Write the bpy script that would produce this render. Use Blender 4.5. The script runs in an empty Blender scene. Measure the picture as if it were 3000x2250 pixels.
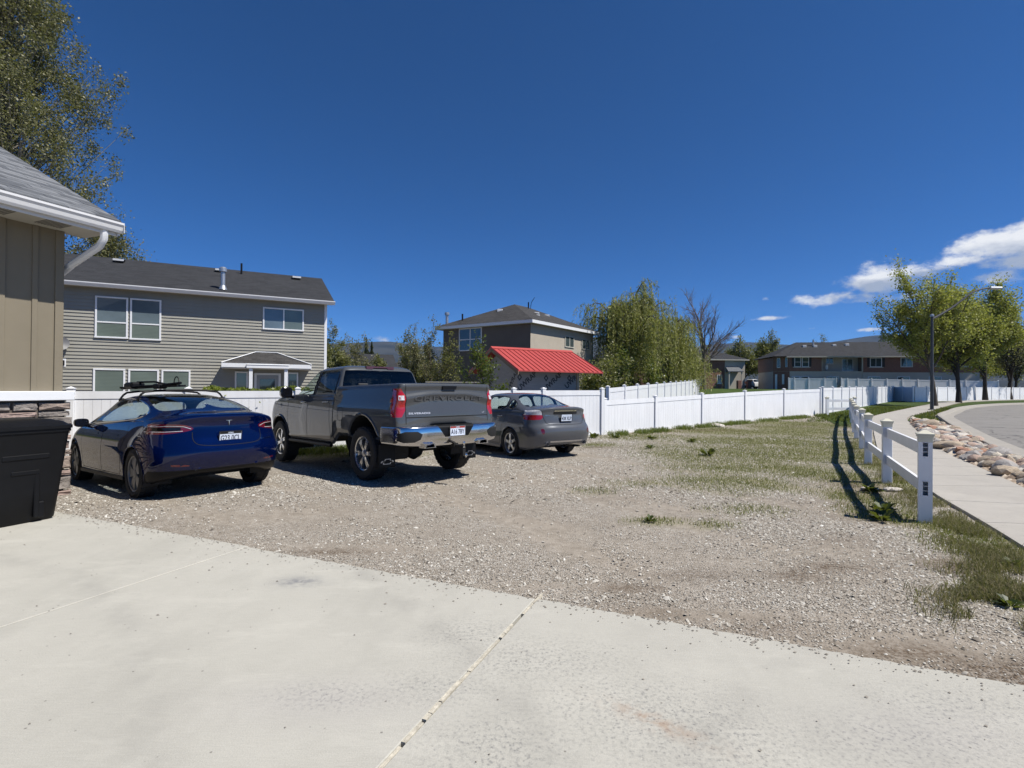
import bpy, math, random
import numpy as np
from mathutils import Vector, Matrix
from mathutils.bvhtree import BVHTree

random.seed(7)
RNG = np.random.default_rng(11)
scene = bpy.context.scene
COL = scene.collection

# ------------------------------------------------------------------ camera
cam_data = bpy.data.cameras.new('camera')
cam_data.sensor_width = 36.0
cam_data.lens = 18.0
cam_data.clip_start = 0.05
cam_data.clip_end = 20000.0
cam = bpy.data.objects.new('camera', cam_data)
COL.objects.link(cam)
cam.matrix_world = Matrix.Translation((0, 0, 1.53)) @ Matrix.Rotation(math.radians(90) + 0.0078, 4, 'X') @ Matrix.Rotation(0.008, 4, 'Z')
scene.camera = cam

# ------------------------------------------------------------------ sky and sun
SUN_EL = math.radians(55.0)
SUN_AZ = math.radians(-20.0)          # angle from +X towards +Y
sun_dir = Vector((math.cos(SUN_EL) * math.cos(SUN_AZ), math.cos(SUN_EL) * math.sin(SUN_AZ), math.sin(SUN_EL)))
world = bpy.data.worlds.new('World')
scene.world = world
world.use_nodes = True


def build_world():
    nt = world.node_tree
    nt.nodes.clear()
    N = nt.nodes.new
    L = nt.links.new
    out = N('ShaderNodeOutputWorld')
    bg = N('ShaderNodeBackground')
    bg.inputs['Strength'].default_value = 0.105
    sky = N('ShaderNodeTexSky')
    sky.sky_type = 'NISHITA'
    sky.sun_disc = False
    sky.sun_elevation = SUN_EL
    sky.sun_rotation = math.pi / 2 - SUN_AZ
    sky.altitude = 4000
    sky.air_density = 0.8
    sky.dust_density = 0.0
    sky.ozone_density = 10.0
    # cumulus low over the horizon, as a direction-space cloud field
    tc = N('ShaderNodeTexCoord')
    sep = N('ShaderNodeSeparateXYZ')
    L(tc.outputs['Generated'], sep.inputs[0])

    def m(op, a, b=None, c=None):
        n = N('ShaderNodeMath')
        n.operation = op
        for i, v in enumerate((a, b, c)):
            if v is None:
                continue
            if isinstance(v, (int, float)):
                n.inputs[i].default_value = v
            else:
                L(v, n.inputs[i])
        return n.outputs[0]

    az = m('ARCTAN2', sep.outputs['X'], sep.outputs['Y'])
    hyp = m('SQRT', m('ADD', m('MULTIPLY', sep.outputs['X'], sep.outputs['X']), m('MULTIPLY', sep.outputs['Y'], sep.outputs['Y'])))
    el = m('ARCTAN2', sep.outputs['Z'], hyp)
    comb = N('ShaderNodeCombineXYZ')
    L(az, comb.inputs[0])
    L(m('MULTIPLY', el, 1.8), comb.inputs[1])

    def noise(scale, detail, rough, w=0.0, vec=None):
        n = N('ShaderNodeTexNoise')
        n.noise_dimensions = '4D'
        n.inputs['W'].default_value = w
        n.inputs['Scale'].default_value = scale
        n.inputs['Detail'].default_value = detail
        n.inputs['Roughness'].default_value = rough
        L(vec or comb.outputs[0], n.inputs['Vector'])
        return n.outputs['Fac']

    # banks of cloud: (azimuth, elevation, half width, half height, weight)
    flat = N('ShaderNodeCombineXYZ')
    L(az, flat.inputs[0])
    L(el, flat.inputs[1])

    def vm(op, a, b):
        n = N('ShaderNodeVectorMath')
        n.operation = op
        L(a, n.inputs[0])
        if isinstance(b, tuple):
            n.inputs[1].default_value = b
        else:
            L(b, n.inputs[1])
        return n.outputs['Value' if op == 'DOT_PRODUCT' else 'Vector']
    total = None
    lowside = None
    for (a0, e0, sa, se, wgt) in CLOUD_BANKS:
        d = vm('MULTIPLY', vm('SUBTRACT', flat.outputs[0], (a0, e0, 0)), (1 / sa, 1 / se, 0))
        g = m('MULTIPLY', m('POWER', .3679, vm('DOT_PRODUCT', d, d)), wgt)
        total = g if total is None else m('MAXIMUM', total, g)
        if wgt > .95:
            lo = m('MULTIPLY', g, m('MULTIPLY', m('SUBTRACT', el, e0), -1 / se))
            lowside = lo if lowside is None else m('ADD', lowside, lo)
    n1 = noise(20.0, 6.0, 0.64, 3.1)
    dens = m('ADD', total, m('MULTIPLY', m('SUBTRACT', n1, 0.5), 1.9))
    rmp = N('ShaderNodeMapRange')
    rmp.interpolation_type = 'SMOOTHSTEP'
    rmp.inputs['From Min'].default_value = 0.46
    rmp.inputs['From Max'].default_value = 0.98
    L(dens, rmp.inputs['Value'])
    # only where a bank is present
    gate = N('ShaderNodeMapRange')
    gate.inputs['From Min'].default_value = 0.10
    gate.inputs['From Max'].default_value = 0.30
    L(total, gate.inputs['Value'])
    mask = m('MULTIPLY', rmp.outputs[0], gate.outputs[0])
    shade = N('ShaderNodeMapRange')
    shade.inputs['From Min'].default_value = -0.15
    shade.inputs['From Max'].default_value = 0.45
    L(m('ADD', lowside, m('MULTIPLY', m('SUBTRACT', noise(26.0, 3.0, 0.6, 1.7), 0.5), 1.3)), shade.inputs['Value'])
    ccol = N('ShaderNodeMix')
    ccol.data_type = 'RGBA'
    L(shade.outputs[0], ccol.inputs['Factor'])
    ccol.inputs['A'].default_value = (7.2, 7.3, 7.5, 1)
    ccol.inputs['B'].default_value = (3.0, 3.5, 4.5, 1)
    mix = N('ShaderNodeMix')
    mix.data_type = 'RGBA'
    L(mask, mix.inputs['Factor'])
    hs = N('ShaderNodeHueSaturation')
    hs.inputs['Saturation'].default_value = 1.13
    L(sky.outputs[0], hs.inputs['Color'])
    L(hs.outputs[0], mix.inputs['A'])
    L(ccol.outputs['Result'], mix.inputs['B'])
    L(mix.outputs['Result'], bg.inputs['Color'])
    L(bg.outputs[0], out.inputs['Surface'])


CLOUD_BANKS = [
    (0.715, 0.190, 0.070, 0.016, 0.86), (0.785, 0.208, 0.085, 0.030, 1.22), (0.900, 0.216, 0.150, 0.040, 1.26), (0.820, 0.182, 0.120, 0.017, 1.02), (0.665, 0.183, 0.085, 0.014, 0.96),
    (0.622, 0.174, 0.055, 0.030, 1.14), (0.560, 0.151, 0.110, 0.015, 0.92), (0.670, 0.146, 0.070, 0.012, 0.80), (0.755, 0.160, 0.045, 0.015, 0.86), (0.457, 0.158, 0.014, 0.006, 0.74),
    (0.472, 0.125, 0.040, 0.0055, 0.78), (0.530, 0.104, 0.014, 0.004, 0.68), (0.613, 0.098, 0.030, 0.0045, 0.76), (0.413, 0.094, 0.012, 0.006, 0.74), (-0.335, 0.106, 0.022, 0.006, 0.72), (-0.250, 0.090, 0.024, 0.009, 0.80),
    (1.50, 0.22, 0.25, 0.04, 0.85), (-2.0, 0.14, 0.5, 0.03, 0.75)]
build_world()
sun_data = bpy.data.lights.new('sun', 'SUN')
sun_data.energy = 5.0
sun_data.angle = math.radians(0.53)
sun_data.color = (1.0, 0.955, 0.88)
sun = bpy.data.objects.new('sun', sun_data)
COL.objects.link(sun)
sun.rotation_euler = sun_dir.to_track_quat('Z', 'Y').to_euler()
scene.view_settings.view_transform = 'Standard'
scene.view_settings.look = 'None'
scene.view_settings.gamma = 1.0
scene.view_settings.exposure = 0.28
scene.view_settings.use_curve_mapping = False
scene.render.engine = 'CYCLES'
cy = scene.cycles
cy.use_denoising = True
cy.max_bounces = 7
cy.diffuse_bounces = 1
cy.glossy_bounces = 4
cy.transmission_bounces = 6
cy.transparent_max_bounces = 16
cy.use_adaptive_sampling = True
cy.adaptive_threshold = 0.02
cy.sample_clamp_indirect = 6.0


# ------------------------------------------------------------------ terrain height
def sstep(a, b, x):
    t = np.clip((x - a) / (b - a), 0, 1)
    return t * t * (3 - 2 * t)


def gz(x, y):
    n = -.54 * x + .84 * y
    t = .84 * x + .54 * y
    f = 46 + 16 * sstep(28, 46, x) + .6 * np.clip(x - 46, 0, 60)
    return -.03 + 1.15 * sstep(0, 16, y - f) + .011 * np.clip(y - 18, 0, 45) - .11 * sstep(7.5, 12.5, n) * (1 - sstep(3.5, 9, t))


# ------------------------------------------------------------------ object helpers
def tag(o, label=None, cat=None, group=None, kind=None):
    if label:
        o['label'] = label
    if cat:
        o['category'] = cat
    if group:
        o['group'] = group
    if kind:
        o['kind'] = kind
    return o


def empty(name, loc=(0, 0, 0), rz=0.0, parent=None):
    o = bpy.data.objects.new(name, None)
    o.empty_display_size = 0.2
    COL.objects.link(o)
    o.location = loc
    o.rotation_euler = (0, 0, rz)
    o.parent = parent
    return o


def link_mesh(name, me, mat, parent=None):
    o = bpy.data.objects.new(name, me)
    COL.objects.link(o)
    if parent is not None:
        o.parent = parent
    if mat is not None:
        for mm in (mat if isinstance(mat, (list, tuple)) else [mat]):
            me.materials.append(mm)
    return o


def dup(o, parent=None):
    c = o.copy()
    COL.objects.link(c)
    c.parent = parent
    for ch in o.children:
        dup(ch, c)
    return c


class MB:
    def __init__(self):
        self.v = []
        self.f = []
        self.m = []
        self.mi = 0

    def add(self, verts, faces):
        b = len(self.v)
        self.v.extend(tuple(p) for p in verts)
        self.f.extend(tuple(i + b for i in f) for f in faces)
        self.m.extend([self.mi] * len(faces))
        return self

    def box(self, x0, x1, y0, y1, z0, z1):
        v = [(x0, y0, z0), (x1, y0, z0), (x1, y1, z0), (x0, y1, z0), (x0, y0, z1), (x1, y0, z1), (x1, y1, z1), (x0, y1, z1)]
        return self.add(v, [(0, 3, 2, 1), (4, 5, 6, 7), (0, 1, 5, 4), (1, 2, 6, 5), (2, 3, 7, 6), (3, 0, 4, 7)])

    def cbox(self, x0, x1, y0, y1, z0, z1, c):
        """box with all edges chamfered by c"""
        pts = []
        for sx in (0, 1):
            for sy in (0, 1):
                for sz in (0, 1):
                    X, Y, Z = (x0, x1)[sx], (y0, y1)[sy], (z0, z1)[sz]
                    dx, dy, dz = c * (1 - 2 * sx), c * (1 - 2 * sy), c * (1 - 2 * sz)
                    pts += [(X, Y + dy, Z + dz), (X + dx, Y, Z + dz), (X + dx, Y + dy, Z)]

        def i(sx, sy, sz, k):
            return (sx * 4 + sy * 2 + sz) * 3 + k
        f = []
        for s in (0, 1):
            q = [i(s, 0, 0, 0), i(s, 1, 0, 0), i(s, 1, 1, 0), i(s, 0, 1, 0)]
            f.append(q if s else q[::-1])
            q = [i(0, s, 0, 1), i(1, s, 0, 1), i(1, s, 1, 1), i(0, s, 1, 1)]
            f.append(q[::-1] if s else q)
            q = [i(0, 0, s, 2), i(1, 0, s, 2), i(1, 1, s, 2), i(0, 1, s, 2)]
            f.append(q if s else q[::-1])
        for a in (0, 1):
            for b in (0, 1):
                q = [i(0, a, b, 1), i(1, a, b, 1), i(1, a, b, 2), i(0, a, b, 2)]
                f.append(q if (a ^ b) else q[::-1])
                q = [i(a, 0, b, 0), i(a, 1, b, 0), i(a, 1, b, 2), i(a, 0, b, 2)]
                f.append(q[::-1] if (a ^ b) else q)
                q = [i(a, b, 0, 0), i(a, b, 1, 0), i(a, b, 1, 1), i(a, b, 0, 1)]
                f.append(q if (a ^ b) else q[::-1])
        for sx in (0, 1):
            for sy in (0, 1):
                for sz in (0, 1):
                    t = [i(sx, sy, sz, 0), i(sx, sy, sz, 1), i(sx, sy, sz, 2)]
                    f.append(t if (sx + sy + sz) % 2 else t[::-1])
        return self.add(pts, f)

    def prism(self, poly, d0, d1, axis='z'):
        """extrude a 2D polygon along an axis; poly gives the two other axes in order"""
        n = len(poly)

        def P(p, d):
            return {'z': (p[0], p[1], d), 'y': (p[0], d, p[1]), 'x': (d, p[0], p[1])}[axis]
        v = [P(p, d0) for p in poly] + [P(p, d1) for p in poly]
        f = [tuple(range(n))[::-1], tuple(range(n, 2 * n))] + [(k, (k + 1) % n, n + (k + 1) % n, n + k) for k in range(n)]
        return self.add(v, f)

    def tube(self, pts, radii, n=8, cap=True):
        pts = [Vector(p) for p in pts]
        if isinstance(radii, (int, float)):
            radii = [radii] * len(pts)
        rings = []
        up = Vector((0, 0, 1))
        prev = None
        for k, p in enumerate(pts):
            d = (pts[min(k + 1, len(pts) - 1)] - pts[max(k - 1, 0)])
            if d.length < 1e-9:
                d = Vector((0, 0, 1))
            d.normalize()
            if prev is None:
                a = d.cross(up)
                if a.length < 1e-3:
                    a = d.cross(Vector((1, 0, 0)))
            else:
                a = prev - d * prev.dot(d)
                if a.length < 1e-4:
                    a = d.cross(up)
            a.normalize()
            prev = a
            b = d.cross(a)
            rings.append([p + (a * math.cos(2 * math.pi * j / n) + b * math.sin(2 * math.pi * j / n)) * radii[k] for j in range(n)])
        base = [q for r in rings for q in r]
        f = []
        for k in range(len(rings) - 1):
            for j in range(n):
                f.append((k * n + j, k * n + (j + 1) % n, (k + 1) * n + (j + 1) % n, (k + 1) * n + j))
        if cap:
            f.append(tuple(range(n))[::-1])
            f.append(tuple(range((len(rings) - 1) * n, len(rings) * n)))
        return self.add(base, f)

    def lathe(self, prof, n=24, axis='y', cx=0.0, cz=0.0, close=False):
        """profile [(r, d)] turned about an axis ('y' or 'z')"""
        v = []
        for (r, d) in prof:
            for j in range(n):
                a = 2 * math.pi * j / n
                if axis == 'y':
                    v.append((cx + r * math.cos(a), d, cz + r * math.sin(a)))
                else:
                    v.append((cx + r * math.cos(a), cz + r * math.sin(a), d))
        f = []
        m = len(prof)
        for k in range(m - 1 if not close else m):
            for j in range(n):
                a, b = k * n + j, k * n + (j + 1) % n
                c, d = ((k + 1) % m) * n + (j + 1) % n, ((k + 1) % m) * n + j
                f.append((a, b, c, d) if axis == 'z' else (d, c, b, a))
        return self.add(v, f)

    def mesh(self, name):
        me = bpy.data.meshes.new(name)
        me.from_pydata(self.v, [], self.f)
        if any(self.m):
            me.polygons.foreach_set('material_index', self.m)
        me.update()
        return me

    def build(self, name, mat, parent=None, smooth=False, loc=None):
        me = self.mesh(name)
        if smooth:
            me.polygons.foreach_set('use_smooth', [True] * len(me.polygons))
        o = link_mesh(name, me, mat, parent)
        if loc is not None:
            o.location = loc
        if smooth and smooth != 'all':
            me.set_sharp_from_angle(angle=math.radians(38 if smooth is True else smooth))
        return o


def np_mesh(name, V, F, smooth=False):
    """V (n,3), F (m,k) constant k"""
    V = np.asarray(V, np.float32)
    F = np.asarray(F, np.int32)
    me = bpy.data.meshes.new(name)
    me.vertices.add(len(V))
    me.vertices.foreach_set('co', V.ravel())
    k = F.shape[1]
    me.loops.add(F.size)
    me.loops.foreach_set('vertex_index', F.ravel())
    me.polygons.add(len(F))
    me.polygons.foreach_set('loop_start', np.arange(0, F.size, k, dtype=np.int32))
    me.polygons.foreach_set('loop_total', np.full(len(F), k, np.int32))
    if smooth:
        me.polygons.foreach_set('use_smooth', np.ones(len(F), bool))
    me.update(calc_edges=True)
    me.validate()
    return me


def text_mesh(txt, size, depth=0.002, bold=0.0, spacing=1.0, align='CENTER', shear=0.0):
    cu = bpy.data.curves.new('lettering', 'FONT')
    cu.body = txt
    cu.size = size
    cu.extrude = depth
    cu.offset = bold
    cu.align_x = align
    cu.align_y = 'CENTER'
    cu.space_character = spacing
    cu.shear = shear
    cu.resolution_u = 3
    o = bpy.data.objects.new('lettering', cu)
    COL.objects.link(o)
    dg = bpy.context.evaluated_depsgraph_get()
    me = bpy.data.meshes.new_from_object(o.evaluated_get(dg))
    bpy.data.objects.remove(o)
    bpy.data.curves.remove(cu)
    return me


# ------------------------------------------------------------------ materials
MATS = {}


def new_mat(name):
    m = bpy.data.materials.new(name)
    m.use_nodes = True
    MATS[name] = m
    return m, m.node_tree, m.node_tree.nodes['Principled BSDF']


def nz(nt, scale, detail=3.0, rough=0.55, vec=None, stretch=None):
    n = nt.nodes.new('ShaderNodeTexNoise')
    n.inputs['Scale'].default_value = scale
    n.inputs['Detail'].default_value = detail
    n.inputs['Roughness'].default_value = rough
    if vec is not None:
        if stretch:
            mp = nt.nodes.new('ShaderNodeMapping')
            mp.inputs['Scale'].default_value = stretch
            nt.links.new(vec, mp.inputs[0])
            nt.links.new(mp.outputs[0], n.inputs['Vector'])
        else:
            nt.links.new(vec, n.inputs['Vector'])
    return n.outputs['Fac']


def ramp(nt, fac, stops, interp='LINEAR'):
    r = nt.nodes.new('ShaderNodeValToRGB')
    r.color_ramp.interpolation = interp
    el = r.color_ramp.elements
    while len(el) < len(stops):
        el.new(0.5)
    for e, (p, c) in zip(el, stops):
        e.position = p
        e.color = (c, c, c, 1) if isinstance(c, (int, float)) else (*c, 1)
    nt.links.new(fac, r.inputs[0])
    return r.outputs[0]


def mixc(nt, fac, a, b, mode='MIX'):
    n = nt.nodes.new('ShaderNodeMix')
    n.data_type = 'RGBA'
    n.blend_type = mode
    for s, v in (('Factor', fac), ('A', a), ('B', b)):
        if isinstance(v, (int, float)):
            n.inputs[s].default_value = v if s == 'Factor' else (v, v, v, 1)
        elif isinstance(v, tuple):
            n.inputs[s].default_value = (*v, 1)
        else:
            nt.links.new(v, n.inputs[s])
    return n.outputs['Result']


def mth(nt, op, a, b=None):
    n = nt.nodes.new('ShaderNodeMath')
    n.operation = op
    for i, v in enumerate((a, b)):
        if v is None:
            continue
        if isinstance(v, (int, float)):
            n.inputs[i].default_value = v
        else:
            nt.links.new(v, n.inputs[i])
    return n.outputs[0]


def bump(nt, bsdf, h, strength, dist):
    b = nt.nodes.new('ShaderNodeBump')
    b.inputs['Strength'].default_value = strength
    b.inputs['Distance'].default_value = dist
    nt.links.new(h, b.inputs['Height'])
    nt.links.new(b.outputs[0], bsdf.inputs['Normal'])


def objco(nt):
    return nt.nodes.new('ShaderNodeTexCoord').outputs['Object']


def geo(nt):
    return nt.nodes.new('ShaderNodeNewGeometry')


def simple(name, col, rough=0.6, var=0.12, scale=3.0, metal=0.0, bstr=0.0, bscale=60.0, bdist=0.004, spec=0.5, coat=0.0, stretch=None, worldco=False):
    m, nt, b = new_mat(name)
    vec = geo(nt).outputs['Position'] if worldco else objco(nt)
    n = nz(nt, scale, 4.0, 0.6, vec, stretch)
    lo = tuple(c * (1 - var) for c in col)
    hi = tuple(min(1, c * (1 + var)) for c in col)
    nt.links.new(ramp(nt, n, [(0.3, lo), (0.7, hi)]), b.inputs['Base Color'])
    b.inputs['Roughness'].default_value = rough
    b.inputs['Metallic'].default_value = metal
    b.inputs['Specular IOR Level'].default_value = spec
    if coat:
        b.inputs['Coat Weight'].default_value = coat
        b.inputs['Coat Roughness'].default_value = 0.02
    if bstr:
        bump(nt, b, nz(nt, bscale, 3.0, 0.6, vec), bstr, bdist)
    return m


def paint(name, col, metal=0.6, rough=0.35, flake=0.05):
    m, nt, b = new_mat(name)
    vec = objco(nt)
    n = nz(nt, 900.0, 1.0, 0.5, vec)
    nt.links.new(ramp(nt, n, [(0.35, tuple(c * (1 - flake * 4) for c in col)), (0.65, tuple(c * (1 + flake * 4) for c in col))]), b.inputs['Base Color'])
    b.inputs['Metallic'].default_value = metal
    b.inputs['Roughness'].default_value = rough
    b.inputs['Specular IOR Level'].default_value = 0.0
    b.inputs['Coat Weight'].default_value = 1.0
    b.inputs['Coat Roughness'].default_value = 0.01
    return m


def glass(name, tint, refl=1.0, ior=1.5, rough=0.0):
    """thin tinted pane: straight see-through plus mirror reflection by Fresnel"""
    m, nt, b = new_mat(name)
    nt.nodes.remove(b)
    tr = nt.nodes.new('ShaderNodeBsdfTransparent')
    tr.inputs[0].default_value = (*tint, 1)
    gl = nt.nodes.new('ShaderNodeBsdfGlossy')
    gl.inputs['Roughness'].default_value = rough
    fr = nt.nodes.new('ShaderNodeFresnel')
    bf = nt.nodes.new('ShaderNodeNewGeometry').outputs['Backfacing']
    io = nt.nodes.new('ShaderNodeMapRange')      # the same reflectance from either side of the thin pane
    io.inputs['To Min'].default_value = ior
    io.inputs['To Max'].default_value = 1.0 / ior
    nt.links.new(bf, io.inputs['Value'])
    nt.links.new(io.outputs[0], fr.inputs['IOR'])
    mx = nt.nodes.new('ShaderNodeMixShader')
    nt.links.new(mth(nt, 'MULTIPLY', fr.outputs[0], refl), mx.inputs[0])
    nt.links.new(tr.outputs[0], mx.inputs[1])
    nt.links.new(gl.outputs[0], mx.inputs[2])
    nt.links.new(mx.outputs[0], nt.nodes['Material Output'].inputs['Surface'])
    return m


M_vinyl = simple('white_vinyl', (0.83, 0.835, 0.845), 0.38, 0.055, 1.6, stretch=(2.2, 2.2, .5))
M_vinyl_cream = simple('aged_cream_vinyl', (0.66, 0.63, 0.50), 0.5, 0.06, 6.0)
M_white_trim = simple('white_painted_trim', (0.74, 0.75, 0.76), 0.45, 0.03, 2.0)
M_white_metal = simple('white_coated_metal', (0.66, 0.66, 0.66), 0.35, 0.03, 4.0)
M_black_plastic = simple('black_plastic', (0.006, 0.0062, 0.007), 0.48, 0.15, 8.0, bstr=0.25, bscale=400.0, bdist=0.001, spec=0.2)
M_black_gloss = simple('black_gloss', (0.006, 0.006, 0.007), 0.12, 0.1, 5.0)
M_rubber = simple('tyre_rubber', (0.012, 0.012, 0.0125), 0.75, 0.25, 18.0, bstr=0.3, bscale=150.0)
M_chrome = simple('chrome', (0.62, 0.62, 0.63), 0.12, 0.02, 3.0, metal=1.0)
M_silver = simple('silver_alloy', (0.50, 0.50, 0.51), 0.28, 0.05, 6.0, metal=0.85)
M_machined = simple('machined_alloy', (0.62, 0.62, 0.62), 0.24, 0.05, 8.0, metal=0.9)
M_darkalloy = simple('dark_alloy', (0.03, 0.03, 0.032), 0.35, 0.1, 6.0, metal=0.4)
M_aero = simple('aero_wheel_cover', (0.17, 0.175, 0.18), 0.38, 0.08, 5.0, metal=0.5)
M_galv = simple('galvanised_steel', (0.42, 0.44, 0.46), 0.42, 0.12, 9.0, metal=0.75)
M_lampgrey = simple('weathered_steel_grey', (0.055, 0.058, 0.062), 0.55, 0.15, 5.0, metal=0.2)
M_underbody = simple('underbody_black', (0.008, 0.008, 0.008), 0.8, 0.2, 4.0)
M_interior = simple('car_interior', (0.018, 0.018, 0.019), 0.7, 0.15, 8.0)
M_redlens = simple('red_lens', (0.36, 0.008, 0.012), 0.12, 0.10, 30.0, coat=1.0)
M_darkred = simple('dark_red_lens', (0.11, 0.006, 0.014), 0.1, 0.1, 20.0, coat=1.0)
M_clearlens = simple('clear_lens', (0.55, 0.54, 0.55), 0.15, 0.25, 40.0, coat=1.0)
M_plate = simple('plate_white', (0.62, 0.68, 0.78), 0.4, 0.10, 26.0)
M_platered = simple('plate_red_band', (0.33, 0.05, 0.04), 0.4, 0.2, 30.0)
M_plateblack = simple('plate_frame_black', (0.012, 0.012, 0.013), 0.4, 0.1)
M_ink = simple('plate_navy_ink', (0.012, 0.016, 0.05), 0.5, 0.1)
M_carglass = glass('car_window_glass', (0.74, 0.82, 0.79), 1.1, 1.5)
M_carglass_dark = glass('privacy_glass', (0.055, 0.06, 0.065), 1.2, 1.5)
M_carglass_rear = glass('rear_window_glass', (0.58, 0.66, 0.70), 1.1, 1.5)
M_housepane = simple('window_pane', (0.045, 0.06, 0.065), 0.04, 0.15, 0.7, spec=0.9)
M_gap = simple('panel_gap_black', (0.004, 0.004, 0.004), 0.9, 0.1)


# ------------------------------------------------------------------ outline tools
def resample(P, n):
    P = np.asarray(P, float)
    s = np.r_[0, np.cumsum(np.linalg.norm(np.diff(P, axis=0), axis=1))]
    t = np.linspace(0, s[-1], n)
    return np.stack([np.interp(t, s, P[:, k]) for k in range(P.shape[1])], 1)


def smooth_poly(P, it=2, closed=True):
    """Chaikin rounding of a polygon"""
    P = [np.array(p, float) for p in P]
    for _ in range(it):
        Q = []
        n = len(P)
        rng = range(n) if closed else range(n - 1)
        if not closed:
            Q.append(P[0])
        for i in rng:
            a, b = P[i], P[(i + 1) % n]
            Q += [a * .75 + b * .25, a * .25 + b * .75]
        if not closed:
            Q.append(P[-1])
        P = Q
    return np.array(P)


def inside(poly, P):
    x, y = P[:, 0], P[:, 1]
    r = np.zeros(len(P), bool)
    n = len(poly)
    for i in range(n):
        x1, y1 = poly[i]
        x2, y2 = poly[(i + 1) % n]
        c = (y1 > y) != (y2 > y)
        if not c.any():
            continue
        xi = (x2 - x1) * (y - y1) / ((y2 - y1) if y2 != y1 else 1e-12) + x1
        r ^= c & (x < xi)
    return r


def nearest(poly, P):
    A = poly
    B = np.roll(poly, -1, axis=0)
    best = np.full(len(P), 1e9)
    out = P.copy()
    for a, b in zip(A, B):
        d = b - a
        L = (d @ d) + 1e-12
        t = np.clip(((P - a) @ d) / L, 0, 1)
        Q = a + t[:, None] * d
        e = ((Q - P) ** 2).sum(1)
        k = e < best
        best[k] = e[k]
        out[k] = Q[k]
    return out, np.sqrt(best)


# ------------------------------------------------------------------ ground and paving
U = np.array([.392, .92])
W = np.array([.92, -.392])
J0 = np.array([.20, 3.73])


def vnoise(x, y, s, seed=0):
    """cheap smooth value noise, 0..1"""
    x = np.asarray(x) / s + 1000.0
    y = np.asarray(y) / s + 1000.0
    xi, yi = np.floor(x).astype(np.int64), np.floor(y).astype(np.int64)
    fx, fy = x - xi, y - yi
    fx, fy = fx * fx * (3 - 2 * fx), fy * fy * (3 - 2 * fy)

    def h(a, b):
        n = (a * 374761393 + b * 668265263 + seed * 974711) & 0x7fffffff
        n = ((n ^ (n >> 13)) * 1274126177) & 0x7fffffff
        return ((n ^ (n >> 16)) & 0xffff) / 65535.0
    return (h(xi, yi) * (1 - fx) + h(xi + 1, yi) * fx) * (1 - fy) + (h(xi, yi + 1) * (1 - fx) + h(xi + 1, yi + 1) * fx) * fy


# where weeds have come up through the gravel: (x, y, radius x, radius y, strength)
LITTER = [(1.0, 3.62, .6, .10, .8), (1.65, 3.30, .5, .12, 1.0), (2.2, 3.06, .5, .14, 1.1), (2.75, 2.84, .5, .16, 1.2), (3.2, 2.7, .4, .2, 1.2), (.95, 4.04, .3, .10, .8), (1.5, 4.35, .35, .12, .8), (2.3, 4.3, .45, .12, .9), (2.9, 4.5, .4, .14, .8), (3.5, 5.3, .45, .22, .8),
          (5.7, 8.6, .5, .4, .9), (5.3, 7.7, .4, .35, .9), (4.6, 7.0, .5, .3, .8), (7.6, 19.3, 1.7, .45, 1.0), (5.4, 18.7, 1.5, .35, .7), (2.2, 13.7, .9, .25, .8), (-1.6, 4.85, .6, .10, .7), (4.3, 6.2, .4, .3, .8), (4.0, 4.6, .35, .3, .9), (1.2, 7.3, .5, .15, .5), (11.5, 21.5, 2.0, .8, .8)]
WEEDS = [(6.9, 15.6, 2.2, 1.5, .95), (6.3, 13.0, 2.4, 1.9, .95), (8.6, 15.2, 1.8, 2.2, .95), (5.0, 11.6, 1.7, 1.3, .7), (4.0, 12.6, 1.0, 1.2, .5), (4.3, 16.8, 1.5, 1.2, .8),
         (8.2, 19.0, 2.2, 1.4, .9), (13.0, 22.8, 2.6, 2.0, 1.0), (5.2, 19.0, 1.2, .8, .7), (7.7, 12.4, .9, 1.2, .8), (5.9, 9.3, .7, .9, .8), (5.1, 7.4, .5, .7, .75),
         (4.75, 6.5, .5, .45, .9), (5.1, 5.7, .4, .7, 1.1), (4.7, 4.9, .45, .5, 1.1), (3.9, 3.95, .35, .25, .9), (1.7, 6.0, .35, .2, .65), (2.3, 5.9, .3, .2, .6), (3.0, 6.6, .6, .35, .45),
         (5.6, 9.9, 1.0, 1.1, .75), (2.2, 14.3, .9, .6, .6), (-4.5, 12.6, 2.0, .7, .8), (1.3, 7.8, .4, .3, .45), (3.6, 8.6, 1.1, .9, .6), (2.2, 8.4, .7, .4, .4), (11.0, 19.5, 1.6, 2.4, .9),
         (4.3, 10.2, 1.4, .9, .55), (10.0, 17.0, 1.4, 1.4, .85), (6.5, 8.2, .4, .8, .8), (7.6, 10.2, .5, 1.0, .8)]
DIRT = [(-1.5, 4.95, .9, .18, .9), (2.4, 3.12, 1.0, .14, 1.0), (5.4, 18.6, 2.4, .5, .8), (7.6, 19.4, 1.6, .5, .9), (.5, 9.0, 2.0, .7, .5), (5.6, 8.3, .7, .5, .8), (-3.2, 6.3, 1.6, .5, .5), (4.4, 6.2, .6, .4, .6), (1.6, 3.55, 1.3, .11, .9), (2.6, 3.2, .8, .2, .9), (.3, 4.0, .8, .09, .6), (2.2, 4.7, .5, .2, .7), (3.4, 5.0, .5, .3, .6)]


def blobs(x, y, L):
    r = np.zeros_like(np.asarray(x, float))
    for (a, b, sa, sb, w) in L:
        r = np.maximum(r, w * np.exp(-((x - a) / sa) ** 2 - ((y - b) / sb) ** 2))
    return r


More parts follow.
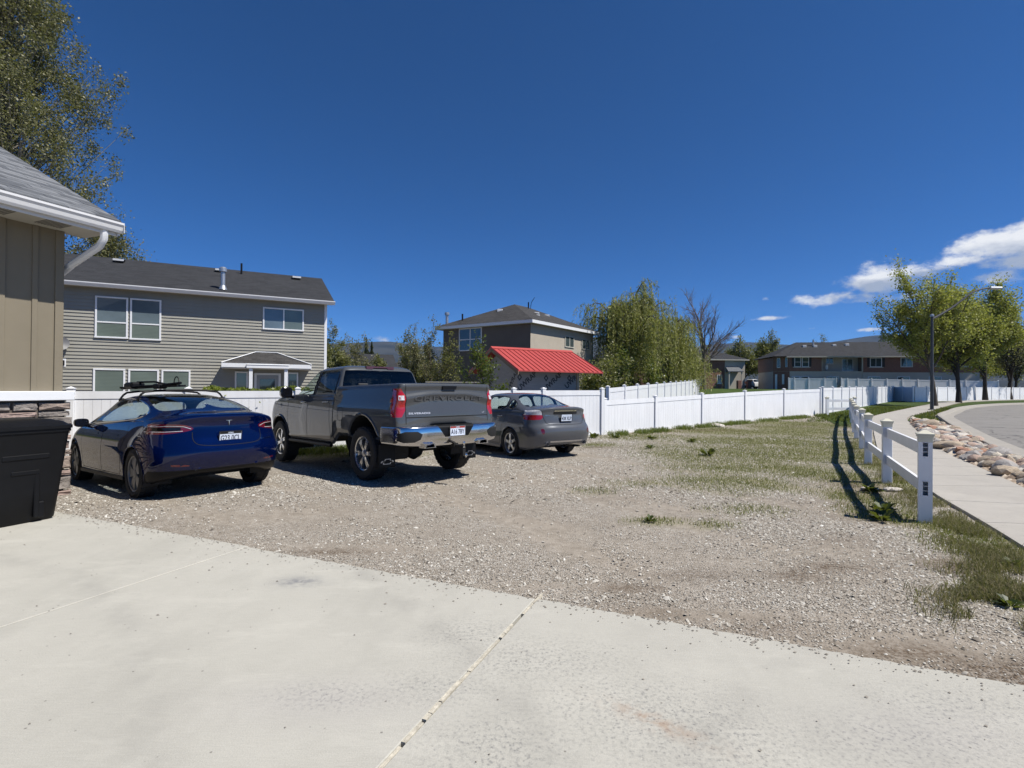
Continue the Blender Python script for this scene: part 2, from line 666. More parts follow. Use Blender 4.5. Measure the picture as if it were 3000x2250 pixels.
def ruts(x, y):
    """packed tyre tracks behind the parked vehicles"""
    r = np.zeros_like(np.asarray(x, float))
    for (ox, oy, yaw, half, ln) in ((-.925, 8.38, 2.337, .87, 4.5), (-3.97, 7.30, 2.4946, .79, 2.0), (1.27, 11.33, 2.151, .76, 7.5), (-.3, 8.2, 2.05, .8, 5.0)):
        dx, dy = x - ox, y - oy
        a = dx * math.cos(yaw) + dy * math.sin(yaw)
        b = -dx * math.sin(yaw) + dy * math.cos(yaw)
        b = b + .035 * np.clip(-a, 0, 9) ** 2 * .5
        w = np.exp(-((np.abs(b) - half) / .17) ** 2) * sstep(1.2, .2, a) * sstep(-ln, -ln + 1.2, a)
        r = np.maximum(r, w)
    return r


def weed(x, y):
    n = vnoise(x, y, .55, 3) * .5 + vnoise(x, y, .21, 5) * .35 + vnoise(x, y, 1.7, 9) * .3
    return np.clip(blobs(x, y, WEEDS) * 1.7 * (.25 + 1.3 * n) - .12, 0, 1)


def graded(lo, hi, step, far, growth=1.22):
    a = list(np.arange(lo, hi + 1e-6, step))
    s = step
    x = hi
    while x < far:
        s *= growth
        x += s
        a.append(x)
    s = step
    x = lo
    b = []
    while x > -far:
        s *= growth
        x -= s
        b.append(x)
    return np.array(b[::-1] + a)


def concrete_mat(name, col, joint=False):
    m, nt, b = new_mat(name)
    P = geo(nt).outputs['Position']
    big = nz(nt, .55, 3, .6, P)
    mid = nz(nt, 3.1, 4, .62, P)
    fine = nz(nt, 140.0, 2, .7, P)
    c = ramp(nt, big, [(.3, tuple(v * .90 for v in col)), (.7, tuple(v * 1.06 for v in col))])
    c = mixc(nt, mth(nt, 'MULTIPLY', ramp(nt, mid, [(.40, 0.0), (.72, 1.0)]), .55), c, tuple(v * .80 for v in col))
    c = mixc(nt, .35, c, ramp(nt, fine, [(.3, tuple(v * .70 for v in col)), (.7, tuple(min(1, v * 1.22) for v in col))]))
    # old damp blotches and hairline cracks
    bl = ramp(nt, nz(nt, 1.3, 5, .7, P, (1.0, .55, 1.0)), [(.50, 0.0), (.66, 1.0)])
    c = mixc(nt, mth(nt, 'MULTIPLY', bl, .42), c, tuple(v * .72 for v in col))
    wl = ramp(nt, nz(nt, 2.2, 4, .7, P, (.5, 1.4, 1.0)), [(.55, 0.0), (.72, 1.0)])
    c = mixc(nt, mth(nt, 'MULTIPLY', wl, .38), c, tuple(min(1, v * 1.22) for v in col))
    # broom marks
    br = nz(nt, 8.0, 2, .5, P, (1.2, 16.0, 1.0))
    c = mixc(nt, .16, c, ramp(nt, br, [(.35, tuple(v * .8 for v in col)), (.65, tuple(v * 1.1 for v in col))]))
    # spalled patches with the aggregate showing
    vor = nt.nodes.new('ShaderNodeTexVoronoi')
    vor.inputs['Scale'].default_value = 62.0
    nt.links.new(P, vor.inputs['Vector'])
    sep = nt.nodes.new('ShaderNodeSeparateXYZ')
    nt.links.new(P, sep.inputs[0])
    px, py = sep.outputs['X'], sep.outputs['Y']

    def blob(x, y, sx, sy, ca=1.0, sa=0.0):
        dx, dy = mth(nt, 'SUBTRACT', px, x), mth(nt, 'SUBTRACT', py, y)
        u = mth(nt, 'ADD', mth(nt, 'MULTIPLY', dx, ca), mth(nt, 'MULTIPLY', dy, sa))
        v = mth(nt, 'SUBTRACT', mth(nt, 'MULTIPLY', dy, ca), mth(nt, 'MULTIPLY', dx, sa))
        d = mth(nt, 'ADD', mth(nt, 'POWER', mth(nt, 'MULTIPLY', u, 1 / sx), 2.0), mth(nt, 'POWER', mth(nt, 'MULTIPLY', v, 1 / sy), 2.0))
        return mth(nt, 'EXPONENT', mth(nt, 'MULTIPLY', d, -1.0))
    if joint:
        sp = blob(.75, 2.35, .72, .36, .92, -.39)
        for q in ((-.35, 2.62, .35, .16), (1.75, 2.25, .7, .22), (.15, 2.9, .55, .25), (2.2, 2.5, .5, .2), (-.05, 2.2, .35, .25), (-.9, 2.55, .3, .12), (-.25, 3.2, .3, .2)):
            sp = mth(nt, 'MAXIMUM', sp, mth(nt, 'MULTIPLY', blob(*q), .9))
        spn = mth(nt, 'MULTIPLY', sp, ramp(nt, nz(nt, 44.0, 3, .6, P), [(.46, 0.0), (.58, 1.0)]))
        spn = mth(nt, 'MULTIPLY', spn, ramp(nt, vor.outputs['Distance'], [(.25, 1.0), (.5, .35)]))
        c = mixc(nt, mth(nt, 'MULTIPLY', spn, .9), c, (.20, .197, .188))
        # rust streak and tyre scuff
        ru = mth(nt, 'MULTIPLY', blob(.68, 2.36, .24, .055, .80, -.60), ramp(nt, nz(nt, 16.0, 4, .6, P), [(.4, 0.0), (.6, 1.0)]))
        c = mixc(nt, mth(nt, 'MULTIPLY', ru, .6), c, (.33, .225, .155))
        sc = mth(nt, 'MULTIPLY', blob(-1.66, 4.02, .17, .10), ramp(nt, nz(nt, 12.0, 3, .6, P), [(.35, .2), (.6, 1.0)]))
        c = mixc(nt, mth(nt, 'MULTIPLY', sc, .8), c, (.16, .165, .18))
        # faint tyre arcs left by turning cars
        for (ax_, ay_, R) in ((-6.5, -1.0, 5.9), (-6.5, -1.0, 7.4), (6.0, -2.5, 7.0)):
            dx, dy = mth(nt, 'SUBTRACT', px, ax_), mth(nt, 'SUBTRACT', py, ay_)
            dd = mth(nt, 'SUBTRACT', mth(nt, 'SQRT', mth(nt, 'ADD', mth(nt, 'MULTIPLY', dx, dx), mth(nt, 'MULTIPLY', dy, dy))), R)
            arc = mth(nt, 'EXPONENT', mth(nt, 'MULTIPLY', mth(nt, 'MULTIPLY', dd, dd), -90.0))
            arc = mth(nt, 'MULTIPLY', arc, ramp(nt, mid, [(.38, 0.0), (.62, 1.0)]))
            c = mixc(nt, mth(nt, 'MULTIPLY', arc, .22), c, (.22, .212, .195))
        pu = mth(nt, 'MAXIMUM', blob(-.95, 2.5, .5, .2), mth(nt, 'MULTIPLY', blob(1.9, 2.3, .5, .25), .8))
        c = mixc(nt, mth(nt, 'MULTIPLY', pu, .16), c, (.34, .31, .33))
    # pin-hole specks
    v2 = nt.nodes.new('ShaderNodeTexVoronoi')
    v2.inputs['Scale'].default_value = 9.0
    nt.links.new(P, v2.inputs['Vector'])
    c = mixc(nt, mth(nt, 'MULTIPLY', ramp(nt, v2.outputs['Distance'], [(.035, 1.0), (.07, 0.0)]), .65), c, (.10, .09, .08))
    nt.links.new(c, b.inputs['Base Color'])
    b.inputs['Roughness'].default_value = .88
    b.inputs['Specular IOR Level'].default_value = .25
    bump(nt, b, nz(nt, 140.0, 2, .7, P), .35, .004)
    return m


def ground_mat():
    m, nt, b = new_mat('gravel_and_weeds')
    P = geo(nt).outputs['Position']
    at = nt.nodes.new('ShaderNodeAttribute')
    at.attribute_name = 'weed'
    at2 = nt.nodes.new('ShaderNodeAttribute')
    at2.attribute_name = 'dirt'
    vor = nt.nodes.new('ShaderNodeTexVoronoi')
    vor.inputs['Scale'].default_value = 58.0
    vor.inputs['Randomness'].default_value = 1.0
    nt.links.new(P, vor.inputs['Vector'])
    sepc = nt.nodes.new('ShaderNodeSeparateColor')
    nt.links.new(vor.outputs['Color'], sepc.inputs[0])
    st = ramp(nt, sepc.outputs[0], [(0.0, (.123, .104, .084)), (.22, (.238, .209, .174)), (.5, (.344, .312, .268)), (.78, (.443, .414, .364)), (1.0, (.590, .570, .520))])
    dirt = ramp(nt, nz(nt, 9.0, 5, .65, P), [(.3, (.232, .200, .160)), (.7, (.356, .314, .261))])
    big = nz(nt, .8, 4, .6, P)
    cover = mth(nt, 'SUBTRACT', ramp(nt, big, [(.36, .30), (.62, 1.0)]), mth(nt, 'MULTIPLY', at2.outputs['Fac'], .9))
    cover = mth(nt, 'MULTIPLY', cover, ramp(nt, vor.outputs['Distance'], [(.3, 1.0), (.62, .25)]))
    c = mixc(nt, cover, dirt, st)
    gr = ramp(nt, nz(nt, 22.0, 4, .7, P), [(.3, (.13, .14, .045)), (.55, (.22, .22, .09)), (.75, (.34, .31, .17))])
    wf = mth(nt, 'MULTIPLY', at.outputs['Fac'], ramp(nt, nz(nt, 14.0, 4, .7, P), [(.35, .25), (.6, 1.0)]))
    c = mixc(nt, mth(nt, 'MULTIPLY', wf, .85), c, gr)
    at3 = nt.nodes.new('ShaderNodeAttribute')
    at3.attribute_name = 'litter'
    lf = mth(nt, 'MULTIPLY', at3.outputs['Fac'], ramp(nt, nz(nt, 30.0, 3, .7, P), [(.35, .1), (.6, 1.0)]))
    c = mixc(nt, lf, c, ramp(nt, nz(nt, 70.0, 2, .7, P), [(.3, (.055, .038, .024)), (.7, (.17, .125, .085))]))
    # beyond the lot: dry grassland
    sep = nt.nodes.new('ShaderNodeSeparateXYZ')
    nt.links.new(P, sep.inputs[0])
    far = ramp(nt, mth(nt, 'MULTIPLY', sep.outputs['Y'], .01), [(.30, 0.0), (.45, 1.0)])
    c = mixc(nt, far, c, ramp(nt, nz(nt, .05, 5, .6, P), [(.35, (.10, .10, .045)), (.65, (.20, .18, .09))]))
    nt.links.new(c, b.inputs['Base Color'])
    b.inputs['Roughness'].default_value = .95
    b.inputs['Specular IOR Level'].default_value = .15
    h = mth(nt, 'ADD', mth(nt, 'MULTIPLY', ramp(nt, vor.outputs['Distance'], [(.0, 1.0), (.6, 0.0)]), mth(nt, 'SUBTRACT', 1.0, at2.outputs['Fac'])), mth(nt, 'MULTIPLY', nz(nt, 60.0, 3, .6, P), .5))
    bump(nt, b, h, .8, .012)
    return m


M_ground = ground_mat()
M_concrete = concrete_mat('driveway_concrete', (.452, .436, .382), True)
M_walk = concrete_mat('sidewalk_concrete', (.40, .375, .335))
M_kerb = concrete_mat('kerb_concrete', (.36, .335, .295))


def build_ground():
    xs = graded(-12.0, 13.0, .16, 4500)
    ys = graded(1.0, 21.0, .16, 4500)
    X, Y = np.meshgrid(xs, ys)
    Z = gz(X, Y)
    near = (np.abs(X) < 16) & (Y > 0) & (Y < 24)
    u = (X - J0[0]) * U[0] + (Y - J0[1]) * U[1]
    hump = (vnoise(X, Y, 1.3, 21) - .5) * .030 + (vnoise(X, Y, .45, 22) - .5) * .018
    Z = Z + np.where(near, hump * sstep(0.0, .8, u) - .012 * ruts(X, Y) * sstep(0, .5, u), 0)
    Z = np.where(u < .02, Z - .12 * sstep(.02, -.3, u) * near, Z)          # dug out under the slab
    idx = np.arange(X.size).reshape(X.shape)
    F = np.stack([idx[:-1, :-1], idx[:-1, 1:], idx[1:, 1:], idx[1:, :-1]], -1).reshape(-1, 4)
    me = np_mesh('ground', np.stack([X, Y, Z], -1).reshape(-1, 3), F, True)
    a = me.attributes.new('weed', 'FLOAT', 'POINT')
    a.data.foreach_set('value', (weed(X, Y) * near).astype(np.float32).ravel())
    a = me.attributes.new('dirt', 'FLOAT', 'POINT')
    a.data.foreach_set('value', np.clip(np.maximum(blobs(X, Y, DIRT), ruts(X, Y) * .8) * (.4 + 1.1 * vnoise(X, Y, .5, 31)), 0, 1).astype(np.float32).ravel())
    a = me.attributes.new('litter', 'FLOAT', 'POINT')
    a.data.foreach_set('value', (np.clip(blobs(X, Y, LITTER) * (.2 + 1.5 * vnoise(X, Y, .35, 51)), 0, 1) * near).astype(np.float32).ravel())
    o = link_mesh('ground', me, M_ground)
    tag(o, 'tan gravel and bare earth of the yard with sparse weeds', kind='structure')


build_ground()


def cpt(u, v, z):
    p = J0 + U * u + W * v
    return (p[0], p[1], z)


def build_driveway():
    root = empty('driveway', (0, 0, 0))
    tag(root, 'pale concrete driveway of large slabs with sealed joints', kind='structure')
    rnd = random.Random(4)

    def slab(v0, v1, u0, u1):
        mb = MB()
        n = 60
        ed = [(u1 + (rnd.random() - .5) * .016, v0 + (v1 - v0) * k / n) for k in range(n + 1)]
        c = .005
        top = [cpt(a - c, min(max(b, v0 + c), v1 - c), 0) for a, b in ed] + [cpt(u0, v1 - c, 0), cpt(u0, v0 + c, 0)]
        rim = [cpt(a, b, -c) for a, b in ed] + [cpt(u0, v1, -c), cpt(u0, v0, -c)]
        bot = [cpt(a, b, -.16) for a, b in ed] + [cpt(u0, v1, -.16), cpt(u0, v0, -.16)]
        N = len(top)
        f = [tuple(range(N))]
        for k in range(N):
            k2 = (k + 1) % N
            f += [(N + k, N + k2, k2, k), (2 * N + k, 2 * N + k2, N + k2, N + k)]
        f = [q[::-1] for q in f]
        mb.add(top + rim + bot, f)
        mb.build('slab', M_concrete, root)
    slab(-7.52, -2.945, -9, .02)
    slab(-2.930, -.022, -9, .0)
    slab(.0, 3.05, -9, .01)
    slab(3.065, 7.0, -9, .0)
    # sandy debris filling the open joint, broken in places
    mb = MB()
    k = 0
    u = -4.5
    while u < -.03:
        L = rnd.uniform(.04, .22)
        if rnd.random() < .9:
            j = lambda: rnd.uniform(-.003, .003)
            a, b = -.020 + j(), -.002 + j()
            h = rnd.uniform(-.006, .003)
            v = [cpt(u, a, -.05), cpt(u, b, -.05), cpt(u + L, b + j(), -.05), cpt(u + L, a + j(), -.05), cpt(u, a, h), cpt(u, b, h), cpt(u + L, b, h + j()), cpt(u + L, a, h + j())]
            mb.add(v, [(4, 5, 6, 7), (0, 1, 5, 4), (1, 2, 6, 5), (2, 3, 7, 6), (3, 0, 4, 7)])
        u += L * rnd.choice((1.0, 1.0, 1.12))
    g = MB()
    g.add([cpt(-9, -2.944, -.007), cpt(-9, -2.931, -.007), cpt(-.01, -2.931, -.007), cpt(-.01, -2.944, -.007)], [(0, 3, 2, 1)])
    g.add([cpt(-9, 3.051, -.007), cpt(-9, 3.064, -.007), cpt(-.01, 3.064, -.007), cpt(-.01, 3.051, -.007)], [(0, 3, 2, 1)])
    g.build('joint_filler', simple('joint_grime', (.17, .158, .13), .95, .3, 12.0), root)
    mb.build('joint_filler', simple('joint_sand', (.50, .46, .37), .95, .3, 30.0, bstr=.6, bscale=200.0), root)


build_driveway()

# curves of the street edge (world metres)
SL = [(2.9, 1.0), (5.14, 5.2), (6.33, 7.65), (7.02, 8.85), (7.9, 10.5), (9.2, 12.8), (11.5, 16.2), (16.7, 23.7), (20.5, 28.9), (27.1, 35.8), (37.2, 46.0), (48.0, 56.3), (62.0, 66.0), (80, 76)]
SR = [(4.6, .8), (7.5, 6.9), (8.5, 8.7), (9.2, 9.9), (10.1, 11.5), (11.5, 13.8), (13.6, 16.9), (18.0, 23.1), (22.0, 28.4), (28.6, 35.0), (38.4, 45.1), (49.0, 55.2), (62.8, 64.6), (80.8, 74.6)]
KO = [(7.2, 3.0), (11.19, 11.19), (13.7, 14.89), (17.41, 20.08), (21.5, 25.6), (24.6, 29.6), (28.4, 33.5), (34.1, 39.2), (40.9, 44.9), (48.5, 49.8), (58.2, 54.0), (75, 58)]
KG = [(7.9, 2.7), (11.95, 11.0), (14.35, 14.6), (18.0, 19.8), (22.0, 25.2), (25.1, 29.1), (28.9, 33.0), (34.5, 38.6), (41.2, 44.2), (48.7, 49.1), (58.4, 53.2), (75.1, 57.2)]


def curve(P, n):
    P = np.array(P, float)
    d = np.r_[0, np.cumsum(np.linalg.norm(np.diff(P, axis=0), axis=1))]
    t = np.linspace(0, d[-1], n)
    # Catmull-Rom through knots
    out = []
    for q in t:
        k = min(max(np.searchsorted(d, q) - 1, 0), len(P) - 2)
        s = (q - d[k]) / (d[k + 1] - d[k])
        p0, p1, p2, p3 = P[max(k - 1, 0)], P[k], P[k + 1], P[min(k + 2, len(P) - 1)]
        out.append(.5 * ((2 * p1) + (p2 - p0) * s + (2 * p0 - 5 * p1 + 4 * p2 - p3) * s * s + (3 * p1 - p0 - 3 * p2 + p3) * s ** 3))
    return np.array(out)


def strip(A, B, dz, drop=0.0):
    """ribbon between two equally sampled curves lying dz above the terrain, with a skirt of height drop"""
    mb = MB()
    n = len(A)
    za, zb = gz(A[:, 0], A[:, 1]) + dz, gz(B[:, 0], B[:, 1]) + dz
    v = [(*A[k], za[k]) for k in range(n)] + [(*B[k], zb[k]) for k in range(n)]
    f = [(k, n + k, n + k + 1, k + 1) for k in range(n - 1)]
    if drop:
        v += [(*A[k], za[k] - drop) for k in range(n)] + [(*B[k], zb[k] - drop) for k in range(n)]
        f += [(2 * n + k, k, k + 1, 2 * n + k + 1) for k in range(n - 1)] + [(n + k, 3 * n + k, 3 * n + k + 1, n + k + 1) for k in range(n - 1)]
        f += [(0, 2 * n, 3 * n, n), (n - 1, 2 * n - 1, 4 * n - 1, 3 * n - 1)]
    mb.add(v, f)
    return mb


def build_street():
    a, b = curve(SL, 241), curve(SR, 241)
    walk = empty('sidewalk', (0, 0, 0))
    tag(walk, 'concrete footpath curving beside the rail fence', kind='structure')
    k = 0
    while k < 240:
        step = 3 if k < 120 else 6
        e = min(k + step, 240)
        A, B = a[k:e + 1].copy(), b[k:e + 1].copy()
        d = (A[1] - A[0]) / np.linalg.norm(A[1] - A[0]) * .006
        A[0] += d
        B[0] += d
        A[-1] -= d
        B[-1] -= d
        strip(A, B, .035, .12).build('slab', M_walk, walk)
        k = e
    o, g = curve(KO, 161), curve(KG, 161)
    nrm = g - o
    nrm /= np.linalg.norm(nrm, axis=1, keepdims=True)
    # kerb: top, face and gutter pan
    kroot = empty('kerb', (0, 0, 0))
    tag(kroot, 'pale concrete kerb and gutter curving round the street', kind='structure')
    for s in range(0, 160, 8):
        O, Nn = o[s:s + 9].copy(), nrm[s:s + 9]
        sec = [(-.02, -.12), (0, .115), (.03, .125), (.17, .125), (.20, .11), (.24, .0), (.28, -.012), (.72, .0), (.72, -.15)]
        mb = MB()
        m = len(sec)
        v = []
        for q, (p, n_) in enumerate(zip(O, Nn)):
            z0 = float(gz(p[0], p[1]))
            for (w, h) in sec:
                v.append((p[0] + n_[0] * w, p[1] + n_[1] * w, z0 + h + .018))
        L = len(O)
        f = [(q * m + j, q * m + j + 1, (q + 1) * m + j + 1, (q + 1) * m + j) for q in range(L - 1) for j in range(m - 1)]
        f += [tuple(range(m)), tuple(range((L - 1) * m, L * m))[::-1]]
        mb.add(v, [t[::-1] for t in f])
        mb.build('kerb_section', M_kerb, kroot)
    ga = o + nrm * .70
    gb = o + nrm * 30
    road = strip(ga, gb, .012)
    m, nt, bs = new_mat('old_asphalt')
    P = geo(nt).outputs['Position']
    c = ramp(nt, nz(nt, 90.0, 3, .7, P), [(.3, (.15, .140, .127)), (.7, (.29, .275, .252))])
    c = mixc(nt, mth(nt, 'MULTIPLY', ramp(nt, nz(nt, .5, 5, .65, P), [(.4, 0.0), (.7, 1.0)]), .4), c, (.15, .14, .125))
    cr = nt.nodes.new('ShaderNodeTexVoronoi')
    cr.feature = 'DISTANCE_TO_EDGE'
    cr.inputs['Scale'].default_value = .35
    wv = nt.nodes.new('ShaderNodeVectorMath')
    wv.operation = 'ADD'
    nt.links.new(P, wv.inputs[0])
    nc = nt.nodes.new('ShaderNodeTexNoise')
    nc.inputs['Scale'].default_value = 1.2
    nt.links.new(P, nc.inputs['Vector'])
    nt.links.new(nc.outputs['Color'], wv.inputs[1])
    nt.links.new(wv.outputs[0], cr.inputs['Vector'])
    c = mixc(nt, ramp(nt, cr.outputs['Distance'], [(.006, .75), (.014, 0.0)]), c, (.05, .047, .045))
    nt.links.new(c, bs.inputs['Base Color'])
    bs.inputs['Roughness'].default_value = .9
    bump(nt, bs, nz(nt, 120.0, 3, .7, P), .5, .006)
    tag(road.build('road', m), 'worn grey asphalt street beyond the kerb', kind='structure')


build_street()

# lawns
M_turf = simple('lawn_turf', (.050, .075, .018), .9, .45, 5.0, bstr=.6, bscale=70.0, bdist=.03, worldco=True, spec=.15)
M_farturf = simple('far_lawn_turf', (.055, .085, .02), .9, .3, .6, bstr=.4, bscale=20.0, bdist=.05, worldco=True, spec=.1)


def poly_sheet(name, pts, dz, mat, label, step=1.5):
    pts = np.array(pts, float)
    lo, hi = pts.min(0), pts.max(0)
    xs, ys = np.arange(lo[0], hi[0] + step, step), np.arange(lo[1], hi[1] + step, step)
    X, Y = np.meshgrid(xs, ys)
    P = np.stack([X.ravel(), Y.ravel()], 1)
    idx = np.arange(X.size).reshape(X.shape)
    F = np.stack([idx[:-1, :-1], idx[:-1, 1:], idx[1:, 1:], idx[1:, :-1]], -1).reshape(-1, 4)
    c = P[F].mean(1)
    sel = inside(pts, c)
    F = F[sel]
    vin = np.zeros(len(P), bool)
    vin[F.ravel()] = True
    cnt = np.bincount(F.ravel(), minlength=len(P))
    bd = np.where(vin & (cnt < 4))[0]
    Q, d = nearest(pts, P[bd])
    P[bd] = np.where((d < step)[:, None], Q, P[bd])
    used, inv = np.unique(F, return_inverse=True)
    P = P[used]
    me = np_mesh(name, np.c_[P, gz(P[:, 0], P[:, 1]) + dz], inv.reshape(-1, 4), True)
    return tag(link_mesh(name, me, mat), label, kind='structure')
poly_sheet('grass_verge', [(17.6, 23.0), (22.2, 28.5), (28.8, 35.0), (38.6, 45.1), (49.2, 55.2), (62.9, 64.5), (80, 74), (76, 60), (58.2, 54.2), (48.4, 50.0), (40.8, 45.1), (34.0, 39.4), (28.3, 33.7), (24.5, 29.8), (21.3, 25.8), (18.6, 22.0)], .02, M_turf, 'green grass verge between footpath and kerb under the street trees', .7)
poly_sheet('lawn', [(13.4, 20.6), (16.5, 23.8), (20.3, 29.0), (26.9, 35.9), (37.0, 46.1), (47.8, 56.4), (61.8, 66.1), (74.5, 73.5), (43.3, 54.2), (42.4, 57.2), (30, 43.5), (19.2, 31.4), (17.0, 28.4)], .02, M_turf, 'strip of green lawn between the footpath and the white fence', .7)
poly_sheet('field', [(4.5, 21.0), (18.0, 31.0), (42.0, 58.5), (60, 72), (120, 110), (120, 170), (-160, 170), (-160, 60), (-40, 40), (-8, 36)], .03, M_farturf, 'mown green field rising behind the white fences', 2.0)
# ------------------------------------------------------------------ fences
def vinyl_fence(name, label, posts, boards=True, width=.152, post=.127, group=None, mid=False, cap=True):
    """posts: list of (x, y, top z). Privacy panels of tongue-and-groove boards between square posts with caps."""
    root = empty(name, (posts[0][0], posts[0][1], 0))
    tag(root, label, 'fence', group)
    ox, oy = posts[0][0], posts[0][1]
    meshes = {}
    pm = MB().cbox(-post / 2, post / 2, -post / 2, post / 2, 0, 1, .004).mesh('post')
    pm.materials.append(M_vinyl)
    cm = MB()
    h = post / 2 + .012
    cm.cbox(-h, h, -h, h, 0, .022, .004)
    q = post / 2 - .005
    cm.add([(-q, -q, .022), (q, -q, .022), (q, q, .022), (-q, q, .022), (0, 0, .055)], [(0, 1, 4), (1, 2, 4), (2, 3, 4), (3, 0, 4)])
    cm = cm.mesh('cap')
    cm.materials.append(M_vinyl)
    for k, (x, y, zt) in enumerate(posts):
        if k + 1 < len(posts):
            d = Vector((posts[k + 1][0] - x, posts[k + 1][1] - y, 0))
        yaw = math.atan2(d.y, d.x)
        z0 = float(gz(x, y)) - .1
        o = bpy.data.objects.new('post', pm)
        COL.objects.link(o)
        o.parent = root
        o.location = (x - ox, y - oy, z0)
        o.rotation_euler = (0, 0, yaw)
        o.scale = (1, 1, zt + .05 - z0)
        if cap:
            c = bpy.data.objects.new('cap', cm)
            COL.objects.link(c)
            c.parent = root
            c.location = (x - ox, y - oy, zt + .05)
            c.rotation_euler = (0, 0, yaw)
        if k + 1 == len(posts):
            break
        x2, y2, zt2 = posts[k + 1]
        L = d.length
        ux, uy = d.x / L, d.y / L
        nx, ny = -uy, ux
        zb1, zb2 = float(gz(x, y)) + .05, float(gz(x2, y2)) + .05

        def P(s, n, z):
            return (x - ox + ux * s + nx * n, y - oy + uy * s + ny * n, z)

        def rail(zl0, zl1, zr0, zr1, th):
            mb = MB()
            a, b = post / 2 - .01, L - post / 2 + .01
            v = [P(a, -th, zl0), P(b, -th, zr0), P(b, th, zr0), P(a, th, zl0), P(a, -th, zl1), P(b, -th, zr1), P(b, th, zr1), P(a, th, zl1)]
            mb.add(v, [(0, 3, 2, 1), (4, 5, 6, 7), (0, 1, 5, 4), (1, 2, 6, 5), (2, 3, 7, 6), (3, 0, 4, 7)])
            mb.build('rail', M_vinyl, root)
        rail(zt - .165, zt, zt2 - .165, zt2, .024)
        rail(zb1 - .12, zb1 + .05, zb2 - .12, zb2 + .05, .024)
        a, b = post / 2, L - post / 2
        n = max(1, int(round((b - a) / width)))
        w = (b - a) / n
        if boards:
            for j in range(n):
                s0, s1 = a + j * w, a + (j + 1) * w
                f0, f1 = s0 / L, s1 / L
                l0, l1 = zb1 + (zb2 - zb1) * f0 + .03, zt + (zt2 - zt) * f0 - .15
                r0, r1 = zb1 + (zb2 - zb1) * f1 + .03, zt + (zt2 - zt) * f1 - .15
                g = .0019
                th = .011
                mb = MB()
                v = [P(s0 + g, -th, l0), P(s1 - g, -th, r0), P(s1 - g, th, r0), P(s0 + g, th, l0), P(s0 + g, -th, l1), P(s1 - g, -th, r1), P(s1 - g, th, r1), P(s0 + g, th, l1)]
                mb.add(v, [(0, 1, 5, 4), (1, 2, 6, 5), (2, 3, 7, 6), (3, 0, 4, 7)])
                # tongue filling the joint behind
                v = [P(s1 - g, -th + .007, r0), P(s1 + g, -th + .007, r0), P(s1 + g, -th + .007, r1), P(s1 - g, -th + .007, r1)]
                mb.add(v, [(0, 1, 2, 3)])
                mb.build('board', M_vinyl, root)
        else:
            mb = MB()
            v = [P(a, -.011, zb1), P(b, -.011, zb2), P(b, .011, zb2), P(a, .011, zb1), P(a, -.011, zt - .1), P(b, -.011, zt2 - .1), P(b, .011, zt2 - .1), P(a, .011, zt - .1)]
            mb.add(v, [(0, 1, 5, 4), (2, 3, 7, 6)])
            mb.build('panel', M_vinyl, root)
    return root


def along(a, b, fr, z0, z1):
    return [(a[0] + (b[0] - a[0]) * t, a[1] + (b[1] - a[1]) * t, z0 + (z1 - z0) * t) for t in fr]


A0, A1 = (-9.42, 10.94), (3.05, 17.33)
vinyl_fence('privacy_fence', 'tall white vinyl fence running behind the three parked vehicles', along(A0, A1, [0, .152, .32, .48, .62, .76, .836, 1.0], 1.385, 1.475))
B1 = (17.96, 29.8)
vinyl_fence('privacy_fence', 'lower white vinyl fence along the weedy gravel, right of the grey saloon',
            [(3.15, 17.42, 1.13), (5.40, 19.30, 1.21), (7.95, 21.44, 1.31), (10.85, 23.86, 1.43), (14.12, 26.6, 1.53), (17.9, 29.75, 1.61)])
vinyl_fence('privacy_fence', 'white vinyl fence receding in front of the willow',
            along((3.5, 18.7), (18.6, 51.0), [0, .075, .15, .225, .30, .375, .45, .525, .60, .675, .75, .825, .9, .95, 1.0], 1.55, 2.44), boards=False)
vinyl_fence('privacy_fence', 'sunlit white fence running back beside the strip of lawn',
            along((18.5, 30.5), (42.8, 57.4), [0, .08, .16, .24, .32, .40, .48, .56, .64, .72, .80, .88, .94, 1.0], 1.68, 2.02), boards=False)
vinyl_fence('privacy_fence', 'short shaded jog of white fence left of the lamp post', [(42.8, 57.6, 2.0), (42.7, 56.0, 1.98), (42.6, 54.4, 1.97)], boards=False)
vinyl_fence('privacy_fence', 'long white fence behind the row of street trees', along((42.9, 54.5), (75.5, 75.2), [k / 13 for k in range(14)], 1.97, 2.2), boards=False)
vinyl_fence('privacy_fence', 'greyish shaded fence in front of the brick townhouse bay window', along((40.3, 74.6), (46.4, 73.2), [0, .12, .42, .75, 1.0], 3.30, 3.26), boards=False)
vinyl_fence('privacy_fence', 'long shaded fence in front of the townhouse balcony', along((46.9, 72.9), (66.0, 69.5), [0, .04, .11, .20, .30, .40, .50, .60, .70, .8, .9, 1.0], 3.26, 3.0), boards=False)


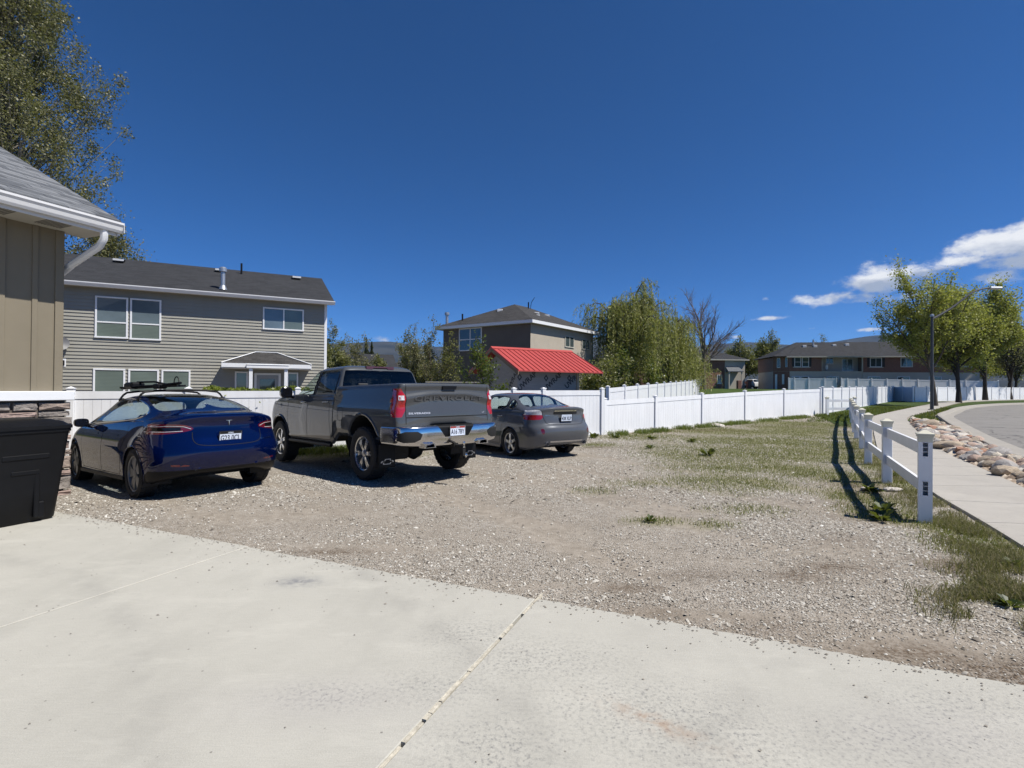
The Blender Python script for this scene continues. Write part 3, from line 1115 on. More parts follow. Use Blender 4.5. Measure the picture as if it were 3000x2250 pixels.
def rail_fence():
    root = empty('rail_fence', (4.93, 6.11, 0))
    tag(root, 'white two-rail fence with cream post caps beside the footpath', 'fence')
    ox, oy = 4.93, 6.11
    posts = [(4.93, 6.11), (6.30, 8.60), (7.55, 10.85), (9.40, 13.75), (11.17, 16.6), (12.7, 19.0), (14.2, 21.3), (15.8, 23.8), (17.6, 26.6), (19.55, 29.2), (17.82, 28.95)]
    h, pw = 1.035, .132
    for k, (x, y) in enumerate(posts):
        z0 = float(gz(x, y))
        q = posts[min(k + 1, len(posts) - 1)]
        p = posts[max(k - 1, 0)]
        yaw = math.atan2(q[1] - p[1], q[0] - p[0])
        if k == 0:
            yaw -= .10
        sl = empty('post', (x - ox, y - oy, z0), yaw, root)
        if k == 0:
            # end post with the empty rail sockets open towards us (face -x local)
            mb = MB()
            w = pw / 2
            holes = [(.33, .49), (.79, .95)]
            sw = .024
            zc = [-.15] + [z for hl in holes for z in hl] + [h]
            for a, b in zip(zc[:-1], zc[1:]):
                if (a, b) in holes:
                    mb.box(-w, -w + .005, -w, -sw, a, b)
                    mb.box(-w, -w + .005, sw, w, a, b)
                else:
                    mb.box(-w, -w + .005, -w, w, a, b)
            mb.box(w - .005, w, -w, w, -.15, h)
            mb.box(-w + .005, w - .005, -w, -w + .005, -.15, h)
            mb.box(-w + .005, w - .005, w - .005, w, -.15, h)
            mb.build('post_body', M_vinyl, sl)
            mb = MB()
            for a, b in holes:
                for t in (.33, .67):
                    zz = a + (b - a) * t
                    mb.box(-w + .01, -w + .05, -sw, sw, zz - .004, zz + .004)
                mb.box(-w - .004, -w - .0005, -sw - .006, sw + .006, b, b + .010)
            mb.build('socket_web', M_white_metal, sl)
        else:
            MB().cbox(-pw / 2, pw / 2, -pw / 2, pw / 2, -.15, h, .005).build('post_body', M_vinyl, sl)
        cap = MB()
        for (a, z0_, z1_) in ((.070, h - .075, h - .02), (.078, h - .02, h + .004), (.086, h + .004, h + .026)):
            cap.cbox(-a, a, -a, a, z0_, z1_, .003)
        a = .076
        cap.add([(-a, -a, h + .026), (a, -a, h + .026), (a, a, h + .026), (-a, a, h + .026), (-.02, -.02, h + .062), (.02, -.02, h + .062), (.02, .02, h + .062), (-.02, .02, h + .062)],
                [(0, 1, 5, 4), (1, 2, 6, 5), (2, 3, 7, 6), (3, 0, 4, 7), (4, 5, 6, 7)])
        cap.build('post_cap', M_vinyl_cream, sl)
    for k in range(len(posts) - 1):
        (x, y), (x2, y2) = posts[k], posts[k + 1]
        d = Vector((x2 - x, y2 - y))
        L = d.length
        for zc in (.41, .865):
            za, zb = float(gz(x, y)) + zc, float(gz(x2, y2)) + zc
            mb = MB()
            ux, uy = d.x / L, d.y / L
            hh, th = .072, .019
            a, b = pw / 2 - .012, L - pw / 2 + .012

            def P(s, n, z):
                return (x - ox + ux * s - uy * n, y - oy + uy * s + ux * n, z)
            v = []
            for s, z in ((a, za), (b, zb)):
                v += [P(s, -th, z - hh), P(s, th, z - hh), P(s, th, z + hh), P(s, -th, z + hh)]
            mb.add(v, [(0, 1, 2, 3), (7, 6, 5, 4), (0, 4, 5, 1), (1, 5, 6, 2), (2, 6, 7, 3), (3, 7, 4, 0)])
            mb.build('rail', M_vinyl, root)


rail_fence()


# ------------------------------------------------------------------ buildings
def roof_mat(name, col, course=.145, tab=.30, var=.3):
    """asphalt shingle surface in the object's own x (along) and y/z (up slope) directions"""
    m, nt, b = new_mat(name)
    uvn = nt.nodes.new('ShaderNodeUVMap')
    br = nt.nodes.new('ShaderNodeTexBrick')
    br.offset = .37
    br.inputs['Scale'].default_value = 1.0
    br.inputs['Brick Width'].default_value = tab
    br.inputs['Row Height'].default_value = course
    br.inputs['Mortar Size'].default_value = .006
    br.inputs['Mortar Smooth'].default_value = .3
    br.inputs['Color1'].default_value = (*(c * (1 - var) for c in col), 1)
    br.inputs['Color2'].default_value = (*(c * (1 + var) for c in col), 1)
    br.inputs['Mortar'].default_value = (*(c * .35 for c in col), 1)
    nt.links.new(uvn.outputs[0], br.inputs['Vector'])
    gr = nz(nt, 120.0, 2, .6, uvn.outputs[0])
    big = nz(nt, .9, 4, .6, uvn.outputs[0])
    c = mixc(nt, .30, br.outputs['Color'], ramp(nt, gr, [(.3, tuple(v * .5 for v in col)), (.7, tuple(v * 1.7 for v in col))]))
    c = mixc(nt, mth(nt, 'MULTIPLY', ramp(nt, big, [(.45, 0.0), (.7, 1.0)]), .35), c, tuple(v * 1.35 for v in col))
    nt.links.new(c, b.inputs['Base Color'])
    b.inputs['Roughness'].default_value = .9
    b.inputs['Specular IOR Level'].default_value = .25
    bump(nt, b, mth(nt, 'SUBTRACT', mth(nt, 'MULTIPLY', gr, .4), br.outputs['Fac']), .6, .01)
    return m


def slope_uv(o):
    """UVs in metres: u horizontal along each face, v up its slope"""
    me = o.data
    uv = me.uv_layers.new(name='UVMap')
    for p in me.polygons:
        n = p.normal
        h = Vector((-n.y, n.x, 0))
        if h.length < 1e-4:
            h = Vector((1, 0, 0))
        h.normalize()
        s = n.cross(h)
        for li in p.loop_indices:
            co = me.vertices[me.loops[li].vertex_index].co
            uv.data[li].uv = (co.dot(h), co.dot(s))


M_roof_dark = roof_mat('charcoal_shingles', (.034, .035, .038))
M_roof_grey = roof_mat('grey_shingles', (.135, .142, .152), var=.12)
M_roof_brown = roof_mat('weathered_shingles', (.050, .048, .047), var=.40)
M_siding = simple('beige_vinyl_siding', (.295, .285, .243), .6, .06, 1.5)
M_stucco_dk = simple('tan_stucco_darkened', (.140, .123, .105), .9, .07, 1.5, bstr=.5, bscale=110.0, bdist=.006)  # dark copy of the tan stucco, wall shade put into the colour
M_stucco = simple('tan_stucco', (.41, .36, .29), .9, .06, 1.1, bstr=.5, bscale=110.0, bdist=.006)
M_garage_wall = simple('olive_tan_stucco_panel', (.215, .185, .132), .9, .06, 2.0, bstr=.6, bscale=140.0, bdist=.005)
M_soffit = simple('soffit_offwhite', (.50, .47, .40), .7, .06, 3.0)
M_door = simple('grey_painted_door', (.30, .32, .34), .5, .05)


def blind_mat(name, col, pitch):
    m, nt, b = new_mat(name)
    co = objco(nt)
    wv = nt.nodes.new('ShaderNodeTexWave')
    wv.bands_direction = 'Z'
    wv.inputs['Scale'].default_value = 1.0 / pitch * .31
    wv.inputs['Distortion'].default_value = .6
    nt.links.new(co, wv.inputs['Vector'])
    c = ramp(nt, wv.outputs['Fac'], [(.2, tuple(v * .72 for v in col)), (.7, col)])
    nt.links.new(mixc(nt, .3, c, ramp(nt, nz(nt, .8, 3, .5, co), [(.35, tuple(v * .5 for v in col)), (.65, tuple(v * 1.3 for v in col))])), b.inputs['Base Color'])
    b.inputs['Roughness'].default_value = .04
    b.inputs['Specular IOR Level'].default_value = .7
    return m


M_blind = blind_mat('pane_with_blinds', (.16, .20, .175), .05)
M_pane_sky = simple('sky_tinted_pane', (.13, .17, .19), .03, .2, .9, spec=.9)  # pale blue base colour stands in for reflected sky
M_pane_dk = simple('dark_reflective_pane', (.060, .080, .082), .03, .25, .9, spec=.9)


def window(parent, x0, x1, z0, z1, y, mat, bars=(), fw=.06, split=None, fm=None, proud=.035):
    """window on a wall facing -y at depth y: frame pieces, bars and panes"""
    fm = fm or M_white_trim
    w = empty('window', (0, 0, 0), 0, parent)
    fr = MB()
    fr.cbox(x0, x1, y - proud, y + .02, z1 - fw, z1, .006)
    fr.cbox(x0 - .01, x1 + .01, y - proud - .012, y + .02, z0, z0 + fw, .006)
    fr.cbox(x0, x0 + fw, y - proud + .002, y + .02, z0 + fw, z1 - fw, .006)
    fr.cbox(x1 - fw, x1, y - proud + .002, y + .02, z0 + fw, z1 - fw, .006)
    for b in bars:
        if b[0] == 'h':
            fr.cbox(x0 + fw, x1 - fw, y - proud + .006, y + .02, b[1] - .025, b[1] + .025, .005)
        else:
            fr.cbox(b[1] - .025, b[1] + .025, y - proud + .007, y + .02, z0 + fw, z1 - fw, .005)
    fr.build('frame', fm, w)
    hs = sorted([z0 + fw] + [b[1] for b in bars if b[0] == 'h'] + [z1 - fw])
    vs = sorted([x0 + fw] + [b[1] for b in bars if b[0] == 'v'] + [x1 - fw])
    mats = mat if isinstance(mat, list) else [mat]
    k = 0
    for i in range(len(hs) - 1):
        for j in range(len(vs) - 1):
            MB().box(vs[j], vs[j + 1], y - .012 - .004 * (i % 2), y + .01, hs[i], hs[i + 1]).build('pane', mats[min(k, len(mats) - 1)], w)
            k += 1
    return w


def near_garage():
    """the house corner at the left edge: local x towards the camera along the wall, y outwards"""
    cx, cy = -6.60, 7.50
    yaw = math.atan2(-.92, -.392)
    root = empty('near_house', (cx, cy, -.06), yaw)
    tag(root, 'tan board-and-batten house corner with stone base and white gutter', 'house')
    D = .06
    MB().box(0, 9, -6, 0, -.2, 3.85).build('wall', M_garage_wall, root)
    mb = MB()
    mb.cbox(-.004, .10, -.06, .024, 1.43 + D, 3.83, .004)
    mb.build('corner_board', M_garage_wall, root)
    for k in range(1, 9):
        x = .30 + .355 * (k - 1)
        MB().cbox(x, x + .065, -.01, .02, 1.43 + D, 3.83, .004).build('batten', M_garage_wall, root)
    mb = MB()
    mb.cbox(-.11, 9, -.02, .125, 1.30 + D, 1.432 + D, .008)
    mb.build('trim_band', M_white_trim, root)
    # stones
    rnd = random.Random(5)
    M_st = []
    for nme, c in (('stone_taupe', (.27, .215, .18)), ('stone_rose', (.30, .225, .195)), ('stone_grey', (.22, .195, .175))):
        M_st.append(simple(nme, c, .9, .28, 7.0, bstr=.9, bscale=22.0, bdist=.03))
    M_mortar = simple('stone_mortar', (.10, .085, .07), .95, .2, 20.0)
    MB().box(-.03, 1.6, -.02, .03, -.2, 1.30 + D).build('mortar_bed', M_mortar, root)
    z = -.04
    row = 0
    while z < 1.27 + D:
        h = min(rnd.choice((.10, .13, .16, .20, .09)), 1.295 + D - z)
        if h < .04:
            break
        x = -.11 + rnd.uniform(-.015, .02)
        while x < 1.5:
            L = rnd.uniform(.18, .48)
            out = rnd.uniform(.06, .115)
            mb = MB()
            j = lambda s: rnd.uniform(-s, s)
            n = 5
            # irregular front face
            ring_ = [(0, 0), (L * .5 + j(.04), j(.012)), (L, 0), (L + j(.008), h * .5), (L, h), (L * .5 + j(.04), h + j(.012)), (0, h), (j(.008), h * .5)]
            g = .012
            ce = (L / 2, h / 2)
            rim = [(x + ce[0] + (p[0] - ce[0]) * (1 - g / L * 2), z + ce[1] + (p[1] - ce[1]) * (1 - g / h * 2)) for p in ring_]
            face = [(ce[0] + x + (p[0] - x - ce[0]) * .86 + j(.012), ce[1] + z + (p[1] - z - ce[1]) * .78 + j(.01)) for p in rim]
            v = [(p[0], -.02, p[1]) for p in rim] + [(p[0], out * .72 + j(.012), p[1]) for p in rim] + [(p[0], out + j(.014), p[1]) for p in face] + [(x + ce[0], out + j(.02), z + ce[1])]
            f = []
            for q in range(8):
                q2 = (q + 1) % 8
                f += [(q, q2, 8 + q2, 8 + q), (8 + q, 8 + q2, 16 + q2, 16 + q), (16 + q, 16 + q2, 24)]
            mb.add(v, [t[::-1] for t in f])
            mb.build('stone', rnd.choice(M_st), root)
            x += L + .004
        z += h
        row += 1
    # eave: soffit, fascia, gutter
    ov = .66
    MB().box(-.32, 9, -.10, ov, 3.83, 3.85).build('soffit', M_soffit, root)
    vm = MB()
    for k in range(5):
        x = .12 + k * .62
        for q in range(9):
            vm.box(x + q * .035, x + q * .035 + .02, .16, .62, 3.826, 3.8305)
    vm.build('soffit_vent', simple('soffit_vent_grey', (.16, .15, .13), .8), root)
    MB().box(-.34, 9, ov, ov + .02, 3.78, 3.98).build('fascia', M_white_metal, root)
    g = MB()
    prof = [(ov + .022, 3.965), (ov + .022, 3.825), (ov + .085, 3.822), (ov + .105, 3.855), (ov + .118, 3.905), (ov + .140, 3.935), (ov + .140, 3.965), (ov + .128, 3.965), (ov + .128, 3.942), (ov + .106, 3.912), (ov + .094, 3.865), (ov + .078, 3.834), (ov + .034, 3.836), (ov + .034, 3.965)]
    n = len(prof)
    g.add([(-.36, a, b) for a, b in prof] + [(9, a, b) for a, b in prof], [(k, (k + 1) % n, n + (k + 1) % n, n + k) for k in range(n)] + [tuple(range(n))[::-1]])
    g.box(-.365, -.358, ov + .022, ov + .14, 3.822, 3.966)
    g.build('gutter', M_white_metal, root)
    # roof slab and shingles
    ya, za, pitch = ov + .07, 3.985, .5
    rl = 5.4
    rb = MB()
    ym = ya - rl
    v = [(-.34, ya, za), (9, ya, za), (9, ym, za + pitch * rl), (-.34, ym, za + pitch * rl), (-.34, ya, za - .05), (9, ya, za - .05), (9, ym, za + pitch * rl - .05), (-.34, ym, za + pitch * rl - .05)]
    rb.add(v, [(0, 3, 2, 1), (4, 5, 6, 7), (0, 1, 5, 4), (3, 0, 4, 7)])
    rb.add([(-.42, ym, za + pitch * rl), (9, ym, za + pitch * rl), (9, ym - rl, za), (-.42, ym - rl, za)], [(0, 3, 2, 1)])
    ro = rb.build('roof', M_roof_grey, root)
    slope_uv(ro)
    MB().prism([(ya - .02, za - .05), (ym, za + pitch * rl - .05), (ym, za + pitch * rl - .2), (ya - .02, za - .2)], -.35, -.32, 'x').build('rake_board', M_white_metal, root)
    MB().prism([(.0, 3.84), (-6, 3.84), (-3, 6.1)], 0.0, .2, 'x').build('gable', M_garage_wall, root)
    Ms = [simple('shingle_%s' % q, c, .92, .16, 9.0, bstr=.5, bscale=160.0, bdist=.004) for q, c in (('light', (.165, .172, .182)), ('mid', (.125, .132, .142)), ('dark', (.085, .091, .10)))]
    cs, sn = 1 / math.sqrt(1 + pitch * pitch), pitch / math.sqrt(1 + pitch * pitch)
    protos = []
    for m in Ms:
        mb = MB()
        tw, tl = .325, .150
        mb.add([(0, 0, 0), (tw, 0, 0), (tw, -tl * cs, tl * sn - .004), (0, -tl * cs, tl * sn - .004), (0, 0, -.020), (tw, 0, -.020)], [(0, 3, 2, 1), (4, 0, 1, 5), (0, 4, 3), (1, 2, 5)])
        me = mb.mesh('shingle')
        me.materials.append(m)
        protos.append(me)
    for r in range(28):
        s = r * .143
        y, z = ya + .012 - s * cs, za + .016 + s * sn
        x = -.35 - (r % 3) * .108
        xe = 1.65 - r * .045
        while x < xe:
            o = bpy.data.objects.new('shingle', rnd.choice(protos))
            COL.objects.link(o)
            o.parent = ro
            o.location = (max(x, -.355) if x > -.37 else -.355, y + rnd.uniform(-.004, .004), z + rnd.uniform(0, .003))
            if x < -.37:
                o.scale = ((x + .325 + .355) / .325, 1, 1)
            x += .329
    # downspout
    d = MB()
    path = [(-.16, ov + .02, 3.83), (-.16, ov + .02, 3.70), (-.15, ov - .06, 3.60), (-.10, .05, 3.38), (-.09, -.32, 3.22), (-.09, -.40, 3.05), (-.09, -.40, .1)]
    d.tube(path, [.05, .05, .052, .05, .05, .05, .05], 8)
    d.build('downspout', M_white_trim, root, smooth=True)
    return root


near_garage()


def waste_bin():
    """wheeled bin: local x towards the camera along the house wall, y outwards"""
    yaw = math.atan2(-.92, -.392)
    root = empty('waste_bin', (-5.19, 5.90, .003), yaw)
    tag(root, 'black plastic wheeled waste bin with closed lid on the driveway', 'waste bin')
    L, Dp = .66, .72

    def ringp(z, k, r=.07):
        x0, x1, y0, y1 = -k, L + k, -Dp - k, k
        pts = []
        for (cx, cy, a0) in ((x1 - r, y1 - r, 0), (x0 + r, y1 - r, 90), (x0 + r, y0 + r, 180), (x1 - r, y0 + r, 270)):
            for q in range(5):
                a = math.radians(a0 + q * 22.5)
                pts.append((cx + r * math.cos(a), cy + r * math.sin(a), z))
        return pts
    rows = [ringp(.0, -.035), ringp(.02, -.02), ringp(.33, .012), ringp(.34, .012), ringp(.93, .065), ringp(.99, .072), ringp(.992, .085), ringp(1.03, .085)]
    mb = MB()
    n = len(rows[0])
    v = [p for r in rows for p in r]
    f = [(k * n + j, k * n + (j + 1) % n, (k + 1) * n + (j + 1) % n, (k + 1) * n + j) for k in range(len(rows) - 1) for j in range(n)]
    f += [tuple(range(n))[::-1]]
    mb.add(v, f)
    mb.build('bin_body', M_black_plastic, root, smooth=True)
    # raised rib, grab bar slot and lower foot moulding on the near face
    mb = MB()
    mb.cbox(.12, .54, .030, .056, .70, .76, .01)
    mb.build('grip_bar', M_black_plastic, root)
    mb = MB()
    mb.cbox(.20, .25, -.02, .030, .05, .58, .01)
    mb.cbox(.20, .46, .010, .038, .53, .585, .01)
    mb.cbox(.15, .22, -.03, .022, .04, .22, .01)
    mb.build('moulded_rib', M_black_plastic, root)
    lid = MB()
    rows = [ringp(1.028, .10, .09), ringp(1.062, .10, .09), ringp(1.070, .07, .08), ringp(1.105, .035, .08), ringp(1.135, -.06, .07), ringp(1.142, -.2, .05)]
    v = [p for r in rows for p in r]
    f = [(k * n + j, k * n + (j + 1) % n, (k + 1) * n + (j + 1) % n, (k + 1) * n + j) for k in range(len(rows) - 1) for j in range(n)]
    f += [tuple(range((len(rows) - 1) * n, len(rows) * n)), tuple(range(n))[::-1]]
    lid.add(v, f)
    lid.build('lid', M_black_plastic, root, smooth=True)
    mb = MB()
    mb.cbox(.02, .07, -.06, .03, 1.07, 1.115, .01)
    mb.cbox(.60, .65, -.06, .03, 1.07, 1.115, .01)
    mb.build('lid_hinge', M_black_plastic, root)
    for x in (.03, .63):
        w = MB()
        w.lathe([(.02, -.03), (.10, -.03), (.125, -.02), (.125, .02), (.10, .03), (.02, .03)], 20, 'y', 0, 0)
        o = w.build('bin_wheel', M_rubber, root, smooth=True)
        o.location = (x, -Dp - .02, .122)
        o.rotation_euler = (0, 0, math.pi / 2)


waste_bin()


def siding_house():
    yaw = .4702
    root = empty('siding_house', (-20.674, 16.158, -.2), yaw)
    tag(root, 'two-storey beige siding house with charcoal roof behind the fence', 'house')
    Lx = 14.0
    D = .2
    mb = MB()
    mb.box(0, Lx, 0, 8.6, -.3, 5.2 + D)
    mb.prism([(0, 5.2 + D), (8.6, 5.2 + D), (4.3, 6.95 + D)], Lx - .2, Lx, 'x')
    mb.build('wall', M_siding, root)
    lap = MB()
    h = .128
    lap.add([(0, -.036, 0), (Lx - .06, -.036, 0), (Lx - .06, -.006, h), (0, -.006, h), (0, 0, 0), (Lx - .06, 0, 0)], [(0, 1, 2, 3), (4, 5, 1, 0)])
    lm = lap.mesh('siding_board')
    lm.materials.append(M_siding)
    for k in range(41):
        o = bpy.data.objects.new('siding_board', lm)
        COL.objects.link(o)
        o.parent = root
        o.location = (0, -.002, .0 + k * h)
    MB().cbox(Lx - .085, Lx + .03, -.035, .08, -.2, 5.2 + D, .006).build('corner_trim', M_white_trim, root)
    T = lambda a, b: (Lx - a, Lx - b)
    for (a, b, z0, z1, bars, mat) in ((8.06, 7.07, 3.26, 4.81, [('h', 4.05)], [M_blind, M_pane_sky]), (7.01, 6.03, 3.24, 4.81, [('h', 4.05)], [M_blind, M_pane_sky]),
                                      (2.51, .92, 3.89, 4.83, [('v', Lx - 1.71)], [M_pane_sky, M_blind]),
                                      (8.09, 7.13, .95, 2.13, [], M_blind), (7.04, 6.08, .95, 2.13, [], M_blind), (6.0, 5.05, .95, 2.13, [], M_blind)):
        x0, x1 = T(a, b)
        window(root, x0, x1, z0 + D, z1 + D, -.034, mat, bars)
    # entrance porch
    po = empty('porch', (0, 0, 0), 0, root)
    x0, x1 = T(3.93, .70)
    r0, r1 = T(2.76, 1.96)
    pr = MB()
    pr.add([(x0, -.95, 2.42 + D), (x1, -.95, 2.42 + D), (x1, -.03, 2.46 + D), (x0, -.03, 2.46 + D), (r0, -.03, 2.92 + D), (r1, -.03, 2.92 + D)], [(0, 1, 5, 4), (1, 2, 5), (3, 0, 4)])
    o = pr.build('porch_roof', M_roof_brown, po)
    slope_uv(o)
    fb = MB()
    fb.box(x0 - .02, x1 + .02, -.97, -.94, 2.26 + D, 2.42 + D)
    fb.box(x0 - .02, x0 + .01, -.94, -.03, 2.22 + D, 2.45 + D)
    fb.box(x1 - .01, x1 + .02, -.94, -.03, 2.22 + D, 2.45 + D)
    fb.box(x0, x1, -.93, -.03, 2.225 + D, 2.24 + D)
    fb.tube([(x0 - .02, -.99, 2.44 + D), (r0, -.04, 2.94 + D), (r1, -.04, 2.94 + D), (x1 + .02, -.99, 2.44 + D)], .02, 4)
    fb.build('porch_fascia', M_white_trim, po)
    bx0, bx1 = T(3.08, 1.55)
    bb = MB()
    bb.box(bx0, bx1, -1.25, -.975, 2.24 + D, 2.36 + D)
    bb.add([(bx0, -1.27, 2.365 + D), (bx1, -1.27, 2.365 + D), (bx1, -.975, 2.40 + D), (bx0, -.975, 2.40 + D)], [(0, 1, 2, 3)])
    bb.build('porch_beam', M_white_trim, po)
    for a in (2.93, 1.66):
        MB().cbox(Lx - a - .065, Lx - a + .065, -1.18, -1.05, -.2, 2.24 + D, .006).build('porch_post', M_white_trim, po)
    dx0, dx1 = T(2.80, 1.80)
    dr = empty('door', (0, 0, 0), 0, root)
    MB().box(dx0, dx1, -.06, -.02, -.1, 2.07 + D).build('door_frame', M_white_trim, dr)
    MB().cbox(dx0 + .09, dx1 - .09, -.075, -.045, -.1, 1.98 + D, .006).build('door_leaf', M_door, dr)
    gx0, gx1 = T(2.59, 2.03)
    MB().box(gx0, gx1, -.085, -.07, .95 + D, 1.82 + D).build('door_glass', M_pane_dk, dr)
    for (a, b) in ((3.51, 3.03), (1.56, 1.12)):
        x0_, x1_ = T(a, b)
        window(root, x0_, x1_, .9 + D, 2.12 + D, -.034, M_blind, [])
    # roof
    y0, z0 = -.40, 5.24 + D
    yr, zr = 4.3, 7.12 + D
    rb = MB()
    a, b = -.3, Lx + .28
    rb.add([(a, y0, z0), (b, y0, z0), (b, yr, zr), (a, yr, zr), (a, 9.0, z0), (b, 9.0, z0)], [(0, 1, 2, 3), (3, 2, 5, 4)])
    rb.add([(a, y0, z0 - .06), (b, y0, z0 - .06), (b, yr, zr - .06), (a, yr, zr - .06), (a, 9.0, z0 - .06), (b, 9.0, z0 - .06)], [(0, 3, 2, 1), (3, 4, 5, 2)])
    ro = rb.build('roof', M_roof_dark, root)
    slope_uv(ro)
    MB().prism([(y0, z0 - .01), (yr, zr - .01), (9.0, z0 - .01), (9.0, z0 - .17), (yr, zr - .17), (y0, z0 - .17)], b - .02, b + .005, 'x').build('rake_board', M_white_metal, root)
    MB().box(a, b - .03, y0 + .02, 0, 5.12 + D, 5.145 + D).build('soffit', M_soffit, root)
    g = MB()
    prof = [(y0, z0 - .03), (y0, z0 - .16), (y0 - .06, z0 - .165), (y0 - .105, z0 - .08), (y0 - .12, z0 - .05), (y0 - .12, z0 - .015), (y0 - .105, z0 - .015), (y0 - .10, z0 - .04)]
    n = len(prof)
    g.add([(a, p, q) for p, q in prof] + [(b + .02, p, q) for p, q in prof], [(k, n + k, n + (k + 1) % n, (k + 1) % n) for k in range(n)] + [tuple(range(n, 2 * n))])
    g.build('gutter', M_white_metal, root)
    sl = (zr - z0) / (yr - y0)
    rz = lambda y: z0 + sl * (y - y0)
    for x in (5.97, 9.75, 13.02):
        y = 3.55
        vb = MB()
        z = rz(y)
        vb.add([(x - .17, y - .2, z - .05), (x + .17, y - .2, z - .05), (x + .17, y + .2, z + .09), (x - .17, y + .2, z + .09), (x - .17, y - .2, z + .08), (x + .17, y - .2, z + .08), (x + .17, y + .2, z + .16), (x - .17, y + .2, z + .16)],
               [(1, 2, 6, 5), (3, 0, 4, 7), (2, 3, 7, 6)])
        vb.add([(x - .19, y - .22, z - .03), (x + .19, y - .22, z - .03), (x + .19, y - .22, z + .02), (x - .19, y - .22, z + .02)], [(0, 1, 2, 3)])
        vb.mi = 1  # white stands for the sunlit front, the black strip below for its shaded underside
        vb.add([(x - .19, y - .225, z + .02), (x + .19, y - .225, z + .02), (x + .19, y - .225, z + .10), (x - .19, y - .225, z + .10)], [(0, 1, 2, 3)])
        vb.add([(x - .19, y - .23, z + .082), (x + .19, y - .23, z + .082), (x + .19, y + .22, z + .175), (x - .19, y + .22, z + .175)], [(0, 1, 2, 3)])
        vb.build('roof_vent', [M_black_plastic, M_white_metal], root)
    fl = empty('flue', (0, 0, 0), 0, root)
    x, y = 10.02, .12
    mb = MB()
    mb.tube([(x, y, rz(y) - .1), (x, y, rz(y) + .72)], .085, 14)
    mb.build('flue_pipe', M_galv, fl, smooth=True)
    mb = MB()
    mb.lathe([(.16, rz(y) - .02), (.10, rz(y) + .16)], 14, 'z', x, y)
    mb.build('flue_flashing', M_galv, fl, smooth=True)
    mb = MB()
    mb.lathe([(.09, rz(y) + .70), (.14, rz(y) + .72), (.14, rz(y) + .86), (.10, rz(y) + .90), (.001, rz(y) + .91)], 14, 'z', x, y)
    mb.build('flue_cap', M_galv, fl, smooth=True)
    x, y = 10.62, 3.5
    mb = MB()
    mb.tube([(x, y, rz(y) - .1), (x, y, rz(y) + .50)], .045, 10)
    mb.build('vent_pipe', M_black_plastic, root, smooth=True)
    # satellite dish and wall lamp by the edge of the near house
    dsh = empty('satellite_dish', (0, 0, 0), 0, root)
    mb = MB()
    c0 = Vector((Lx - 9.02, -.28, 3.0 + D))
    n_ = Vector((.55, -.8, .25)).normalized()
    aa = n_.cross(Vector((0, 0, 1))).normalized()
    bb_ = n_.cross(aa)
    v, f = [], []
    for k in range(4):
        for j in range(20):
            r = .30 * (k + .02) / 3
            t = 2 * math.pi * j / 20
            v.append(c0 + aa * r * math.cos(t) + bb_ * r * math.sin(t) * .9 + n_ * (r * r * .6))
    for k in range(3):
        for j in range(20):
            f.append((k * 20 + j, k * 20 + (j + 1) % 20, k * 20 + 20 + (j + 1) % 20, k * 20 + 20 + j))
    mb.add(v, f)
    mb.build('dish', simple('dish_grey', (.10, .10, .105), .5), dsh, smooth=True)
    mb = MB()
    mb.tube([c0, (Lx - 9.05, -.12, 2.8 + D), (Lx - 9.05, .0, 2.72 + D)], .02, 6)
    mb.build('dish_mount', M_galv, dsh)
    lm_ = empty('wall_lamp', (0, 0, 0), 0, root)
    MB().cbox(Lx - 9.02, Lx - 8.87, -.05, -.02, 2.16 + D, 2.45 + D, .01).build('lamp_back', M_white_trim, lm_)
    MB().cbox(Lx - 8.99, Lx - 8.90, -.14, -.05, 2.20 + D, 2.40 + D, .02).build('lamp_body', M_black_plastic, lm_)


siding_house()


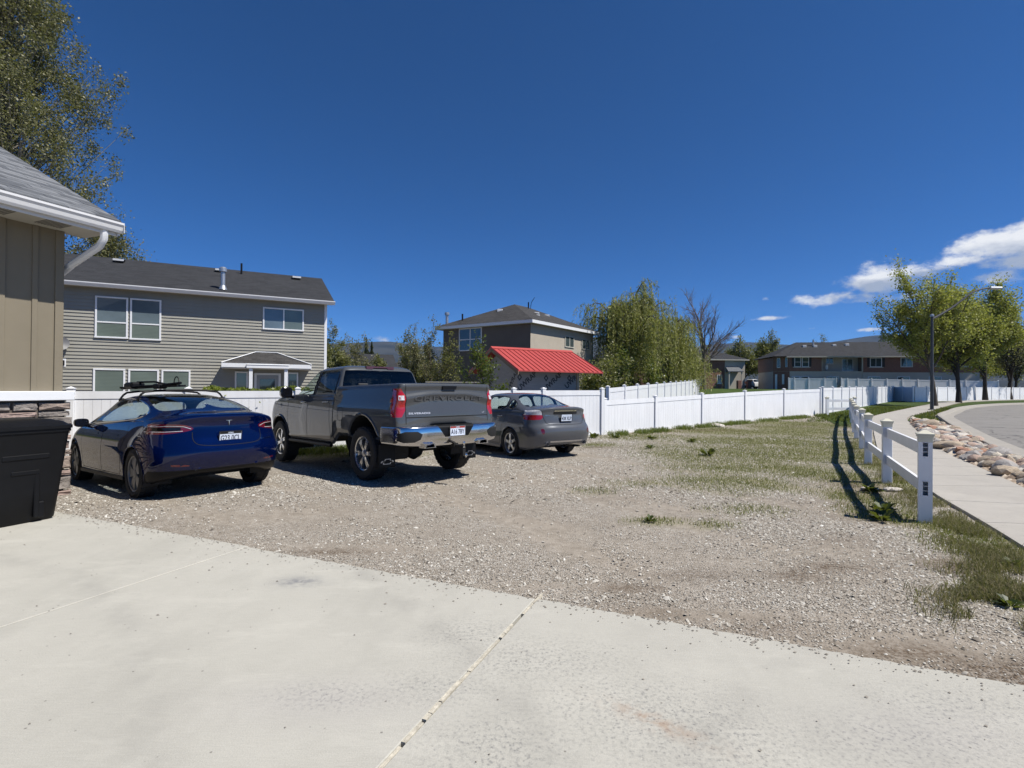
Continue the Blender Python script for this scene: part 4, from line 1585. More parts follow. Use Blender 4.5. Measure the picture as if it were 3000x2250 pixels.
def stucco_house():
    A = np.array([1.17, 33.0])
    ul, ur = np.array([-.83, .557]), np.array([.60, .80])
    z0 = 0.0
    root = empty('stucco_house', (A[0], A[1], z0))
    tag(root, 'two-storey tan stucco house with hip roof behind red roofed shed', 'house')
    Ll, Lr = 7.45, 8.55

    def P(l, r, z):
        q = ul * l + ur * r
        return (q[0], q[1], z)
    zt = 5.72
    mb = MB()
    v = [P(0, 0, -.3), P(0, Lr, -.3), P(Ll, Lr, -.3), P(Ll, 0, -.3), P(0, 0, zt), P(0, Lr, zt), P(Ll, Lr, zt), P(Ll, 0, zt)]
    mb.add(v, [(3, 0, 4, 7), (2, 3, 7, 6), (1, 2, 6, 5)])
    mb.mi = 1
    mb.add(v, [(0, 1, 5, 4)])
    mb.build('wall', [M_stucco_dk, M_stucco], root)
    ov = .42
    e = [P(-ov, -ov, 5.90), P(-ov, Lr + ov, 5.90), P(Ll + ov, Lr + ov, 5.90), P(Ll + ov, -ov, 5.90)]
    ap1, ap2 = P(Ll / 2, Ll / 2 - .3, 7.72), P(Ll / 2, Lr - Ll / 2 + .3, 7.72)
    rb = MB()
    rb.add(e + [ap1, ap2], [(0, 1, 5, 4), (1, 2, 5), (2, 3, 4, 5), (3, 0, 4)])
    ro = rb.build('roof', M_roof_brown, root)
    slope_uv(ro)
    fb = MB()
    lo = [(p[0], p[1], 5.70) for p in e]
    n = 4
    fb.add(e + lo, [(k, n + k, n + (k + 1) % 4, (k + 1) % 4) for k in range(4)])
    fb.build('fascia', M_white_trim, root)
    MB().add([(p[0], p[1], 5.705) for p in e], [(0, 1, 2, 3)]).build('soffit', M_soffit, root)

    def wall_group(u, length, yaw_flip):
        """an empty whose x runs along the wall and -y faces out"""
        ang = math.atan2(u[1], u[0])
        return ang
    # right wall: x along ur, outward normal is (.8,-.6) = rotate ur by -90 -> local -y faces out
    gr = empty('window', (0, 0, 0), math.atan2(ur[1], ur[0]), root)
    fm = simple('window_cream_frame', (.48, .46, .40), .5)

    def win_on(parent_ang, off, x0, x1, za, zb, bars, mats, frame):
        g = empty('window', (off[0], off[1], 0), parent_ang, root)
        w = MB()
        y, fw = 0.0, .07
        w.box(x0, x1, y - .05, y + .03, zb - fw, zb)
        w.box(x0 - .02, x1 + .02, y - .06, y + .03, za, za + fw)
        w.box(x0, x0 + fw, y - .048, y + .03, za + fw, zb - fw)
        w.box(x1 - fw, x1, y - .048, y + .03, za + fw, zb - fw)
        for kind, q in bars:
            if kind == 'v':
                w.box(q - .035, q + .035, y - .045, y + .03, za + fw, zb - fw)
            else:
                w.box(x0 + fw, x1 - fw, y - .044, y + .03, q - .03, q + .03)
        w.build('frame', frame, g)
        vs = sorted([x0 + fw] + [q for k, q in bars if k == 'v'] + [x1 - fw])
        hs = sorted([za + fw] + [q for k, q in bars if k == 'h'] + [zb - fw])
        for i in range(len(vs) - 1):
            for j in range(len(hs) - 1):
                MB().box(vs[i], vs[i + 1], y - .02 - .005 * ((i + j) % 2), y + .02, hs[j], hs[j + 1]).build('pane', mats, g)
    bpy.data.objects.remove(gr)
    ang = math.atan2(ur[1], ur[0])
    win_on(ang, (0, 0), 4.27, 5.52, 4.47, 5.30, [('v', 4.9)], M_pane_dk, fm)
    win_on(ang, (0, 0), 6.70, 7.90, 4.47, 5.27, [('v', 7.3)], M_pane_dk, fm)
    # left wall: x must run from far end towards the corner so that -y faces out
    angl = math.atan2(-ul[1], -ul[0])
    off = ul * Ll
    win_on(angl, off, Ll - 5.95, Ll - 3.93, 4.10, 5.70, [('v', Ll - 4.94), ('h', 4.90)], M_pane_dk, M_white_trim)
    # roof furniture
    for (l, r, z, hh, rr, mat) in ((7.3, .2, 6.05, .75, .10, M_galv), (6.2, .6, 6.35, .5, .06, M_black_plastic), (3.3, 4.6, 7.45, .55, .05, M_black_plastic)):
        p = P(l, r, z - .2)
        mb = MB()
        mb.tube([p, (p[0], p[1], z + hh)], rr, 10)
        if mat is M_galv:
            mb.lathe([(rr, z + hh - .02), (rr * 1.7, z + hh), (rr * 1.7, z + hh + .18), (.001, z + hh + .22)], 12, 'z', p[0], p[1])
        mb.build('vent_pipe', mat, root, smooth=True)
    p = P(3.3, 4.8, 7.6)
    an = MB()
    an.tube([(p[0], p[1], 7.3), (p[0] + .1, p[1], 8.0), (p[0] + .35, p[1], 8.4)], .02, 5)
    an.build('aerial', M_black_plastic, root)
    for (l, r, z) in ((4.1, 2.2, 7.10), (2.2, 4.0, 6.95), (2.1, 5.2, 6.90), (1.5, 3.0, 6.6)):
        p = P(l, r, z)
        MB().cbox(p[0] - .2, p[0] + .2, p[1] - .18, p[1] + .18, z - .12, z + .12, .02).build('roof_vent', M_white_metal, root)


stucco_house()


def red_shed():
    yaw = math.atan2(.5, .866)
    root = empty('garden_shed', (.26, 22.0, 0), yaw)
    tag(root, 'shed wrapped in printed white sheathing under a bright red ribbed metal roof', 'shed')
    L, hw = 4.70, 2.53
    ez, rz_ = 2.30, 3.44
    M_red = simple('red_roof_metal', (.45, .075, .062), .42, .05, 1.2, spec=.4)
    M_wrap = simple('white_house_wrap', (.30, .30, .295), .7, .10, 2.5, stretch=(.6, 1, 6.0))
    wb = MB()
    x0, x1, y0, y1 = .45, 3.72, .80, 2 * hw - .4
    wb.box(x0, x1, y0, y1, -.3, ez + .05)
    wb.prism([(y0, ez + .05), (y1, ez + .05), (hw, rz_ - .22)], x0, x0 + .1, 'x')
    wb.prism([(y0, ez + .05), (y1, ez + .05), (hw, rz_ - .22)], x1 - .1, x1, 'x')
    wb.build('wall', M_wrap, root)
    sl = (rz_ - ez) / hw
    for s in (0, 1):
        rb = MB()
        f = (lambda y: y) if s == 0 else (lambda y: 2 * hw - y)
        q = [(0, f(0), ez), (L, f(0), ez), (L, f(hw), rz_), (0, f(hw), rz_)]
        v = q + [(p[0], p[1], p[2] - .05) for p in q]
        fc = [(0, 1, 2, 3), (4, 7, 6, 5), (0, 4, 5, 1), (1, 5, 6, 2), (3, 7, 4, 0)]
        rb.add(v, fc if s == 0 else [t[::-1] for t in fc])
        sheet = rb.build('roof_sheet', M_red, root)
        n = 17
        rm = None
        for k in range(n + 1):
            if rm is None:
                mb = MB()
                w, hgt = .022, .032
                mb.add([(-w, f(-.01), ez - .003), (w, f(-.01), ez - .003), (w * .5, f(-.01), ez + hgt), (-w * .5, f(-.01), ez + hgt), (-w, f(hw), rz_ - .003), (w, f(hw), rz_ - .003), (w * .5, f(hw), rz_ + hgt), (-w * .5, f(hw), rz_ + hgt)],
                       [(0, 1, 2, 3), (0, 3, 7, 4), (3, 2, 6, 7), (2, 1, 5, 6), (7, 6, 5, 4)])
                rm = mb.mesh('roof_rib')
                rm.materials.append(M_red)
            o = bpy.data.objects.new('roof_rib', rm)
            COL.objects.link(o)
            o.parent = sheet
            o.location = (.024 + (L - .048) * k / n, 0, 0)
    rc = MB()
    rc.prism([(hw - .16, rz_ - .045), (hw, rz_ + .06), (hw + .16, rz_ - .045)], -.01, L + .01, 'x')
    rc.build('ridge_cap', M_red, root)
    wood = simple('raw_fascia_wood', (.20, .155, .11), .8, .25, 4.0, stretch=(1, 8, 8))
    for x in (.0, L - .04):
        mb = MB()
        mb.prism([(0, ez - .05), (hw, rz_ - .05), (2 * hw, ez - .05), (2 * hw, ez - .20), (hw, rz_ - .20), (0, ez - .20)], x, x + .035, 'x')
        mb.build('barge_board', wood, root)
    MB().box(3.74, 3.86, .76, .88, -.2, 2.6).build('corner_post', simple('tan_post', (.45, .37, .27), .8), root)
    ink = simple('wrap_print_grey', (.055, .055, .06), .7, .15, 3.0)
    pr = None
    # printed diamonds and diagonal lettering on the front wrap and the gable end
    def diamond(cx, cz, r):
        nonlocal pr
        pts = [(cx - r * .75, cz), (cx, cz - r), (cx + r * .75, cz), (cx, cz + r)]
        inn = [(cx + (a - cx) * .45, cz + (b - cz) * .45) for a, b in pts]
        v = [(a, y0 - .004, b) for a, b in pts] + [(a, y0 - .004, b) for a, b in inn]
        pr.add(v, [(k, (k + 1) % 4, 4 + (k + 1) % 4, 4 + k) for k in range(4)])
    for (cx, cz) in ((.55, 2.02), (1.98, 2.00), (3.30, 2.02)):
        pr = MB()
        diamond(cx, cz, .17)
        pr.build('wrap_emblem', ink, root)
    for cx in (.95, 2.36, 3.40):
        me = text_mesh('UWRAP' if cx < 3 else 'UWR', .34, .001, .010)
        V = np.zeros(len(me.vertices) * 3)
        me.vertices.foreach_get('co', V)
        V = V.reshape(-1, 3)
        a = math.radians(40)
        X = V[:, 0] * math.cos(a) - V[:, 1] * math.sin(a)
        Z = V[:, 0] * math.sin(a) + V[:, 1] * math.cos(a)
        me.vertices.foreach_set('co', np.stack([np.clip(X + cx, x0 + .01, x1 - .01), np.full(len(X), y0 - .004) - V[:, 2], np.minimum(Z + 1.84, 2.32)], 1).ravel())
        link_mesh('wrap_lettering', me, ink, root)
    for (yy, zz, t) in ((1.25, 1.86, 'UWRAP'), (3.35, 1.80, 'UWR')):
        me = text_mesh(t, .34, .001, .010)
        V = np.zeros(len(me.vertices) * 3)
        me.vertices.foreach_get('co', V)
        V = V.reshape(-1, 3)
        a = math.radians(50)
        X = V[:, 0] * math.cos(a) - V[:, 1] * math.sin(a)
        Z = V[:, 0] * math.sin(a) + V[:, 1] * math.cos(a)
        me.vertices.foreach_set('co', np.stack([np.full(len(X), x0 - .004) - V[:, 2], yy - X, zz + Z], 1).ravel())
        link_mesh('wrap_lettering', me, ink, root)


red_shed()


def wood_fence():
    root = empty('wooden_fence', (-4.6, 27.5, 0), .12)
    tag(root, 'weathered brown board fence between the trees and the wrapped shed', 'fence')
    m = [simple('grey_brown_board_%s' % n, c, .9, .25, 5.0, stretch=(6, 6, .6)) for n, c in (('a', (.16, .12, .085)), ('b', (.13, .10, .075)), ('c', (.19, .145, .10)))]
    rnd = random.Random(3)
    ms = []
    for q in m:
        me = MB().cbox(0, .145, -.012, .012, .0, 1.78, .004).mesh('board')
        me.materials.append(q)
        ms.append(me)
    for k in range(28):
        o = bpy.data.objects.new('board', rnd.choice(ms))
        COL.objects.link(o)
        o.parent = root
        o.location = (k * .15, rnd.uniform(-.004, .004), rnd.uniform(-.02, .02))
    MB().cbox(-.05, 4.25, -.06, .06, 1.78, 1.84, .006).build('cap_rail', M_siding, root)
    MB().cbox(-.05, 4.25, .015, .05, .3, .4, .006).build('back_rail', m[0], root)


wood_fence()


def brick_mat():
    m, nt, b = new_mat('red_brick')
    co = objco(nt)
    br = nt.nodes.new('ShaderNodeTexBrick')
    br.inputs['Scale'].default_value = 1.0
    br.inputs['Brick Width'].default_value = .21
    br.inputs['Row Height'].default_value = .07
    br.inputs['Mortar Size'].default_value = .008
    br.inputs['Color1'].default_value = (.27, .11, .07, 1)
    br.inputs['Color2'].default_value = (.20, .08, .055, 1)
    br.inputs['Mortar'].default_value = (.24, .19, .16, 1)
    mp = nt.nodes.new('ShaderNodeMapping')
    mp.inputs['Rotation'].default_value = (math.radians(90), 0, 0)
    nt.links.new(co, mp.inputs[0])
    nt.links.new(mp.outputs[0], br.inputs['Vector'])
    nt.links.new(br.outputs['Color'], b.inputs['Base Color'])
    b.inputs['Roughness'].default_value = .9
    return m


M_brick = brick_mat()
M_cream = simple('cream_render', (.50, .46, .39), .85, .05, .6)
M_creamtrim = simple('cream_trim', (.50, .47, .40), .7, .04)
M_shutter = simple('black_shutter', (.015, .015, .017), .5)


def townhouse():
    yaw = math.atan2(-.17, .985)
    root = empty('brick_townhouse', (37, 76, 0), yaw)
    tag(root, 'long brick and cream townhouse with balcony and dark roof beyond the fences', 'building')
    # local x along the facade, -y faces us
    zt = 6.45
    MB().box(8.25, 13.75, 1.6, 9, 1.0, zt).build('recessed_wall', M_cream, root)
    MB().prism([(2.1, 1.5), (3.9, 0), (8.25, 0), (8.25, 9), (2.1, 9)], 4.32, zt, 'z').build('bay_upper', M_brick, root)
    MB().prism([(2.12, 1.52), (3.92, .03), (8.25, .03), (8.25, 8.9), (2.12, 8.9)], 1.0, 4.318, 'z').build('bay_lower', M_cream, root)
    MB().prism([(2.10, 1.50), (3.90, .0), (3.90, .4), (2.4, 1.6)], 1.0, 4.3, 'z').build('bay_side_brick', M_brick, root)
    MB().box(13.75, 28.5, .1, 9, 4.20, zt).build('wing_upper', M_brick, root)
    MB().box(13.75, 28.5, .13, 8.9, 1.0, 4.198).build('wing_lower', M_cream, root)
    MB().box(8.25, 13.75, .2, 1.6, 4.12, 4.34).build('balcony_floor', M_creamtrim, root)
    MB().box(8.25, 13.75, .25, .45, 1.0, 4.12).build('balcony_wall', M_cream, root)
    MB().box(8.26, 8.40, .15, .32, 4.34, zt).build('downpipe', M_creamtrim, root)
    MB().box(13.60, 13.74, .05, .22, 4.34, zt).build('downpipe', M_creamtrim, root)
    # roof
    e = zt + .05
    rb = MB()
    rb.add([(1.5, -.5, e), (8.6, -.5, e), (29, -.4, e), (29, 9.6, e), (1.5, 9.6, e), (6.3, 4.5, 8.95), (29, 4.5, 8.95)], [(0, 1, 5), (1, 2, 6, 5), (3, 4, 5, 6), (4, 0, 5)])
    rb.add([(3.3, -.55, e + .01), (8.7, -.55, e + .01), (6.0, 2.8, 8.25), (1.6, 1.2, e + .01)], [(0, 1, 2), (3, 0, 2)])
    o = rb.build('roof', M_roof_dark, root)
    slope_uv(o)
    MB().box(3.3, 8.7, -.56, -.50, e - .17, e).build('eave_board', M_creamtrim, root)
    MB().box(8.7, 29, -.46, -.38, e - .17, e).build('eave_board', M_creamtrim, root)
    for (a, b) in ((8.85, 10.7), (10.75, 13.5)):
        MB().box(a, b, -.40, 1.6, e - .06, e + .02).build('eave_soffit', M_creamtrim, root)
    fw = dict(fw=.09, fm=M_white_trim)
    window(root, 4.54, 5.45, 4.96, 6.40, 0, M_pane_dk, [('h', 5.68)], **fw)
    window(root, 5.58, 6.52, 4.96, 6.40, 0, M_pane_dk, [('h', 5.68)], **fw)
    for (a, b) in ((4.22, 4.50), (6.56, 6.84)):
        MB().box(a, b, -.06, .0, 5.0, 6.38).build('shutter', M_shutter, root)
    MB().box(4.35, 6.7, -.09, 0, 4.84, 4.95).build('sill', M_creamtrim, root)
    window(root, 9.4, 10.45, 5.45, 6.42, 1.6, M_pane_dk, [('v', 9.92)], **fw)
    window(root, 11.6, 13.1, 4.40, 6.25, 1.6, M_pane_dk, [('v', 12.3)], **fw)
    window(root, 14.65, 16.20, 4.95, 6.30, .1, M_pane_dk, [('v', 15.42)], **fw)
    for (a, b) in ((14.28, 14.6), (16.24, 16.56)):
        MB().box(a, b, .04, .1, 4.98, 6.28).build('shutter', M_shutter, root)
    MB().box(14.5, 16.35, .0, .1, 4.83, 4.94).build('sill', M_creamtrim, root)
    for x in (18.6, 22.5, 26.0):
        window(root, x, x + 1.55, 4.95, 6.30, .1, M_pane_dk, [('v', x + .77)], **fw)
    for (a, b) in ((4.2, 5.3), (5.4, 6.5), (14.4, 16.0), (18.2, 19.8), (22.2, 23.8)):
        window(root, a, b, 2.3, 3.62, .03 if a < 8 else .13, M_pane_dk, [('h', 3.0)], **fw)
    window(root, 9.0, 10.6, 2.3, 3.6, .25, M_pane_dk, [('v', 9.8)], **fw)
    # splayed bay face windows
    g = empty('bay_window', (2.1, 1.5, 0), math.atan2(-1.5, 1.8), root)
    MB().box(.55, 1.05, -.05, .02, 4.85, 6.35).build('frame', M_white_trim, g)
    MB().box(.62, .98, -.07, -.045, 4.95, 6.25).build('pane', M_pane_dk, g)
    MB().box(1.75, 2.05, -.05, .02, 4.95, 6.40).build('frame', M_white_trim, g)
    MB().box(1.80, 2.0, -.07, -.045, 5.0, 6.3).build('pane', M_pane_dk, g)
    MB().box(.3, .6, -.05, .02, 1.6, 3.9).build('frame', M_white_trim, g)
    MB().box(1.3, 1.6, -.05, .02, 2.4, 3.9).build('frame', M_white_trim, g)
    for (x, y, z) in ((6.9, 2.9, 8.15), (8.4, 2.9, 8.15), (11.2, 3.3, 8.3), (13.0, 3.4, 8.4)):
        mb = MB()
        mb.cbox(x - .25, x + .25, y - .25, y + .25, z - .15, z + .22, .03)
        mb.build('roof_vent', M_white_metal, root)
    mb = MB()
    mb.tube([(8.3, 3.2, 8.2), (8.3, 3.2, 9.25)], .12, 10)
    mb.build('flue_pipe', M_galv, root, smooth=True)
    d = empty('satellite_dish', (0, 0, 0), 0, root)
    mb = MB()
    v, f = [], []
    for k in range(3):
        for j in range(16):
            r = .38 * (k + .05) / 2
            t = 2 * math.pi * j / 16
            v.append((9.1 + r * .6 * math.cos(t), .5 - r * r * .4 + .3 * r * math.cos(t), 4.95 + r * math.sin(t)))
    for k in range(2):
        for j in range(16):
            f.append((k * 16 + j, k * 16 + (j + 1) % 16, k * 16 + 16 + (j + 1) % 16, k * 16 + 16 + j))
    mb.add(v, f)
    mb.build('dish', M_white_metal, d)
    mb = MB()
    mb.tube([(9.1, .5, 4.9), (9.0, .7, 4.5), (8.8, .8, 4.36)], .03, 6)
    mb.build('dish_mount', M_galv, d)


townhouse()


def second_townhouse():
    root = empty('brick_townhouse', (28, 82, 0), .05)
    tag(root, 'shaded brick building with small door canopy left of the white pickup', 'building')
    MB().box(-14, 6.2, 0, 9, 1, 6.4).build('wall', M_brick, root)
    MB().box(6.2, 9.5, -.05, 9, 1, 6.4).build('rendered_wall', M_cream, root)
    rb = MB()
    rb.add([(-14.5, -.5, 6.4), (10, -.5, 6.4), (10, 9.5, 6.4), (-14.5, 9.5, 6.4), (-12, 4.5, 8.2), (6, 4.5, 8.2)], [(0, 1, 5, 4), (1, 2, 5), (2, 3, 4, 5), (3, 0, 4)])
    o = rb.build('roof', M_roof_dark, root)
    slope_uv(o)
    MB().box(-14.5, 10, -.52, -.46, 6.22, 6.4).build('eave_board', M_creamtrim, root)
    cn = empty('canopy', (0, 0, 0), 0, root)
    mb = MB()
    mb.add([(6.1, -1.4, 4.5), (8.6, -1.4, 4.5), (8.4, -.05, 5.25), (6.3, -.05, 5.25), (6.1, -1.4, 4.35), (8.6, -1.4, 4.35), (8.4, -.05, 4.35), (6.3, -.05, 4.35)], [(0, 1, 2, 3), (4, 5, 1, 0), (5, 6, 2, 1), (7, 4, 0, 3), (4, 7, 6, 5)])
    o = mb.build('canopy_roof', M_roof_grey, cn)
    slope_uv(o)
    for x in (6.25, 8.3):
        MB().box(x, x + .15, -1.3, -1.15, 1.2, 4.35).build('canopy_post', M_creamtrim, cn)
    for x in (7.4, 9.0):
        MB().cbox(x, x + .6, -2.0, -1.4, 1.2, 3.0, .03).build('brick_pier', M_brick, root)
    MB().box(6.6, 7.6, -.1, -.05, 1.4, 3.9).build('door', M_creamtrim, root)
    window(root, 4.94, 5.76, 2.43, 3.91, 0, M_pane_dk, [('v', 5.35)], fw=.08)
    window(root, 1.5, 3.0, 4.7, 6.0, 0, M_pane_dk, [('v', 2.25)], fw=.08)
    window(root, 1.5, 3.0, 2.2, 3.6, 0, M_pane_dk, [('v', 2.25)], fw=.08)


second_townhouse()


def small_far_house():
    root = empty('grey_cottage', (-24.0, 62, .3), .35)
    tag(root, 'low pale grey house glimpsed between the siding house and the trees', 'house')
    MB().box(0, 9.4, 0, 8, 0, 3.6).build('wall', simple('pale_block_wall', (.40, .40, .40), .9, .2, 5.0), root)
    rb = MB()
    rb.add([(-.5, -.5, 3.6), (9.9, -.5, 3.6), (9.9, 8.5, 3.6), (-.5, 8.5, 3.6), (-.5, 4, 5.6), (9.9, 4, 5.6)], [(0, 1, 5, 4), (2, 3, 4, 5), (1, 2, 5), (3, 0, 4)])
    o = rb.build('roof', M_roof_dark, root)
    slope_uv(o)
    MB().box(-.5, 9.9, -.54, -.48, 3.45, 3.62).build('eave_board', M_white_trim, root)
    r2 = empty('brown_roofed_house', (-19.0, 70, .3), .1)
    tag(r2, 'low dark roofed house half hidden behind bare trees', 'house')
    MB().box(0, 16, 0, 8, 0, 3.0).build('wall', M_stucco_dk, r2)
    rb = MB()
    rb.add([(-.5, -.5, 3.0), (16.5, -.5, 3.0), (16.5, 8.5, 3.0), (-.5, 8.5, 3.0), (3, 4, 4.9), (13, 4, 4.9)], [(0, 1, 5, 4), (1, 2, 5), (2, 3, 4, 5), (3, 0, 4)])
    o = rb.build('roof', M_roof_brown, r2)
    slope_uv(o)
    MB().box(-.5, 16.5, -.54, -.48, 2.85, 3.02).build('eave_board', M_creamtrim, r2)


small_far_house()


def street_lamp():
    x, y = 30.1, 36.7
    z = float(gz(x, y))
    root = empty('street_lamp', (x, y, z))
    tag(root, 'tall grey steel street lamp with long curved arm beside the footpath', 'street lamp')
    mb = MB()
    mb.tube([(0, 0, -.1), (0, 0, 6.75)], [.115, .08], 14)
    mb.lathe([(.24, .0), (.24, .05), (.17, .09)], 14, 'z')
    mb.build('pole', M_lampgrey, root, smooth=True)
    mb = MB()
    mb.lathe([(.12, 6.72), (.12, 6.86), (.001, 6.92)], 12, 'z')
    mb.build('pole_cap', M_galv, root, smooth=True)
    P = resample(smooth_poly([(.05, 0, 6.55), (1.6, .02, 7.25), (2.6, .03, 7.85), (3.7, .04, 8.55), (4.6, .05, 8.75), (5.2, .06, 8.82)], 2, False), 26) * np.array([.80, 1, 1])
    mb = MB()
    mb.tube([tuple(p) for p in P], [.085 - .03 * k / 25 for k in range(26)], 8)
    mb.build('arm', M_lampgrey, root, smooth=True)
    mb = MB()
    mb.cbox(4.12, 5.0, -.12, .24, 8.76, 8.88, .04)
    mb.lathe([(.05, 8.87), (.05, 8.97), (.03, 8.99), (.001, 9.0)], 10, 'z', 4.5, .06)
    mb.build('lantern', M_galv, root)
    mb = MB()
    mb.box(4.25, 4.95, -.07, .19, 8.745, 8.762)
    mb.build('lens', M_white_metal, root)


street_lamp()
# ------------------------------------------------------------------ vehicles
# local frame: x forward from the rear bumper, y to the left, z up from the ground
def ring(xr, xf, w, Lr, nr, Lf, nf, zr, zs, zf, barrel=0.03, NR=36, NS=120, NF=28):
    fx = (lambda x: w - barrel * ((x - (xr + xf) / 2) / ((xf - xr) / 2)) ** 2)
    ph = np.linspace(0, math.pi / 2, 400)

    def arc(x0, L, n, sgn):
        we = fx(x0 + sgn * L)
        x = x0 + sgn * L * (1 - np.cos(ph).clip(0) ** (2.0 / n))
        y = we * np.sin(ph).clip(0) ** (2.0 / n)
        return np.stack([x, y], 1)
    zsf = zs if callable(zs) else (lambda x: np.full_like(x, zs))
    A = resample(arc(xr, Lr, nr, 1), NR)
    xs = np.linspace(xr + Lr, xf - Lf, NS)
    B = np.stack([xs, fx(xs)], 1)
    Cc = resample(arc(xf, Lf, nf, -1), NF)[::-1]
    fa = sstep(0.25, 1.0, np.linspace(0, 1, NR))
    za = zr + (zsf(A[-1:, 0]) - zr) * fa
    fc = sstep(0.2, 1.0, np.linspace(1, 0, NF))
    zc = zf + (zsf(Cc[:1, 0]) - zf) * fc
    return np.concatenate([np.c_[A, za], np.c_[B, zsf(xs)][1:], np.c_[Cc, zc][1:]], 0)


def loft(rings, seg):
    """Catmull-Rom through rings, seg rows between each pair (int or list)"""
    R = np.array(rings)
    K = len(R)
    rows = [R[0]]
    for k in range(K - 1):
        p0, p1, p2, p3 = R[max(k - 1, 0)], R[k], R[k + 1], R[min(k + 2, K - 1)]
        if k == 0:
            p0 = 2 * p1 - p2
        if k == K - 2:
            p3 = 2 * p2 - p1
        d0 = np.linalg.norm(p1 - p0, axis=1, keepdims=True) ** .5 + 1e-5
        d1 = np.linalg.norm(p2 - p1, axis=1, keepdims=True) ** .5 + 1e-5
        d2 = np.linalg.norm(p3 - p2, axis=1, keepdims=True) ** .5 + 1e-5
        m1 = (p1 - p0) / d0 - (p2 - p0) / (d0 + d1) + (p2 - p1) / d1
        m2 = (p2 - p1) / d1 - (p3 - p1) / (d1 + d2) + (p3 - p2) / d2
        m1 *= d1
        m2 *= d1
        s = seg if isinstance(seg, int) else seg[k]
        for j in range(1, s + 1):
            t = j / s
            rows.append((2 * t ** 3 - 3 * t ** 2 + 1) * p1 + (t ** 3 - 2 * t ** 2 + t) * m1 + (-2 * t ** 3 + 3 * t ** 2) * p2 + (t ** 3 - t ** 2) * m2)
    return np.array(rows)


